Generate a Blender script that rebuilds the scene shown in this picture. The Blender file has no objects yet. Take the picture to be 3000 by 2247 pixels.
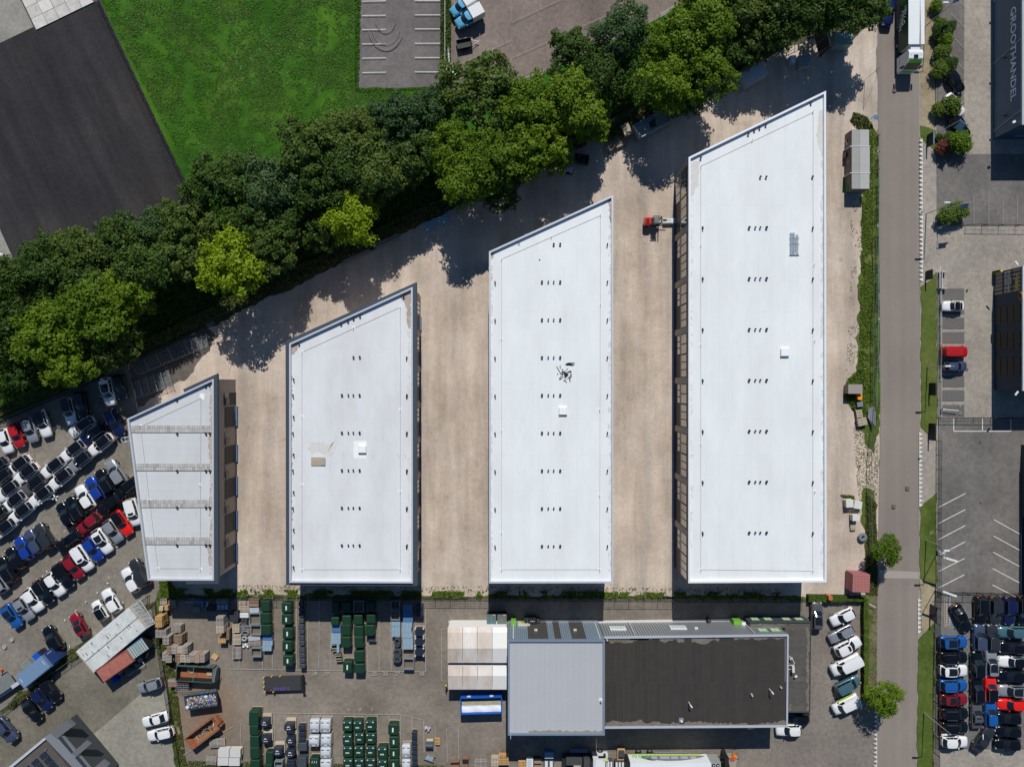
import bpy, math, random
import numpy as np
from mathutils import Vector, Matrix
random.seed(7); RNG=np.random.default_rng(11)
R=math.radians
scene=bpy.context.scene
COL=scene.collection
# ---------------------------------------------------------------- camera, light, exposure
CAM_H=118.0; PPM=17.6; PCX,PCY=1500.0,1123.5      # height, photo pixels per metre on the ground
cam_d=bpy.data.cameras.new('camera'); cam=bpy.data.objects.new('camera',cam_d); COL.objects.link(cam)
cam.location=(0,0,CAM_H); cam.rotation_euler=(0,0,0)
cam_d.sensor_width=36; cam_d.lens=36*CAM_H/(3000/PPM); cam_d.clip_start=1; cam_d.clip_end=3000
scene.camera=cam
SUN_DIR=Vector((0.045,1.0,1.0)).normalized()         # towards the sun
world=bpy.data.worlds.new('World'); scene.world=world; world.use_nodes=True
wn=world.node_tree; bg=wn.nodes['Background']
sky=wn.nodes.new('ShaderNodeTexSky'); sky.sky_type='NISHITA'; sky.sun_disc=False
sky.sun_elevation=R(45); sky.sun_rotation=math.atan2(SUN_DIR.x,SUN_DIR.y)
sky.air_density=1.0; sky.dust_density=0.3; sky.ozone_density=3.0
tn=wn.nodes.new('ShaderNodeMix'); tn.data_type='RGBA'; tn.blend_type='MULTIPLY'; tn.inputs[0].default_value=1; tn.inputs[7].default_value=(.90,1.12,1.26,1)   # deep clear blue of the photograph's sky
wn.links.new(sky.outputs[0],tn.inputs[6]); wn.links.new(tn.outputs[2],bg.inputs[0]); bg.inputs[1].default_value=0.05
sd=bpy.data.lights.new('sun','SUN'); sd.energy=4.1; sd.angle=R(0.5); sd.color=(1.0,0.965,0.895)
so=bpy.data.objects.new('sun',sd); COL.objects.link(so); so.rotation_euler=SUN_DIR.to_track_quat('Z','Y').to_euler()
so.location=(0,60,150)
vs=scene.view_settings; vs.view_transform='Standard'; vs.look='None'; vs.exposure=0.0; vs.gamma=1.0
vs.use_curve_mapping=False
scene.render.engine='CYCLES'

# ---------------------------------------------------------------- helpers
def W(px,py,z=0.0):
    f=(1-z/CAM_H)/PPM
    return Vector(((px-PCX)*f,(PCY-py)*f,z))
FR={'A':(0,1124,4.406),'B':(0,1500,4.406),'C':(0,1871,4.406),'N':(450,1700,4.406),'O':(450,1871,4.406),
    'Q':(900,1700,4.406),'S':(900,1871,4.406),'P':(1300,1700,4.406),'P2':(1300,1871,4.406),'T':(1750,1700,4.406),'T2':(1750,1871,4.406),
    'D':(2200,1700,4.406),'G':(2200,1871,4.406),'I':(2600,1700,5.5225),'J':(2600,1947,5.5225),
    'K':(2250,562,2.948),'L':(2250,0,2.948),'M':(750,0,2.948),'U':(1500,0,2.948),'V':(1500,562,2.948),
    'X':(0,562,2.948),'Y':(750,562,2.948),'Z':(2250,1124,2.877),'E':(0,1340,6.904),'F':(370,1320,4.142),'H':(380,1080,6.904),'px':(0,0,1.0)}
def F(fr,x,y,z=0.0):
    o=FR[fr]; return W(o[0]+x/o[2],o[1]+y/o[2],z)
def mlen(fr,d): return d/FR[fr][2]/PPM
ORD=['first','second','third','fourth','fifth','sixth','seventh','eighth','ninth','tenth','eleventh','twelfth','thirteenth',
     'fourteenth','fifteenth','sixteenth','seventeenth','eighteenth','nineteenth','twentieth','twenty-first','twenty-second','twenty-third','twenty-fourth','twenty-fifth','twenty-sixth','twenty-seventh','twenty-eighth']

def nd(nt,t,**k):
    n=nt.nodes.new(t)
    for a,b in k.items(): setattr(n,a,b)
    return n
_M={}
def mat(name,col,rough=0.8,metal=0.0,var=0.12,sc=1.2,sc2=None,bump=0.0,spec=0.3,coat=0.0,col2=None,obj=False,orand=0.0):
    """plain surface with two scales of colour grain"""
    if name in _M: return _M[name]
    m=bpy.data.materials.new(name); m.use_nodes=True; nt=m.node_tree; b=nt.nodes['Principled BSDF']
    b.inputs['Roughness'].default_value=rough; b.inputs['Metallic'].default_value=metal
    b.inputs['Specular IOR Level'].default_value=spec
    b.inputs['Coat Weight'].default_value=coat; b.inputs['Coat Roughness'].default_value=0.06
    if var<=0 and not orand: b.inputs['Base Color'].default_value=(*col,1)
    else:
        tc=nd(nt,'ShaderNodeTexCoord'); src=tc.outputs['Object']
        if not obj:
            g=nd(nt,'ShaderNodeNewGeometry'); src=g.outputs['Position']
        n1=nd(nt,'ShaderNodeTexNoise'); n1.inputs['Scale'].default_value=sc; n1.inputs['Detail'].default_value=6; n1.inputs['Roughness'].default_value=.65
        n2=nd(nt,'ShaderNodeTexNoise'); n2.inputs['Scale'].default_value=sc2 or sc*9; n2.inputs['Detail'].default_value=3
        nt.links.new(src,n1.inputs['Vector']); nt.links.new(src,n2.inputs['Vector'])
        ad=nd(nt,'ShaderNodeMath',operation='ADD'); nt.links.new(n1.outputs[0],ad.inputs[0]); nt.links.new(n2.outputs[0],ad.inputs[1])
        mr=nd(nt,'ShaderNodeMapRange'); mr.inputs[1].default_value=.6; mr.inputs[2].default_value=1.4
        nt.links.new(ad.outputs[0],mr.inputs[0])
        last=mr.outputs[0]
        if orand:
            oi=nd(nt,'ShaderNodeObjectInfo'); ms=nd(nt,'ShaderNodeMath',operation='MULTIPLY_ADD'); ms.inputs[1].default_value=orand; ms.inputs[2].default_value=-orand*.5
            nt.links.new(oi.outputs['Random'],ms.inputs[0]); a2=nd(nt,'ShaderNodeMath',operation='ADD'); nt.links.new(last,a2.inputs[0]); nt.links.new(ms.outputs[0],a2.inputs[1]); last=a2.outputs[0]
        mx=nd(nt,'ShaderNodeMix',data_type='RGBA')
        c2=col2 or tuple(min(1,c*(1+var)) for c in col); c1=tuple(c*(1-var) for c in col)
        mx.inputs[6].default_value=(*c1,1); mx.inputs[7].default_value=(*c2,1)
        nt.links.new(last,mx.inputs[0]); nt.links.new(mx.outputs[2],b.inputs['Base Color'])
        if bump:
            bp=nd(nt,'ShaderNodeBump'); bp.inputs['Strength'].default_value=bump; bp.inputs['Distance'].default_value=.05
            nt.links.new(n2.outputs[0],bp.inputs['Height']); nt.links.new(bp.outputs[0],b.inputs['Normal'])
    _M[name]=m; return m

def ramp(nt,src,stops):
    r=nd(nt,'ShaderNodeValToRGB'); el=r.color_ramp.elements
    while len(el)<len(stops): el.new(.5)
    for e,(p,c) in zip(el,stops): e.position=p; e.color=(*c,1) if len(c)==3 else c
    nt.links.new(src,r.inputs[0]); return r.outputs[0]
def mixc(nt,f,a,b,mode='MIX'):
    mx=nd(nt,'ShaderNodeMix',data_type='RGBA',blend_type=mode)
    if isinstance(f,(int,float)): mx.inputs[0].default_value=f
    else: nt.links.new(f,mx.inputs[0])
    for i,v in ((6,a),(7,b)):
        if isinstance(v,tuple): mx.inputs[i].default_value=(*v,1)
        else: nt.links.new(v,mx.inputs[i])
    return mx.outputs[2]
def noise_(nt,src,scale,detail=5,rough=.6,stretch=None,rot=0,dist=0):
    v=src
    if stretch or rot:
        mp=nd(nt,'ShaderNodeMapping'); mp.vector_type='TEXTURE'; mp.inputs['Scale'].default_value=tuple(1/s for s in (stretch or (1,1,1))); mp.inputs['Rotation'].default_value=(0,0,rot)
        nt.links.new(src,mp.inputs[0]); v=mp.outputs[0]
    n=nd(nt,'ShaderNodeTexNoise'); n.inputs['Scale'].default_value=scale; n.inputs['Detail'].default_value=detail; n.inputs['Roughness'].default_value=rough
    n.inputs['Distortion'].default_value=dist
    nt.links.new(v,n.inputs['Vector']); return n.outputs[0]
def ground_mat(name,base,dark,light,specks=None,streak=None,streak2=None,patch=None,rough=.95,fine=14,big=.12,patchscale=.35,patchlo=.58,brick=None,speck_amt=.5,midf=.8,finef=.75):
    """ground sheet: broad tone changes, mid mottling, fine grain, pebbles, optional streaks, growth patches, joints"""
    m=bpy.data.materials.new(name); m.use_nodes=True; nt=m.node_tree; b=nt.nodes['Principled BSDF']
    b.inputs['Roughness'].default_value=rough; b.inputs['Specular IOR Level'].default_value=.2
    g=nd(nt,'ShaderNodeNewGeometry'); P=g.outputs['Position']
    c=ramp(nt,noise_(nt,P,big,6,.62),[(.3,dark),(.5,base),(.72,light)])
    mid=ramp(nt,noise_(nt,P,1.4,5,.7),[(.3,(.72,.72,.72)),(.7,(1.18,1.17,1.16))])
    c=mixc(nt,midf,c,mid,'MULTIPLY')
    fn=noise_(nt,P,fine,2,.6)
    c=mixc(nt,finef,c,ramp(nt,fn,[(.3,(.7,.7,.7)),(.72,(1.28,1.28,1.28))]),'MULTIPLY')
    if streak:
        st=noise_(nt,P,streak[0],4,.6,streak[1],streak[2])
        c=mixc(nt,streak[3],c,ramp(nt,st,[(.35,(.62,.62,.63)),(.65,(1.25,1.23,1.2))]),'MULTIPLY')
    if streak2:
        sc,stv,rt,lo,col,am=streak2; f=ramp(nt,noise_(nt,P,sc,6,.7,stv,rt,.3),[(lo,(0,0,0)),(lo+.12,(am,)*3)]); c=mixc(nt,f,c,col)
    if brick:
        bt=nd(nt,'ShaderNodeTexBrick'); bt.inputs['Scale'].default_value=1; bt.inputs['Brick Width'].default_value=brick[0]; bt.inputs['Row Height'].default_value=brick[1]
        bt.inputs['Mortar Size'].default_value=brick[2]; bt.inputs['Color1'].default_value=(1.06,1.05,1.03,1); bt.inputs['Color2'].default_value=(.9,.9,.91,1); bt.inputs['Mortar'].default_value=(*[brick[3]]*3,1)
        mp=nd(nt,'ShaderNodeMapping'); mp.inputs['Rotation'].default_value=(0,0,brick[4]); nt.links.new(P,mp.inputs[0]); nt.links.new(mp.outputs[0],bt.inputs['Vector'])
        c=mixc(nt,.8,c,bt.outputs[0],'MULTIPLY')
    if patch:
        ps=noise_(nt,P,patchscale,8,.7)
        f=ramp(nt,ps,[(patchlo,(0,0,0)),(patchlo+.1,(1,1,1))])
        c=mixc(nt,f,c,mixc(nt,noise_(nt,P,3,4),patch,tuple(x*1.8 for x in patch)))
    if specks:
        v=nd(nt,'ShaderNodeTexVoronoi'); v.inputs['Scale'].default_value=2.6; nt.links.new(P,v.inputs['Vector'])
        f=ramp(nt,v.outputs['Distance'],[(.07,(speck_amt,)*3),(.13,(0,0,0))])
        c=mixc(nt,f,c,specks)
    nt.links.new(c,b.inputs['Base Color'])
    bp=nd(nt,'ShaderNodeBump'); bp.inputs['Strength'].default_value=.25; bp.inputs['Distance'].default_value=.03
    nt.links.new(fn,bp.inputs['Height']); nt.links.new(bp.outputs[0],b.inputs['Normal'])
    _M[name]=m; return m

class MB:
    def __init__(s): s.v=[]; s.f=[]; s.m=[]
    def add(s,vs,fs,mi=0):
        o=len(s.v); s.v+= [tuple(p) for p in vs]; s.f+=[tuple(i+o for i in f) for f in fs]; s.m+=[mi]*len(fs); return s
    def box(s,x0,y0,z0,x1,y1,z1,mi=0):
        if x0>x1:x0,x1=x1,x0
        if y0>y1:y0,y1=y1,y0
        return s.add([(x0,y0,z0),(x1,y0,z0),(x1,y1,z0),(x0,y1,z0),(x0,y0,z1),(x1,y0,z1),(x1,y1,z1),(x0,y1,z1)],
              [(3,2,1,0),(4,5,6,7),(0,1,5,4),(1,2,6,5),(2,3,7,6),(3,0,4,7)],mi)
    def ob(s,cx,cy,z0,lx,ly,h,a=0,mi=0,taper=1.0):
        ca,sa=math.cos(a),math.sin(a); vs=[]
        for z,k in ((z0,1.0),(z0+h,taper)):
            for x,y in ((-.5,-.5),(.5,-.5),(.5,.5),(-.5,.5)):
                x*=lx*k;y*=ly*k; vs.append((cx+x*ca-y*sa,cy+x*sa+y*ca,z))
        return s.add(vs,[(3,2,1,0),(4,5,6,7),(0,1,5,4),(1,2,6,5),(2,3,7,6),(3,0,4,7)],mi)
    def prism(s,pts,z0,z1,mi=0,bottom=True):
        n=len(pts); a=sum(pts[i][0]*pts[(i+1)%n][1]-pts[(i+1)%n][0]*pts[i][1] for i in range(n))
        if a<0: pts=pts[::-1]
        fs=[tuple(range(n,2*n))]+[(i,(i+1)%n,n+(i+1)%n,n+i) for i in range(n)]
        if bottom: fs.append(tuple(range(n-1,-1,-1)))
        return s.add([(p[0],p[1],z0) for p in pts]+[(p[0],p[1],z1) for p in pts],fs,mi)
    def sheet(s,pts,z,mi=0):
        n=len(pts); a=sum(pts[i][0]*pts[(i+1)%n][1]-pts[(i+1)%n][0]*pts[i][1] for i in range(n))
        if a<0: pts=pts[::-1]
        return s.add([(p[0],p[1],z) for p in pts],[tuple(range(n))],mi)
    def tube(s,p0,p1,r,n=6,mi=0,r2=None):
        p0=Vector(p0);p1=Vector(p1); d=(p1-p0)
        if d.length<1e-6: return s
        q=d.to_track_quat('Z','Y'); vs=[]
        for p,rr in ((p0,r),(p1,r if r2 is None else r2)):
            for i in range(n):
                a=2*math.pi*i/n; vs.append(p+q@Vector((math.cos(a)*rr,math.sin(a)*rr,0)))
        return s.add(vs,[(i,(i+1)%n,n+(i+1)%n,n+i) for i in range(n)]+[tuple(range(n-1,-1,-1)),tuple(range(n,2*n))],mi)
    def cyl(s,cx,cy,z0,r,h,n=10,mi=0,r2=None): return s.tube((cx,cy,z0),(cx,cy,z0+h),r,n,mi,r2)
    def grid(s,fn,nu,nv,mi=0):
        vs=[fn(i/nu,j/nv) for j in range(nv+1) for i in range(nu+1)]
        return s.add(vs,[(j*(nu+1)+i,j*(nu+1)+i+1,(j+1)*(nu+1)+i+1,(j+1)*(nu+1)+i) for j in range(nv) for i in range(nu)],mi)
    def mesh(s,name,mats,org=(0,0,0),smooth=False):
        me=bpy.data.meshes.new(name); o=org
        me.from_pydata([(x-o[0],y-o[1],z-o[2]) for x,y,z in s.v],[],s.f)
        for m in (mats if isinstance(mats,(list,tuple)) else [mats]): me.materials.append(m)
        if any(s.m): me.polygons.foreach_set('material_index',s.m)
        if smooth: me.polygons.foreach_set('use_smooth',[True]*len(s.f))
        me.update(); return me
    def build(s,name,mats,parent=None,org=None,smooth=False):
        if org is None: org=tuple(parent['_org']) if parent is not None and '_org' in parent else (0,0,0)
        me=s.mesh(name,mats,org,smooth); ob=bpy.data.objects.new(name,me); COL.objects.link(ob)
        if parent is not None: ob.parent=parent
        else: ob.location=org
        return ob
def trim(l):
    for x,y in ((' with panoramic glass roof',' with glass roof'),(' from the lower left',' from lower left'),(' from the left',' from left'),(' from the top',' from top'),(' of the ',' of '),(' in the ',' in '),(' with roof rails',''),
        (' at the ',' at '),(' the left column',' left column'),(' with a ',' with '),(' beside the ',' beside '),(' by the ',' by '),(' along the ',' along '),(' right of ',' right of '),(' left ',' left '),(' a ',' '),(' the ',' '),(' with glass roof',''),(' with sunroof',''),(' leafy tree',' tree'),(' with black roof',''),(' estate car',' estate'),(' at left edge',''),(', at right edge',''),(' crossing ',' of ')):
        if len(l.split())<=16: break
        l=l.replace(x,y)
    return l
def tag(o,label=None,cat=None,group=None,kind=None):
    if label: o['label']=trim(label)
    if cat: o['category']=cat
    if group: o['group']=group
    if kind: o['kind']=kind
    return o
_orgs={}
def thing(name,label,cat,loc=(0,0,0),rz=0,group=None,org=False):
    o=bpy.data.objects.new(name,None); COL.objects.link(o); o.location=loc; o.rotation_euler=(0,0,rz); o.empty_display_size=.3
    tag(o,label,cat,group)
    if org: o['_org']=tuple(loc)
    return o
def put(name,me,parent,loc=(0,0,0),rz=0,mats=None):
    o=bpy.data.objects.new(name,me); COL.objects.link(o); o.parent=parent; o.location=loc; o.rotation_euler=(0,0,rz)
    if mats:
        for i,m in mats.items(): o.material_slots[i].link='OBJECT'; o.material_slots[i].material=m
    return o
def jag(pts,amp,step,seed=0):
    rr=random.Random(seed); out=[]
    for i,p in enumerate(pts):
        q=pts[(i+1)%len(pts)]; d=math.hypot(q[0]-p[0],q[1]-p[1]); n=max(1,int(d/step)); nx,ny=-(q[1]-p[1])/max(d,1e-6),(q[0]-p[0])/max(d,1e-6)
        off=0
        for k in range(n):
            t=k/n; off=off*.5+rr.uniform(-amp,amp); out.append((p[0]+(q[0]-p[0])*t+nx*off,p[1]+(q[1]-p[1])*t+ny*off))
    return out
def PX(fr,pts): return [tuple(F(fr,x,y)[:2]) for x,y in pts]
LAY=[0.0]
def sheet(name,pts,m,jagged=0,seed=0,kind='structure',lift=None,fr='px'):
    p=PX(fr,pts)
    if jagged: p=jag(p,jagged,.7 if jagged<.5 else 1.2,seed)
    LAY[0]+=.006
    o=MB().sheet(p,LAY[0] if lift is None else lift).build(name,m); o['kind']=kind; return o
def pip(x,y,poly):
    ins=np.zeros(len(x),bool); n=len(poly)
    for i in range(n):
        x0,y0=poly[i]; x1,y1=poly[(i+1)%n]
        c=((y0>y)!=(y1>y)); t=np.where(y1!=y0,(x1-x0)*(y-y0)/((y1-y0) if y1!=y0 else 1)+x0,x0)
        ins^=c&(x<t)
    return ins
def sample(poly,n):
    xs=[p[0] for p in poly]; ys=[p[1] for p in poly]; X=[];Y=[]; c=0
    while c<n:
        x=RNG.uniform(min(xs),max(xs),n*2); y=RNG.uniform(min(ys),max(ys),n*2); k=pip(x,y,poly); X.append(x[k]);Y.append(y[k]); c+=k.sum()
    return np.concatenate(X)[:n],np.concatenate(Y)[:n]
def quads_mesh(name,P,Nn,size,mats,aspect=1.5,mi=None):
    """P (n,3) centres, Nn (n,3) normals, size (n,) -> leaf shaped quads"""
    n=len(P); Nn=Nn/np.linalg.norm(Nn,axis=1,keepdims=True)
    t=RNG.normal(size=(n,3)); t-= (t*Nn).sum(1,keepdims=True)*Nn; t/=np.linalg.norm(t,axis=1,keepdims=True)+1e-9
    b=np.cross(Nn,t); s=size[:,None]
    V=np.stack([P-t*s*aspect*.5,P-b*s*.42,P+t*s*aspect*.5,P+b*s*.42],1).reshape(-1,3)
    me=bpy.data.meshes.new(name); me.vertices.add(4*n); me.vertices.foreach_set('co',V.astype(np.float32).ravel())
    me.loops.add(4*n); me.loops.foreach_set('vertex_index',np.arange(4*n,dtype=np.int32))
    me.polygons.add(n); me.polygons.foreach_set('loop_start',np.arange(0,4*n,4,dtype=np.int32)); me.polygons.foreach_set('loop_total',np.full(n,4,np.int32))
    for m in mats: me.materials.append(m)
    if mi is not None: me.polygons.foreach_set('material_index',mi.astype(np.int32))
    me.update(); me.validate(); return me
def text_mesh(body,size,m,depth=.02,bold=False):
    cu=bpy.data.curves.new('lettering','FONT'); cu.body=body; cu.size=size; cu.extrude=depth; cu.resolution_u=2
    if bold: cu.offset=size*.012
    o=bpy.data.objects.new('tmp',cu); COL.objects.link(o); bpy.context.view_layer.update()
    me=bpy.data.meshes.new_from_object(o); me.materials.clear(); me.materials.append(m)
    bpy.data.objects.remove(o); return me
def text(body,size,m,loc,xdir,ydir,parent=None,name='lettering',depth=.01,bold=False,length=None):
    me=text_mesh(body,size,m,depth,bold); o=bpy.data.objects.new(name,me); COL.objects.link(o)
    xd=Vector(xdir).normalized(); yd=Vector(ydir).normalized(); zd=xd.cross(yd)
    w=max((v.co.x for v in me.vertices),default=1)
    sx=(length/w) if length else 1
    mw=Matrix(((xd.x*sx,yd.x,zd.x,loc[0]),(xd.y*sx,yd.y,zd.y,loc[1]),(xd.z*sx,yd.z,zd.z,loc[2]),(0,0,0,1)))
    if parent is not None:
        o.parent=parent
        if '_org' in parent: mw=Matrix.Translation(-Vector(parent['_org']))@mw
    o.matrix_basis=mw; return o
# ---------------------------------------------------------------- ground sheets
G_soil=ground_mat('weedy_soil',(.10,.10,.055),(.05,.07,.025),(.17,.15,.10),patch=(.03,.06,.012),patchlo=.5)
G_gravel=ground_mat('tan_gravel',(.53,.445,.375),(.41,.34,.28),(.62,.535,.46),specks=(.62,.56,.5),streak=(.35,(1,.10,1),0,.55),streak2=(.42,(1,.10,1),0,.60,(.50,.38,.24),.55),patch=(.23,.185,.15),patchscale=.3,patchlo=.63,fine=9,midf=.38,finef=.5)
G_dark=ground_mat('fresh_asphalt',(.036,.034,.038),(.027,.025,.029),(.052,.047,.045),streak=(.33,(1,.08,1),R(26),.75),specks=(.12,.11,.1),fine=20,speck_amt=.25,big=.07)
G_pale=ground_mat('pale_concrete',(.30,.285,.26),(.23,.22,.20),(.38,.36,.33),patch=(.12,.11,.09),patchlo=.66)
G_slab=mat('concrete_slab',(.60,.57,.53),.9,var=.35,sc=.8,sc2=5,col2=(.72,.70,.66),orand=.5)
G_grass=ground_mat('field_grass',(.040,.125,.008),(.018,.070,.005),(.080,.185,.014),fine=5,big=.14,patch=(.10,.14,.045),patchscale=.10,patchlo=.62)
G_lot=ground_mat('lot_asphalt',(.165,.15,.148),(.125,.113,.112),(.215,.197,.19),fine=18,patch=(.10,.09,.09),patchlo=.68)
G_brick=ground_mat('storage_paving',(.235,.19,.168),(.16,.128,.115),(.30,.25,.215),fine=14,specks=(.1,.07,.05),patch=(.15,.115,.10),patchlo=.6,brick=(.21,.105,.012,.8,0))
G_road=ground_mat('road_asphalt',(.245,.212,.187),(.215,.187,.167),(.275,.238,.21),streak=(.9,(1,.015,1),0,.16),fine=24,big=.05,midf=.15,finef=.35)
G_verge=ground_mat('verge_grass',(.085,.125,.022),(.045,.075,.014),(.15,.16,.05),fine=7,patch=(.22,.185,.12),patchscale=.25,patchlo=.62,specks=(.2,.22,.1),speck_amt=.5)
G_sandy=ground_mat('sandy_verge',(.36,.30,.20),(.25,.2,.13),(.46,.39,.28),fine=9,patch=(.13,.12,.05),patchscale=.9,patchlo=.6,specks=(.12,.09,.05),speck_amt=.8)
G_westlot=ground_mat('west_lot_paving',(.225,.205,.175),(.175,.158,.132),(.285,.262,.225),fine=11,patch=(.33,.29,.23),patchscale=.3,patchlo=.63,streak=(.4,(1,.3,1),R(-35),.3))
G_rough=ground_mat('rough_paving',(.165,.152,.125),(.11,.102,.08),(.235,.215,.18),fine=9,patch=(.12,.12,.06),patchscale=.4,patchlo=.56,specks=(.3,.28,.25),speck_amt=.6)
G_smooth=ground_mat('smooth_paving',(.30,.285,.245),(.24,.228,.198),(.36,.34,.29),fine=12,brick=(.22,.11,.014,.84,R(38)),patch=(.2,.18,.14),patchlo=.68)
G_yard=ground_mat('yard_paving',(.235,.205,.172),(.165,.145,.122),(.30,.262,.222),fine=13,patch=(.13,.115,.10),patchscale=.22,patchlo=.59,brick=(.22,.11,.014,.86,0))
G_rust=ground_mat('rust_stained_paving',(.235,.205,.172),(.165,.145,.122),(.30,.262,.222),fine=13,midf=.6)
def rustify(m,cx,cy,r):
    nt=m.node_tree; b=nt.nodes['Principled BSDF']; old=b.inputs['Base Color'].links[0].from_socket; g=nd(nt,'ShaderNodeNewGeometry'); P=g.outputs['Position']
    vm=nd(nt,'ShaderNodeVectorMath',operation='DISTANCE'); nt.links.new(P,vm.inputs[0]); vm.inputs[1].default_value=(cx,cy,0)
    ma=nd(nt,'ShaderNodeMath',operation='MULTIPLY_ADD'); nt.links.new(noise_(nt,P,.45,7,.7),ma.inputs[0]); ma.inputs[1].default_value=-9; nt.links.new(vm.outputs['Value'],ma.inputs[2])
    f=ramp(nt,ma.outputs[0],[(0,(1,1,1)),(1,(0,0,0))]); rr_=nd(nt,'ShaderNodeMapRange'); rr_.inputs[1].default_value=r-9; rr_.inputs[2].default_value=r-2; rr_.inputs[3].default_value=.85; rr_.inputs[4].default_value=0; nt.links.new(ma.outputs[0],rr_.inputs[0])
    nt.links.new(mixc(nt,rr_.outputs[0],old,mixc(nt,noise_(nt,P,2.5,5,.7),(.13,.075,.045),(.30,.19,.12))),b.inputs['Base Color'])
rustify(G_rust,*W(610,2080)[:2],5.5)
G_park=ground_mat('car_park_paving',(.225,.20,.175),(.19,.168,.147),(.265,.235,.205),fine=14,brick=(.22,.11,.012,.88,0),patch=(.14,.125,.11),patchlo=.7)
G_eastpave=ground_mat('east_paving',(.36,.325,.285),(.29,.262,.232),(.43,.39,.34),fine=12,brick=(.22,.11,.016,.8,0),patch=(.24,.215,.18),patchscale=.3,patchlo=.62)
G_eastasph=ground_mat('east_asphalt',(.165,.155,.146),(.13,.122,.117),(.21,.197,.182),fine=18,patch=(.115,.11,.105),patchscale=.3,patchlo=.66)
G_carlot=ground_mat('blue_grey_asphalt',(.175,.175,.17),(.13,.135,.137),(.23,.225,.21),fine=16,patch=(.12,.12,.115),patchlo=.66)
WHITE=mat('road_paint',(.66,.65,.61),.7,var=.25,sc=2.5,sc2=14)
WORN=mat('worn_paint',(.40,.38,.33),.8,var=.35,sc=3,sc2=16)

g=MB().sheet([(-420,-420),(420,-420),(420,420),(-420,420)],-.02).build('ground',G_soil); g['kind']='structure'
sheet('grass_field',[(230,-900),(292,2),(573,603),(500,700),(30,800),(-900,1100),(-900,1600),(-200,1345),(0,1240),(373,1064),(2246,163),(2560,10),(2560,-900)],G_grass)
sheet('pale_pavement',[(-900,-900),(60-480,-900),(60,0),(98,80),(0,127),(-900,560)],G_pale)
sheet('dark_asphalt_yard',[(-900,560),(0,127),(98,80),(108,90),(278,8),(292,2),(573,603),(560,690),(60,800),(39,759),(0,672),(-350,-80+300),(-900,900)],G_dark)
sheet('pale_pavement',[(39,759),(0,672),(-120,420),(-400,560),(-300,1000),(20,830)],G_pale)
sheet('parking_lot',[(1056,-900),(1296,-900),(1291,255),(1180,259),(1045,258),(1052,100)],G_lot,.12,3)
sheet('storage_lot',[(1318,-900),(2500,-900),(2190,-80),(2010,8),(1930,55),(1595,215),(1505,252),(1400,300),(1316,300)],G_brick)
sheet('gravel_yard',[(384,1110),(373,1070),(560,985),(2246,170),(2400,110),(2500,120),(2560,60),(2572,60),(2574,562),(2580,1200),(2570,1745),(470,1745),(400,1300)],G_gravel,.25,5)
sheet('storage_area_floor',[(375,1062),(600,960),(640,985),(560,1100),(505,1130),(400,1200)],ground_mat('trodden_soil',(.12,.105,.095),(.08,.07,.065),(.18,.16,.14),fine=9),.3,9)
sheet('car_lot_pavement',[(-900,1750),(-900,1640),(0,1240),(190,1155),(250,1130),(375,1066),(402,1200),(470,1720),(458,1762),(250,1895),(20,2070),(-900,2750)],G_westlot)
sheet('rough_pavement',[(455,1773),(250,1908),(20,2082),(-900,2760),(-900,3200),(130,3200),(200,2247),(252,2168),(413,2032),(490,1975)],G_rough)
sheet('smooth_pavement',[(413,2032),(500,1985),(535,2300),(560,3200),(100,3200),(195,2247),(252,2168)],G_smooth)
sheet('grass_strip',[(455,1762),(470,1718),(500,1740),(500,1900),(520,2080),(545,2247),(560,3200),(528,3200),(515,2247),(497,2100),(482,1960),(472,1880)],G_verge,.25,12)
sheet('storage_yard_pavement',[(478,1752),(2536,1752),(2534,2052),(2568,2080),(2566,3200),(552,3200),(528,2200),(505,1950)],G_yard,.1,13)
sheet('rust_stained_pavement',[(505,1955),(780,1955),(790,2230),(545,2230),(525,2200)],G_rust,.1,14)
sheet('car_park_pavement',[(2372,1757),(2530,1757),(2530,2052),(2566,2085),(2566,2235),(2260,2235),(2260,2100)],G_park,.05,15)
sheet('weed_strip',[(470,1738),(900,1741),(1300,1744),(1800,1744),(2300,1746),(2530,1748),(2530,1756),(1800,1753),(1200,1753),(480,1750)],G_verge,.25,16)
# bottom hedge foot, road and its verges
sheet('grass_strip',[(2534,1560),(2569,1560),(2569,1740),(2567,2062),(2546,2082),(2534,2050)],ground_mat('dry_verge',(.17,.15,.085),(.10,.10,.045),(.26,.23,.15),fine=8,patch=(.05,.08,.016),patchscale=.5,patchlo=.5),.15,17)
sheet('grass_strip',[(2532,345),(2556,360),(2574,398),(2578,900),(2579,1190),(2562,1330),(2540,1310),(2515,1230),(2510,1100),(2518,900),(2526,700),(2526,520),(2532,440)],G_verge,.4,18)
sheet('grass_strip',[(2528,1430),(2560,1440),(2574,1560),(2568,1600),(2540,1600),(2520,1500)],G_verge,.4,19)
sheet('east_pavement',[(2690,-900),(4200,-900),(4200,3200),(2676,3200),(2684,2247),(2695,1124)],G_eastpave)
sheet('road',[(2571,-900),(2688,-900),(2691,0),(2692,562),(2695,1124),(2691,1700),(2684,2247),(2678,3200),(2560,3200),(2566,2247),(2569,1750),(2578,1280),(2578,1124),(2574,562),(2570,0)],G_road)
sheet('road_patch',[(2574,1670),(2690,1674),(2690,1694),(2574,1692)],mat('road_patch',(.34,.31,.28),.9,var=.2,sc=3))
sheet('sandy_verge',[(2692,-900),(2739,-900),(2739,372),(2726,378),(2697,366)],G_sandy,.1,20)
sheet('grass_strip',[(2694,368),(2741,384),(2743,440),(2737,446),(2712,424),(2694,403)],G_verge,.12,21)
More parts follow.
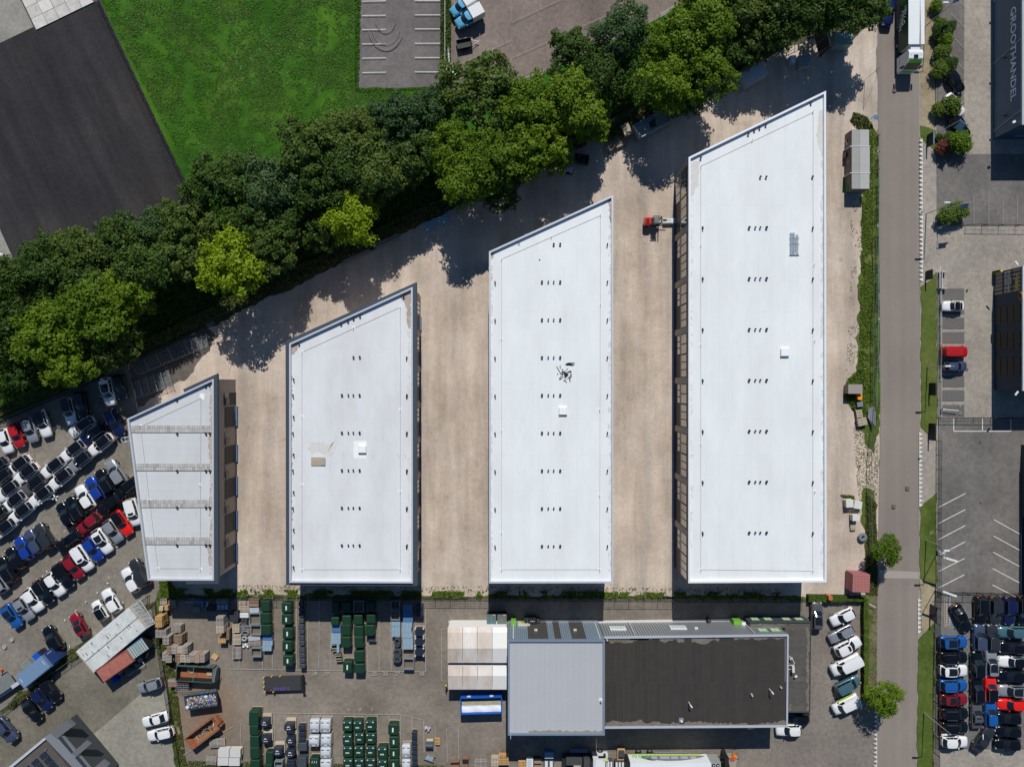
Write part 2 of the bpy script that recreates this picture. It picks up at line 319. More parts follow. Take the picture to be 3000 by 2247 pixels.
sheet('parking_strip',[(2740,-900),(2824,-900),(2823,430),(2828,452),(2743,452)],G_eastasph)
sheet('east_asphalt_lot',[(2742,453),(4200,453),(4200,662),(2743,662)],G_eastasph)
for i,(a,b) in enumerate([(846,879),(888,921),(931,964),(973,1006),(1015,1048),(1058,1091),(1101,1133),(1143,1174),(1186,1219)]):
    sheet('parking_bay',[(2760,a),(2823,a),(2823,b),(2760,b)],mat('bay_tarmac',(.135,.13,.125),.9,var=.15,sc=2))
sheet('grass_strip',[(2696,842),(2722,820),(2742,798),(2743,1290),(2722,1276),(2697,1251)],G_verge,.12,22)
sheet('grass_strip',[(2693,1487),(2720,1463),(2742,1440),(2742,1720),(2722,1712),(2692,1690)],G_verge,.12,23)
sheet('grass_strip',[(2689,1872),(2712,1845),(2735,1822),(2732,2247),(2728,3200),(2680,3200),(2686,2100)],G_verge,.12,24)
sheet('sandy_verge',[(2693,1694),(2722,1714),(2736,1730),(2734,1822),(2714,1842),(2700,1850)],G_sandy,.1,25)
sheet('asphalt_lot',[(2747,1224),(4200,1224),(4200,1742),(2745,1742)],G_eastasph)
sheet('car_lot_asphalt',[(2736,1744),(4200,1744),(4200,2193),(2738,2190)],G_carlot)
# kerbs along the road (real steps)
KERB=mat('kerb_stone',(.36,.34,.31),.9,var=.15,sc=2)
def strip3d(name,pts,w,h,m,fr='px',kind='structure',z=0):
    P=[F(fr,x,y) for x,y in pts]; b=MB()
    for p,q in zip(P,P[1:]):
        d=q-p; b.ob((p.x+q.x)/2,(p.y+q.y)/2,z,d.length,w,h,math.atan2(d.y,d.x))
    o=b.build(name,m)
    if kind:o['kind']=kind
    return o
strip3d('kerb',[(2570,60),(2574,562),(2578,1124),(2578,1280),(2569,1750),(2566,2075)],.13,.07,KERB)
for a,b in (((2692,2),(2693,405)),((2696,838),(2697,1252)),((2693,1484),(2691,1690)),((2689,1868),(2684,2300))):
    strip3d('kerb',[a,b],.13,.10,KERB)
strip3d('kerb',[(2739,-200),(2740,372)],.12,.12,KERB)
strip3d('kerb',[(2745,1745),(2745,1815)],.12,.12,KERB)
strip3d('kerb',[(573,603),(292,2),(250,-90)],.15,.14,mat('dark_kerb',(.05,.05,.055)))
# painted markings
def markings(name,items,m=WHITE):
    b=MB(); LAY[0]+=.006
    for it in items:
        if len(it)==3:
            (x0,y0),(x1,y1),w=it; p=W(x0,y0);q=W(x1,y1); d=q-p; n=Vector((-d.y,d.x,0)).normalized()*w/2
            b.sheet([(p+n)[:2],(q+n)[:2],(q-n)[:2],(p-n)[:2]],LAY[0])
        else: b.sheet([tuple(W(*p)[:2]) for p in it[0]],LAY[0])
    o=b.build(name,m); o['kind']='structure'; return o
markings('parking_markings',[((1062,y),(1131,y-1),.11) for y in (7,49,90,132,173.5,215.5)]+[((1216,y-1),(1291,y-1),.11) for y in (6,48,89,131,172.5,214.5)])
teeth=lambda x,ys,d: [([(x-5.5*d,y-6),(x-5.5*d,y+6),(x+6*d,y)],) for y in ys]
markings('give_way_teeth',teeth(2695,[414+13*k for k in range(0,17)],-1)+teeth(2696,[625+13*k for k in range(0,16)],-1))
markings('give_way_teeth',[t for t in teeth(2696,[1272+12.9*k for k in range(0,17)],1)])
markings('give_way_teeth',[t for t in teeth(2692,[1757+13*k for k in range(0,8)],1)])
markings('give_way_teeth',[t for t in teeth(2562,[2084+13*k for k in range(0,14)],-1)],mat('faded_paint',(.55,.54,.5),.8,var=.3,sc=3))
markings('parking_markings',[((2747,1485.0),(2825,1444.6),.13),((2747,1532),(2825,1491.5),.13),((2747,1579),(2825,1538),.13),((2747,1625),(2825,1585.5),.13),((2747,1672),(2823,1634),.13),((2747,1720),(2822,1682),.13)]
  +[((2907+dx,1521+k*47.6),(2988,1565+k*47.6),.13) for k,dx in enumerate((1,0,-1,-2,-3))]+[((2988,1565),(2988,1742),.13)]
  +[((2791,1226),(2791,1263),.14),((2791,1263),(2958,1263),.14),((2875,1226),(2875,1263),.14),((2958,1263),(2958,1227),.14)])
markings('parking_markings',[((2783+40*j/9,42+62*k+42*j/9),(2783+40*(j+.5)/9,42+62*k+42*(j+.5)/9),.09) for k in range(-1,3) for j in range(9)],WORN)
markings('parking_markings',[((2250+x/2.948,562+40/2.948),(2250+x/2.948,660),.07) for x in (1768,1897,2018,2140)],WORN)
yl=[((N0,1742+0),(N0-1,1958),.07) for N0 in (801,837,871,904,937,972)]+[((703,1930),(703,1958),.08),((770,1900),(771,1960),.07),((1079,1765),(1079,1963),.07),((1112,1765),(1112,1964),.07),((1146,1765),(1147,1964),.07),((1248,1765),(1248,1965),.07)]
yl+=[((674,1957),(1008,1962),.07),((1079,1963.5),(1248,1965),.07)]
yl+=[((774,2085),(1172,2090),.07),((1172,2090),(1240,2106),.05),((707,2118),(709,2225),.06),((806,2087),(808,2230),.06),((839,2088),(841,2230),.06),((872,2088),(874,2230),.06),((906,2088),(908,2230),.06),((940,2088),(941,2230),.06),((974,2089),(974,2120),.06),((1039,2089),(1039,2220),.06),((1073,2090),(1073,2225),.06),((1107,2090),(1108,2225),.06),((1141,2090),(1141,2120),.06),((1174,2092),(1175,2225),.06),((1208,2098),(1209,2225),.06),((1242,2106),(1243,2200),.06),((1276,2120),(1276,2200),.05),((1309,2130),(1311,2230),.05),((1343,2130),(1345,2230),.05)]
yl+=[((1294,1841),(1294,1992),.05),((1294,1841),(1310,1841),.05),((1294,1992),(1310,1992),.05),((657,2141),(688,2123),.05),((1748,2202),(1835,2203),.06),((538,2208),(563,2195),.05)]
markings('yard_bay_markings',yl,mat('thin_yard_paint',(.43,.40,.35),.85,var=.4,sc=3,sc2=12))
for bd,x,y,s in (('28',915,1975,.9),('29',950,1975,.9),('25',1090,1976,.9),('26',1123,1976,.9),('27',1157,1976,.9),('30',1228,1976,.9),('10',1016,2080,.7),('8',1054,2080,.7),('7',1088,2081,.7)):
    p=W(x,y); o=text(bd,s,_M['thin_yard_paint'],(p.x,p.y,LAY[0]+.012),(1,0,0),(0,1,0),name='bay_number',depth=.001); o['kind']='structure'
markings('parking_markings',[((2418,1949),(2447,1932),.08),((2418,2001),(2442,1988),.08),((2418,2053),(2442,2039),.08),((2418,2104),(2438,2091),.08)],WORN)
storl=[((1330,18+1e-3),(1330,0),.05),((1500,69),(1647,0),.05),((1500,173),(1790,42),.05),((1350,190),(1500,120),.05),((1583,30),(1584,5),.05),((1405,10),(1406,170),.05),((1497,0),(1498,70),.05),((1462,188),(1462,213),.05),((1602,128),(1602,170),.04),((1555,155),(1555,230),.04),((1703,80),(1703,98),.05),((1760,58),(1760,73),.05)]
markings('storage_lot_markings',storl,mat('thin_storage_paint',(.36,.32,.29),.85,var=.4,sc=3,sc2=12))
# tyre tracks: thin rings in the parking lot
b=MB(); LAY[0]+=.006
for cx,cy,r,a0,a1 in [(1131,82,52,180,340),(1131,84,50,185,345),(1131,78,42,190,350),(1130,60,30,180,360),(1130,62,27,190,350),(1132,90,44,200,330)]:
    for k in range(24):
        t0=R(a0+(a1-a0)*k/24); t1=R(a0+(a1-a0)*(k+1)/24)
        pp=[W(cx+rr*math.cos(t)*1.0,cy-rr*math.sin(t)*1.3)[:2] for t,rr in ((t0,r),(t1,r),(t1,r-1.0),(t0,r-1.0))]
        b.sheet(pp,LAY[0]+.003*(r%7)+.0004*k)
o=b.build('tyre_marks_on_asphalt',mat('tyre_mark',(.20,.185,.18),.9,var=.1)); o['kind']='structure'
# manholes and drains
for x,y,s,c in [(2618,268,9,.5),(2656,1430,10,.5),(2616,1483,10,.5),(2831,851,5,.4),(2831,1082,5,.4),(2869,1294,5,.4),(2870,1471,5,.4),(2870,1620,5,.5),(2691,1343,5,.4),(2809,1190,6,1),(2809,1210,6,1)]:
    p=W(x,y); k=s/PPM/2
    o=MB().box(p.x-k,p.y-k,-.05,p.x+k,p.y+k,LAY[0]+.012).build('drain_cover',mat('iron_cover%d'%(c*10),(.16*c*1.7,.13*c*1.7,.11*c*1.7),.7)); o['kind']='structure'
for fx,fy in ((165,1640),(70,1853)):
    p=F('B',fx,fy) if fx==165 else W(16,1893); o=MB().cyl(p.x,p.y,-.05,.35,.05+LAY[0]+.015,20).build('manhole_cover',mat('cover_grey',(.33,.31,.28),.8)); o['kind']='structure'
# concrete slabs in the north-west corner
slabs=MB().sheet([tuple(W(x,y)[:2]) for x,y in [(108,90),(282,6),(200,-160),(26,-80)]],.10).build('slab_pavement',mat('slab_bedding',(.10,.10,.08))); slabs['kind']='structure'
o0=W(108,90); u=(W(278,8)-o0).normalized(); v=Vector((-u.y,u.x,0)); sl=2.02
sm=MB().box(.03,.03,0,sl-.03,sl-.03,.10).mesh('slab',G_slab); a=math.atan2(u.y,u.x)
for i in range(5):
    for j in range(7):
        p=o0+u*(i*2.12)+v*(j*sl); q=put('slab',sm,slabs,(p.x,p.y,.07+random.uniform(0,.02)),a+R(random.uniform(-.5,.5))); q.scale=(1.04,1,1)
strip3d('kerb',[(60,0),(14,-86)],.1,.2,mat('weed_joint',(.07,.08,.03)))

# ---------------------------------------------------------------- vegetation
def leafmat(name,c1,c2,tr=.35,rnd=.35):
    m=bpy.data.materials.new(name); m.use_nodes=True; nt=m.node_tree; nt.nodes.clear()
    out=nd(nt,'ShaderNodeOutputMaterial'); d=nd(nt,'ShaderNodeBsdfPrincipled'); t=nd(nt,'ShaderNodeBsdfTranslucent'); mx=nd(nt,'ShaderNodeMixShader'); mx.inputs[0].default_value=tr
    d.inputs['Roughness'].default_value=.55; d.inputs['Specular IOR Level'].default_value=.25
    g=nd(nt,'ShaderNodeNewGeometry'); n=noise_(nt,g.outputs['Position'],.9,3,.7); w=noise_(nt,g.outputs['Position'],7,2,.6)
    ad=nd(nt,'ShaderNodeMath',operation='MULTIPLY_ADD'); nt.links.new(w,ad.inputs[0]); ad.inputs[1].default_value=.9; nt.links.new(n,ad.inputs[2])
    oi=nd(nt,'ShaderNodeObjectInfo'); a2=nd(nt,'ShaderNodeMath',operation='MULTIPLY_ADD'); nt.links.new(oi.outputs['Random'],a2.inputs[0]); a2.inputs[1].default_value=rnd; nt.links.new(ad.outputs[0],a2.inputs[2])
    mr=nd(nt,'ShaderNodeMapRange'); mr.inputs[1].default_value=.62; mr.inputs[2].default_value=1.5; nt.links.new(a2.outputs[0],mr.inputs[0])
    c=mixc(nt,mr.outputs[0],c1,c2)
    nt.links.new(c,d.inputs['Base Color']); nt.links.new(c,t.inputs['Color'])
    nt.links.new(d.outputs[0],mx.inputs[1]); nt.links.new(t.outputs[0],mx.inputs[2]); nt.links.new(mx.outputs[0],out.inputs[0]); return m
LF={'D':leafmat('dark_leaves',(.028,.070,.009),(.095,.165,.026)),
    'M':leafmat('olive_leaves',(.045,.098,.013),(.145,.21,.038)),
    'B':leafmat('blue_green_leaves',(.030,.080,.022),(.10,.175,.058)),
    'Y':leafmat('yellow_green_leaves',(.055,.13,.006),(.21,.32,.018),.4),
    'G':leafmat('bright_leaves',(.15,.25,.006),(.38,.50,.02),.4),
    'H':leafmat('hedge_leaves',(.06,.115,.012),(.19,.27,.04),.35),
    'R':leafmat('red_leaves',(.13,.04,.03),(.28,.10,.06),.3),
    'W':leafmat('weed_leaves',(.05,.075,.014),(.17,.18,.055),.3),
    'T':leafmat('turf_blades',(.034,.125,.006),(.110,.265,.016),.3,.1)}
BARK=mat('bark',(.11,.085,.06),.95,var=.3,sc=4,bump=.5)
def crown_mesh(name,seed,r=5.0,h=4.4,nl=92,per=165,leaf=(.20,.40),lobe=(.5,1.25),flat=1.0):
    rg=np.random.default_rng(seed); P=[];N=[];Sz=[]
    ph=rg.uniform(0,6.28,3); 
    for k in range(nl):
        th=rg.uniform(0,2*math.pi); u=rg.uniform(-.45,1); s=math.sqrt(max(0,1-u*u)); rr=(rg.uniform(.72,1.0) if k<nl*.75 else rg.uniform(.2,.6))
        out=1+.18*math.sin(3*th+ph[0])+.12*math.sin(5*th+ph[1])+.07*math.sin(8*th+ph[2])
        lr=rg.uniform(*lobe); c=np.array([math.cos(th)*s*rr*(r-lr*.7)*out,math.sin(th)*s*rr*(r-lr*.7)*out,u*rr*(h-lr*.6)*flat])
        m=int(per*(lr/1.1)**2*rg.uniform(.6,1.2)); d=rg.normal(size=(m,3)); d[:,2]=np.abs(d[:,2])*1.1-.25; d/=np.linalg.norm(d,axis=1,keepdims=True)
        rad=lr*np.cbrt(rg.uniform(.35,1.05,m))[:,None]*(1+.22*np.sin(d[:,:1]*7+k)+.15*np.sin(d[:,1:2]*9+2*k))
        P.append(c+d*rad*np.array([1,1,.72])); N.append(d*.8+rg.normal(size=(m,3))*.55+np.array([0,0,.45])); Sz.append(rg.uniform(*leaf,m))
    P=np.concatenate(P);N=np.concatenate(N);Sz=np.concatenate(Sz)
    return P,N,Sz
_cr={}
def crown(variant,key):
    k=(variant,key)
    if k in _cr: return _cr[k]
    prm={0:dict(),1:dict(h=3.8,nl=105,lobe=(.5,1.1)),2:dict(h=4.9,nl=85,lobe=(.7,1.5)),3:dict(nl=135,lobe=(.45,.95),per=200),'street':dict(r=2.4,h=2.3,nl=150,per=330,leaf=(.10,.22),lobe=(.28,.55)),
         'bush':dict(r=1.0,h=.9,nl=46,per=900,leaf=(.07,.15),lobe=(.25,.5)),'globe':dict(r=1.0,h=1.0,nl=30,per=300,leaf=(.06,.12),lobe=(.35,.45)),'willow':dict(r=4.5,h=5,nl=120,per=190,leaf=(.15,.32),lobe=(.45,.95))}[variant]
    if ('raw',variant) not in _cr: _cr[('raw',variant)]=crown_mesh('c',hash(str(variant))%997 if False else {'street':5,'bush':6,'globe':8,'willow':9}.get(variant,variant if isinstance(variant,int) else 3)+20,**prm)
    P,N,S_=_cr[('raw',variant)]
    me=quads_mesh('crown',P,N,S_,[LF[key]],1.35); _cr[k]=me; return me
_tk={}
def trunk(hh,r0,seed,spread):
    b=MB(); rr=random.Random(seed); top=Vector((rr.uniform(-.3,.3),rr.uniform(-.3,.3),hh)); b.tube((0,0,-.1),top,r0,8,r2=r0*.55)
    for k in range(6):
        a=k*1.05+rr.uniform(-.3,.3); st=top*(rr.uniform(.6,1)); e=st+Vector((math.cos(a)*spread*rr.uniform(.4,.75),math.sin(a)*spread*rr.uniform(.4,.75),rr.uniform(1.0,2.6)*spread/4))
        b.tube(st,e,r0*.4,5,r2=r0*.12)
        for q in range(2):
            b.tube(st.lerp(e,.6),e+Vector((rr.uniform(-1,1),rr.uniform(-1,1),rr.uniform(.2,1)))*spread*.2,r0*.18,4,r2=.02)
    return b
def tree(name,label,px,py,rpx,key,var,hc=None,cat='tree',group=None,rz=None):
    """px,py = crown centre in the photo, rpx crown radius in photo pixels"""
    r=rpx/PPM*(1-9/CAM_H); 
    hc=hc or min(9.6,4.6+r*.9); p=W(px,py,hc)
    t=thing(name,label,cat,(p.x,p.y,0),0,group)
    base=5.0 if isinstance(var,int) else {'street':2.4,'willow':4.5,'bush':1.0,'globe':1.0}[var]
    s=r/base; o=put('crown',crown(var,key),t,(0,0,hc),rz if rz is not None else random.uniform(0,6.28)); o.scale=(s*random.uniform(.96,1.06),s*random.uniform(.94,1.04),s*(.9 if s>1 else 1.0))
    tk=trunk(hc-.2*r,max(.10,r*.055),int(px),r*1.1).build('trunk',BARK); tk.parent=t
    return t
def ov(x,y): return x/.73733,y/.73733
TREES=[ # x,y,r (overview px), key, variant, row
 (-18,770,52,'D',0,'f'),(18,700,62,'D',1,'b'),(28,608,56,'D',2,'b'),(104,575,66,'D',0,'b'),(172,548,60,'M',1,'b'),(180,610,58,'D',3,'m'),
 (98,728,72,'Y',1,'f'),(150,790,52,'Y',3,'f'),(60,800,46,'D',1,'f'),(208,668,72,'Y',2,'f'),(278,640,58,'Y',0,'f'),(245,740,62,'M',1,'f'),
 (268,520,60,'D',1,'b'),(335,500,50,'B',0,'b'),(405,487,58,'M',3,'b'),(330,568,62,'D',2,'m'),(390,548,56,'M',1,'m'),
 (498,572,76,'G',1,'f'),(458,405,58,'D',3,'b'),(520,390,66,'D',0,'b'),(588,410,64,'B',2,'b'),(555,470,66,'D',1,'m'),(618,478,60,'D',0,'m'),(592,535,56,'M',3,'m'),
 (672,330,70,'M',3,'b'),(688,405,62,'D',1,'m'),(742,300,62,'M',0,'b'),(800,288,60,'M',1,'b'),(762,380,62,'D',2,'m'),(760,474,58,'G',0,'f'),
 (826,372,62,'M',2,'m'),(872,268,66,'B',3,'b'),(930,240,50,'B',0,'b'),(893,330,60,'D',1,'m'),(690,500,48,'D',3,'f'),
 (1030,200,76,'M',3,'b'),(1085,182,44,'M',0,'b'),(978,322,62,'Y',1,'m'),(1000,395,60,'Y',2,'f'),(1060,352,66,'Y',0,'m'),(1075,410,50,'D',1,'f'),
 (1140,232,66,'Y',0,'m'),(1150,316,62,'Y',3,'f'),(1230,222,66,'Y',2,'m'),(1270,262,50,'Y',1,'f'),(1200,340,42,'Y',0,'f'),
 (1238,125,56,'D',3,'b'),(1285,170,56,'D',0,'b'),(1346,72,62,'B','willow','b'),(1330,140,42,'D',1,'m'),
 (1445,100,62,'Y',1,'b'),(1510,60,70,'Y',2,'b'),(1442,178,58,'Y',0,'m'),(1522,165,60,'Y',3,'f'),(1475,210,48,'M',1,'f'),
 (1600,28,60,'M',0,'b'),(1662,55,58,'M',3,'b'),(1610,105,50,'D',1,'m'),(1735,25,55,'D',2,'b'),(1800,5,62,'D',0,'b'),(1865,22,52,'D',1,'b'),(1560,-40,60,'M',1,'b'),(1690,-40,60,'D',1,'b'),(1840,-55,60,'D',3,'b')]
KN={'D':'dark green','M':'olive green','B':'blue-green','Y':'light yellow-green','G':'vivid lime-yellow'}
RN={'b':'along the north edge of the tree belt','m':'in the middle of the tree belt','f':'along the gravel-yard side of the tree belt'}
cnt={}
for (x,y,r,k,v,row) in sorted(TREES,key=lambda t:t[0]):
    cnt[(k,row)]=cnt.get((k,row),0)+1; n=cnt[(k,row)]
    a,b_=ov(x,y); HC={(1610,105):5.2,(1662,55):6.5,(1600,28):6.5,(1475,210):5.5,(1270,262):6,(1200,340):5.5,(1075,410):6,(618,478):7,(690,500):6,(60,800):6,(245,740):7}.get((x,y)); tree('broadleaf_tree','%s leafy tree, %s of its colour from the left %s'%(KN[k],ORD[n-1],RN[row]),a,b_,r/.7373*1.08,k,v,hc=HC,group='trees of the tree belt')
tree('street_tree','compact round yellow-green street tree beside the red container, overhanging the road',2596,1611,47,'Y','street',4.0,rz=1)
tree('street_tree','wider yellow-green street tree beside the parked vans, with a ragged right side',2588,2047,55,'Y','street',4.3,rz=2.6)
for (x,y,r,k,lab) in [(2753,70,14,'Y','yellowish round bush second in the row beside the parking strip, near the flag'),(2766,112,19,'Y','large rounded bush third in the row beside the parking strip'),(2784,79,13,'D','small dark globe bush standing out towards the parking strip near the flag'),(2758,97,20,'D','dark bush filling the row behind the two globes'),
    (2760,155,19,'H','rounded green bush alone between the two shaded gaps of the strip'),(2783,190,17,'D','globe bush beside the nose of the black car'),(2752,205,20,'H','tall shaggy bush beside the black car'),(2742,20,15,'Y','yellow-tinged bush at the top edge of the bush row'),
    (2787,311,24,'H','round green tree crown hiding part of the white car'),(2751,322,18,'H','shaggy bush at the kerb beside the white car'),(2780,402,13,'M','small olive shrub in the corner planting bed'),(2811,418,27,'Y','yellow and red tinted shrub at the corner bed'),(2762,434,18,'R','reddish shrub at the corner bed'),
    (2773,630,22,'H','broad green bush under the banner, left half'),(2803,620,23,'H','broad green bush under the banner, right half'),(2752,403,9,'M','tiny shrub among gravel in the corner planting bed')]:
    tree('garden_shrub',lab,x,y,r*1.4,k,'bush',r*.055,cat='shrub',group='shrubs of the eastern plots')
from mathutils import noise as mno
def leafy(name,poly,n,hmax,size,key,fr='px',kind='stuff',up=.8,label=None,cat=None,clump=None,zmin=0.02):
    pts=PX(fr,poly); x,y=sample(pts,n)
    if clump:
        k=np.array([mno.noise((a*clump[0],b_*clump[0],clump[2] if len(clump)>2 else 0))+.45*mno.noise((a*clump[0]*4,b_*clump[0]*4,3))>clump[1] for a,b_ in zip(x,y)]); x=x[k];y=y[k]; n=len(x)
    z=RNG.uniform(zmin,hmax,n)
    Nn=RNG.normal(size=(n,3))*.7+np.array([0,0,up]); me=quads_mesh(name,np.stack([x,y,z],1),Nn,RNG.uniform(size*.6,size*1.3,n),[LF[key]],1.7)
    o=bpy.data.objects.new(name,me); COL.objects.link(o)
    if kind:o['kind']=kind
    if label: tag(o,label,cat)
    return o
# shaded undergrowth under the belt and the brambles along its fence
leafy('undergrowth',[(-60,1120),(-60,1250),(373,1064),(2246,163),(2500,20),(2300,0),(1700,170),(1500,330),(1290,440),(600,620),(60,850)],42000,.9,.32,'D',label='low shaded undergrowth under the tree belt',cat='undergrowth')
leafy('bramble_border',[(0,1225),(190,1145),(380,1052),(700,905),(1300,625),(1700,432),(2150,215),(2130,190),(1700,400),(1290,590),(690,870),(370,1030),(0,1190)],26000,1.3,.27,'W',label='brambles and nettles along the belt fence',cat='brambles')
leafy('bramble_border',[(60,1160),(260,1075),(300,1100),(200,1140),(70,1195)],5000,1.2,.25,'H',label='bright nettles behind the west car lot fence',cat='brambles')
leafy('bramble_border',[(1760,395),(1890,300),(1900,350),(1790,415)],5000,1.4,.25,'W',label='nettles behind the wooden box and ribbed container',cat='brambles')
# field grass tufts, verge growth
leafy('grass_tufts',[(296,0),(1052,0),(1045,262),(1290,262),(1290,420),(600,600)],26000,.14,.13,'W',up=1.8,clump=(.16,.05,2))
leafy('grass_tufts',[(296,0),(1052,0),(1045,262),(1290,262),(1290,420),(600,600)],90000,.13,.13,'T',up=1.8,clump=(.55,-.05,5))
leafy('clover_patch',[(330,0),(1040,0),(1030,240),(860,330),(600,470)],2600,.14,.10,'W',up=2,clump=(.10,.10,9))
bpy.data.objects['clover_patch'].data.materials[0]=mat('white_clover',(.30,.38,.20),.8)
leafy('verge_growth',[(2528,385),(2556,385),(2558,1180),(2545,1250),(2515,1210),(2514,1100),(2522,800)],30000,.25,.17,'H',clump=(.6,-.22))
leafy('verge_growth',[(2560,400),(2572,400),(2576,1180),(2564,1260),(2560,1250)],7000,.18,.14,'W',clump=(.5,-.1))
leafy('verge_growth',[(2516,1080),(2535,1080),(2530,1250),(2500,1200),(2470,1160),(2480,1115)],4200,.5,.22,'H')
leafy('verge_growth',[(2500,330),(2540,345),(2548,385),(2515,380),(2490,355)],900,.4,.22,'W')
leafy('verge_growth',[(2534,1440),(2564,1470),(2570,1740),(2536,1740)],7000,.3,.17,'W')
leafy('verge_growth',[(2462,1448),(2500,1452),(2520,1500),(2480,1460)],500,.35,.2,'H')
leafy('verge_growth',[(2488,390+180),(2524,580),(2524,1150),(2475,1150),(2492,800)],1700,.10,.15,'W',clump=(.3,.05))
leafy('verge_growth',[(2500,1250),(2572,1250),(2572,1480),(2515,1480)],1500,.12,.16,'W')
leafy('verge_growth',[(2534,1740),(2569,1740),(2567,2060),(2535,2050)],7000,.12,.12,'W',clump=(.4,.0))
leafy('verge_growth',[(2698,845),(2741,805),(2741,1285),(2698,1250)],14000,.10,.12,'W')
leafy('verge_growth',[(2694,1490),(2741,1450),(2741,1715),(2694,1690)],7000,.10,.12,'W')
leafy('verge_growth',[(2690,1875),(2734,1825),(2731,2260),(2686,2260)],13000,.10,.12,'W')
leafy('weed_row',[(470,1722),(1200,1730),(1800,1733),(2300,1736),(2300,1752),(1200,1751),(480,1750)],26000,.42,.18,'H',clump=(.5,-.02))
leafy('weed_row',[(470,1700),(500,1700),(530,1750),(475,1750)],2600,.5,.2,'H')
leafy('weed_row',[(700,1712),(2300,1722),(2300,1740),(700,1732)],1500,.2,.16,'W')
leafy('fence_weeds',[(462,1762),(492,1745),(505,1900),(525,2060),(548,2247),(528,2247),(508,2080),(486,1960),(452,1880)],13000,.45,.19,'W',clump=(.4,-.1))
leafy('fence_weeds',[(2250-1720,2225),(880,2232),(1300,2240),(1300,2260),(530,2260)],6000,.3,.18,'W')
leafy('fence_weeds',[(200,1905),(440,1765),(448,1775),(230,1925),(100,2010),(95,2000)],3500,.35,.18,'W')
leafy('fence_weeds',[(60,2020),(95,2025),(40,2075),(20,2070)],900,.4,.2,'W')
leafy('lot_edge_weeds',[(1040,0),(1058,0),(1052,262),(1290,255),(1296,262),(1040,272)],2200,.15,.16,'T')
leafy('lot_edge_weeds',[(1292,0),(1322,0),(1320,230),(1290,240)],5500,.7,.2,'M')
# clipped hedges: solid leafy boxes
def hedge(poly,h,label,n):
    pts=PX('px',poly); core=MB().prism(pts,0,h-.12)
    o=core.build('hedge',mat('hedge_core',(.02,.035,.008),1)); tag(o,label,'hedge')
    x,y=sample(jag(pts,.08,.5),n); z=np.where(RNG.uniform(size=n)<.6,h-RNG.uniform(0,.16,n),RNG.uniform(.05,h,n))
    me=quads_mesh('foliage',np.stack([x,y,z],1),RNG.normal(size=(n,3))*.6+np.array([0,0,.9]),RNG.uniform(.07,.14,n),[LF['H']],1.5); put('foliage',me,o)
hedge([(2361,1739),(2486,1741),(2533,1748),(2533,1754),(2361,1757)],1.2,'low clipped hedge along the north side of the van car park',9000)
hedge([(2521,1758),(2534,1758),(2534,2043),(2521,2043)],1.3,'long clipped hedge between the van car park and the road verge',14000)
# ---------------------------------------------------------------- buildings
def roofmat(name,base,stain,amt=.5,rot=0,seam=2.0,warm=(.5,.42,.36),edge=.62):
    m=bpy.data.materials.new(name); m.use_nodes=True; nt=m.node_tree; b=nt.nodes['Principled BSDF']; b.inputs['Roughness'].default_value=.6; b.inputs['Specular IOR Level'].default_value=.25
    g=nd(nt,'ShaderNodeNewGeometry'); P=g.outputs['Position']
    n=noise_(nt,P,.22,7,.7,(1,.35,1)); f=ramp(nt,n,[(.35,(0,0,0)),(.75,(amt,)*3)]); c=mixc(nt,f,base,stain)
    n2=noise_(nt,P,.9,6,.75,(2.2,.25,1)); c=mixc(nt,ramp(nt,n2,[(.60,(0,0,0)),(.78,(amt*.8,)*3)]),c,tuple(x*.8 for x in stain))
    bt=nd(nt,'ShaderNodeTexBrick'); bt.inputs['Brick Width'].default_value=11; bt.inputs['Row Height'].default_value=seam; bt.inputs['Mortar Size'].default_value=.018; bt.inputs['Color1'].default_value=(1,1,1,1); bt.inputs['Color2'].default_value=(.975,.975,.98,1); bt.inputs['Mortar'].default_value=(.84,.85,.86,1)
    bt.inputs['Scale'].default_value=1; mp=nd(nt,'ShaderNodeMapping'); mp.inputs['Rotation'].default_value=(0,0,rot); nt.links.new(P,mp.inputs[0]); nt.links.new(mp.outputs[0],bt.inputs['Vector'])
    c=mixc(nt,.8,c,bt.outputs[0],'MULTIPLY'); nt.links.new(c,b.inputs['Base Color']); _M[name]=m; return m
ROOFW=roofmat('white_roof_membrane',(.78,.815,.82),(.60,.61,.62),.55,R(90))
ROOFW2=roofmat('weathered_white_membrane',(.72,.735,.76),(.52,.52,.50),.6,R(90))
ROOFG=roofmat('grey_roof_membrane',(.60,.615,.64),(.46,.46,.45),.6,0,1.1)
STAIN=mat('roof_dirt',(.42,.35,.30),.9,var=.35,sc=1.5,sc2=9)
STAIN2=mat('faint_roof_dirt',(.62,.61,.58),.9,var=.15,sc=2,sc2=9)
COPE=mat('light_coping_metal',(.55,.58,.63),.45,.2,var=.05)
COPEW=mat('white_coping_metal',(.78,.79,.83),.4,.1,var=.04)
SLATE=mat('dark_blue_grey_cladding',(.055,.072,.095),.5,.1,var=.08,sc=.6)
WALLD=mat('dark_wall_panel',(.05,.055,.06),.6,var=.1)
TAUPE=mat('taupe_panel',(.42,.36,.31),.6,var=.06,sc=.5)
DARKDOOR=mat('dark_garage_door',(.035,.033,.032),.5,var=.1)
FRAMEM=mat('dark_window_frame',(.03,.03,.032),.4,.2,var=0)
GLASS=mat('facade_glass',(.04,.045,.05),.03,0,var=0,spec=.9,coat=1.0)
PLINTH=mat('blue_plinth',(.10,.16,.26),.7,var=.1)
BLACKP=mat('black_pipe',(.02,.02,.022),.5,var=0)
CABLE=mat('roof_cable',(.35,.35,.36),.6,var=0)
HATCH=mat('hatch_white',(.84,.84,.85),.4,var=.02)
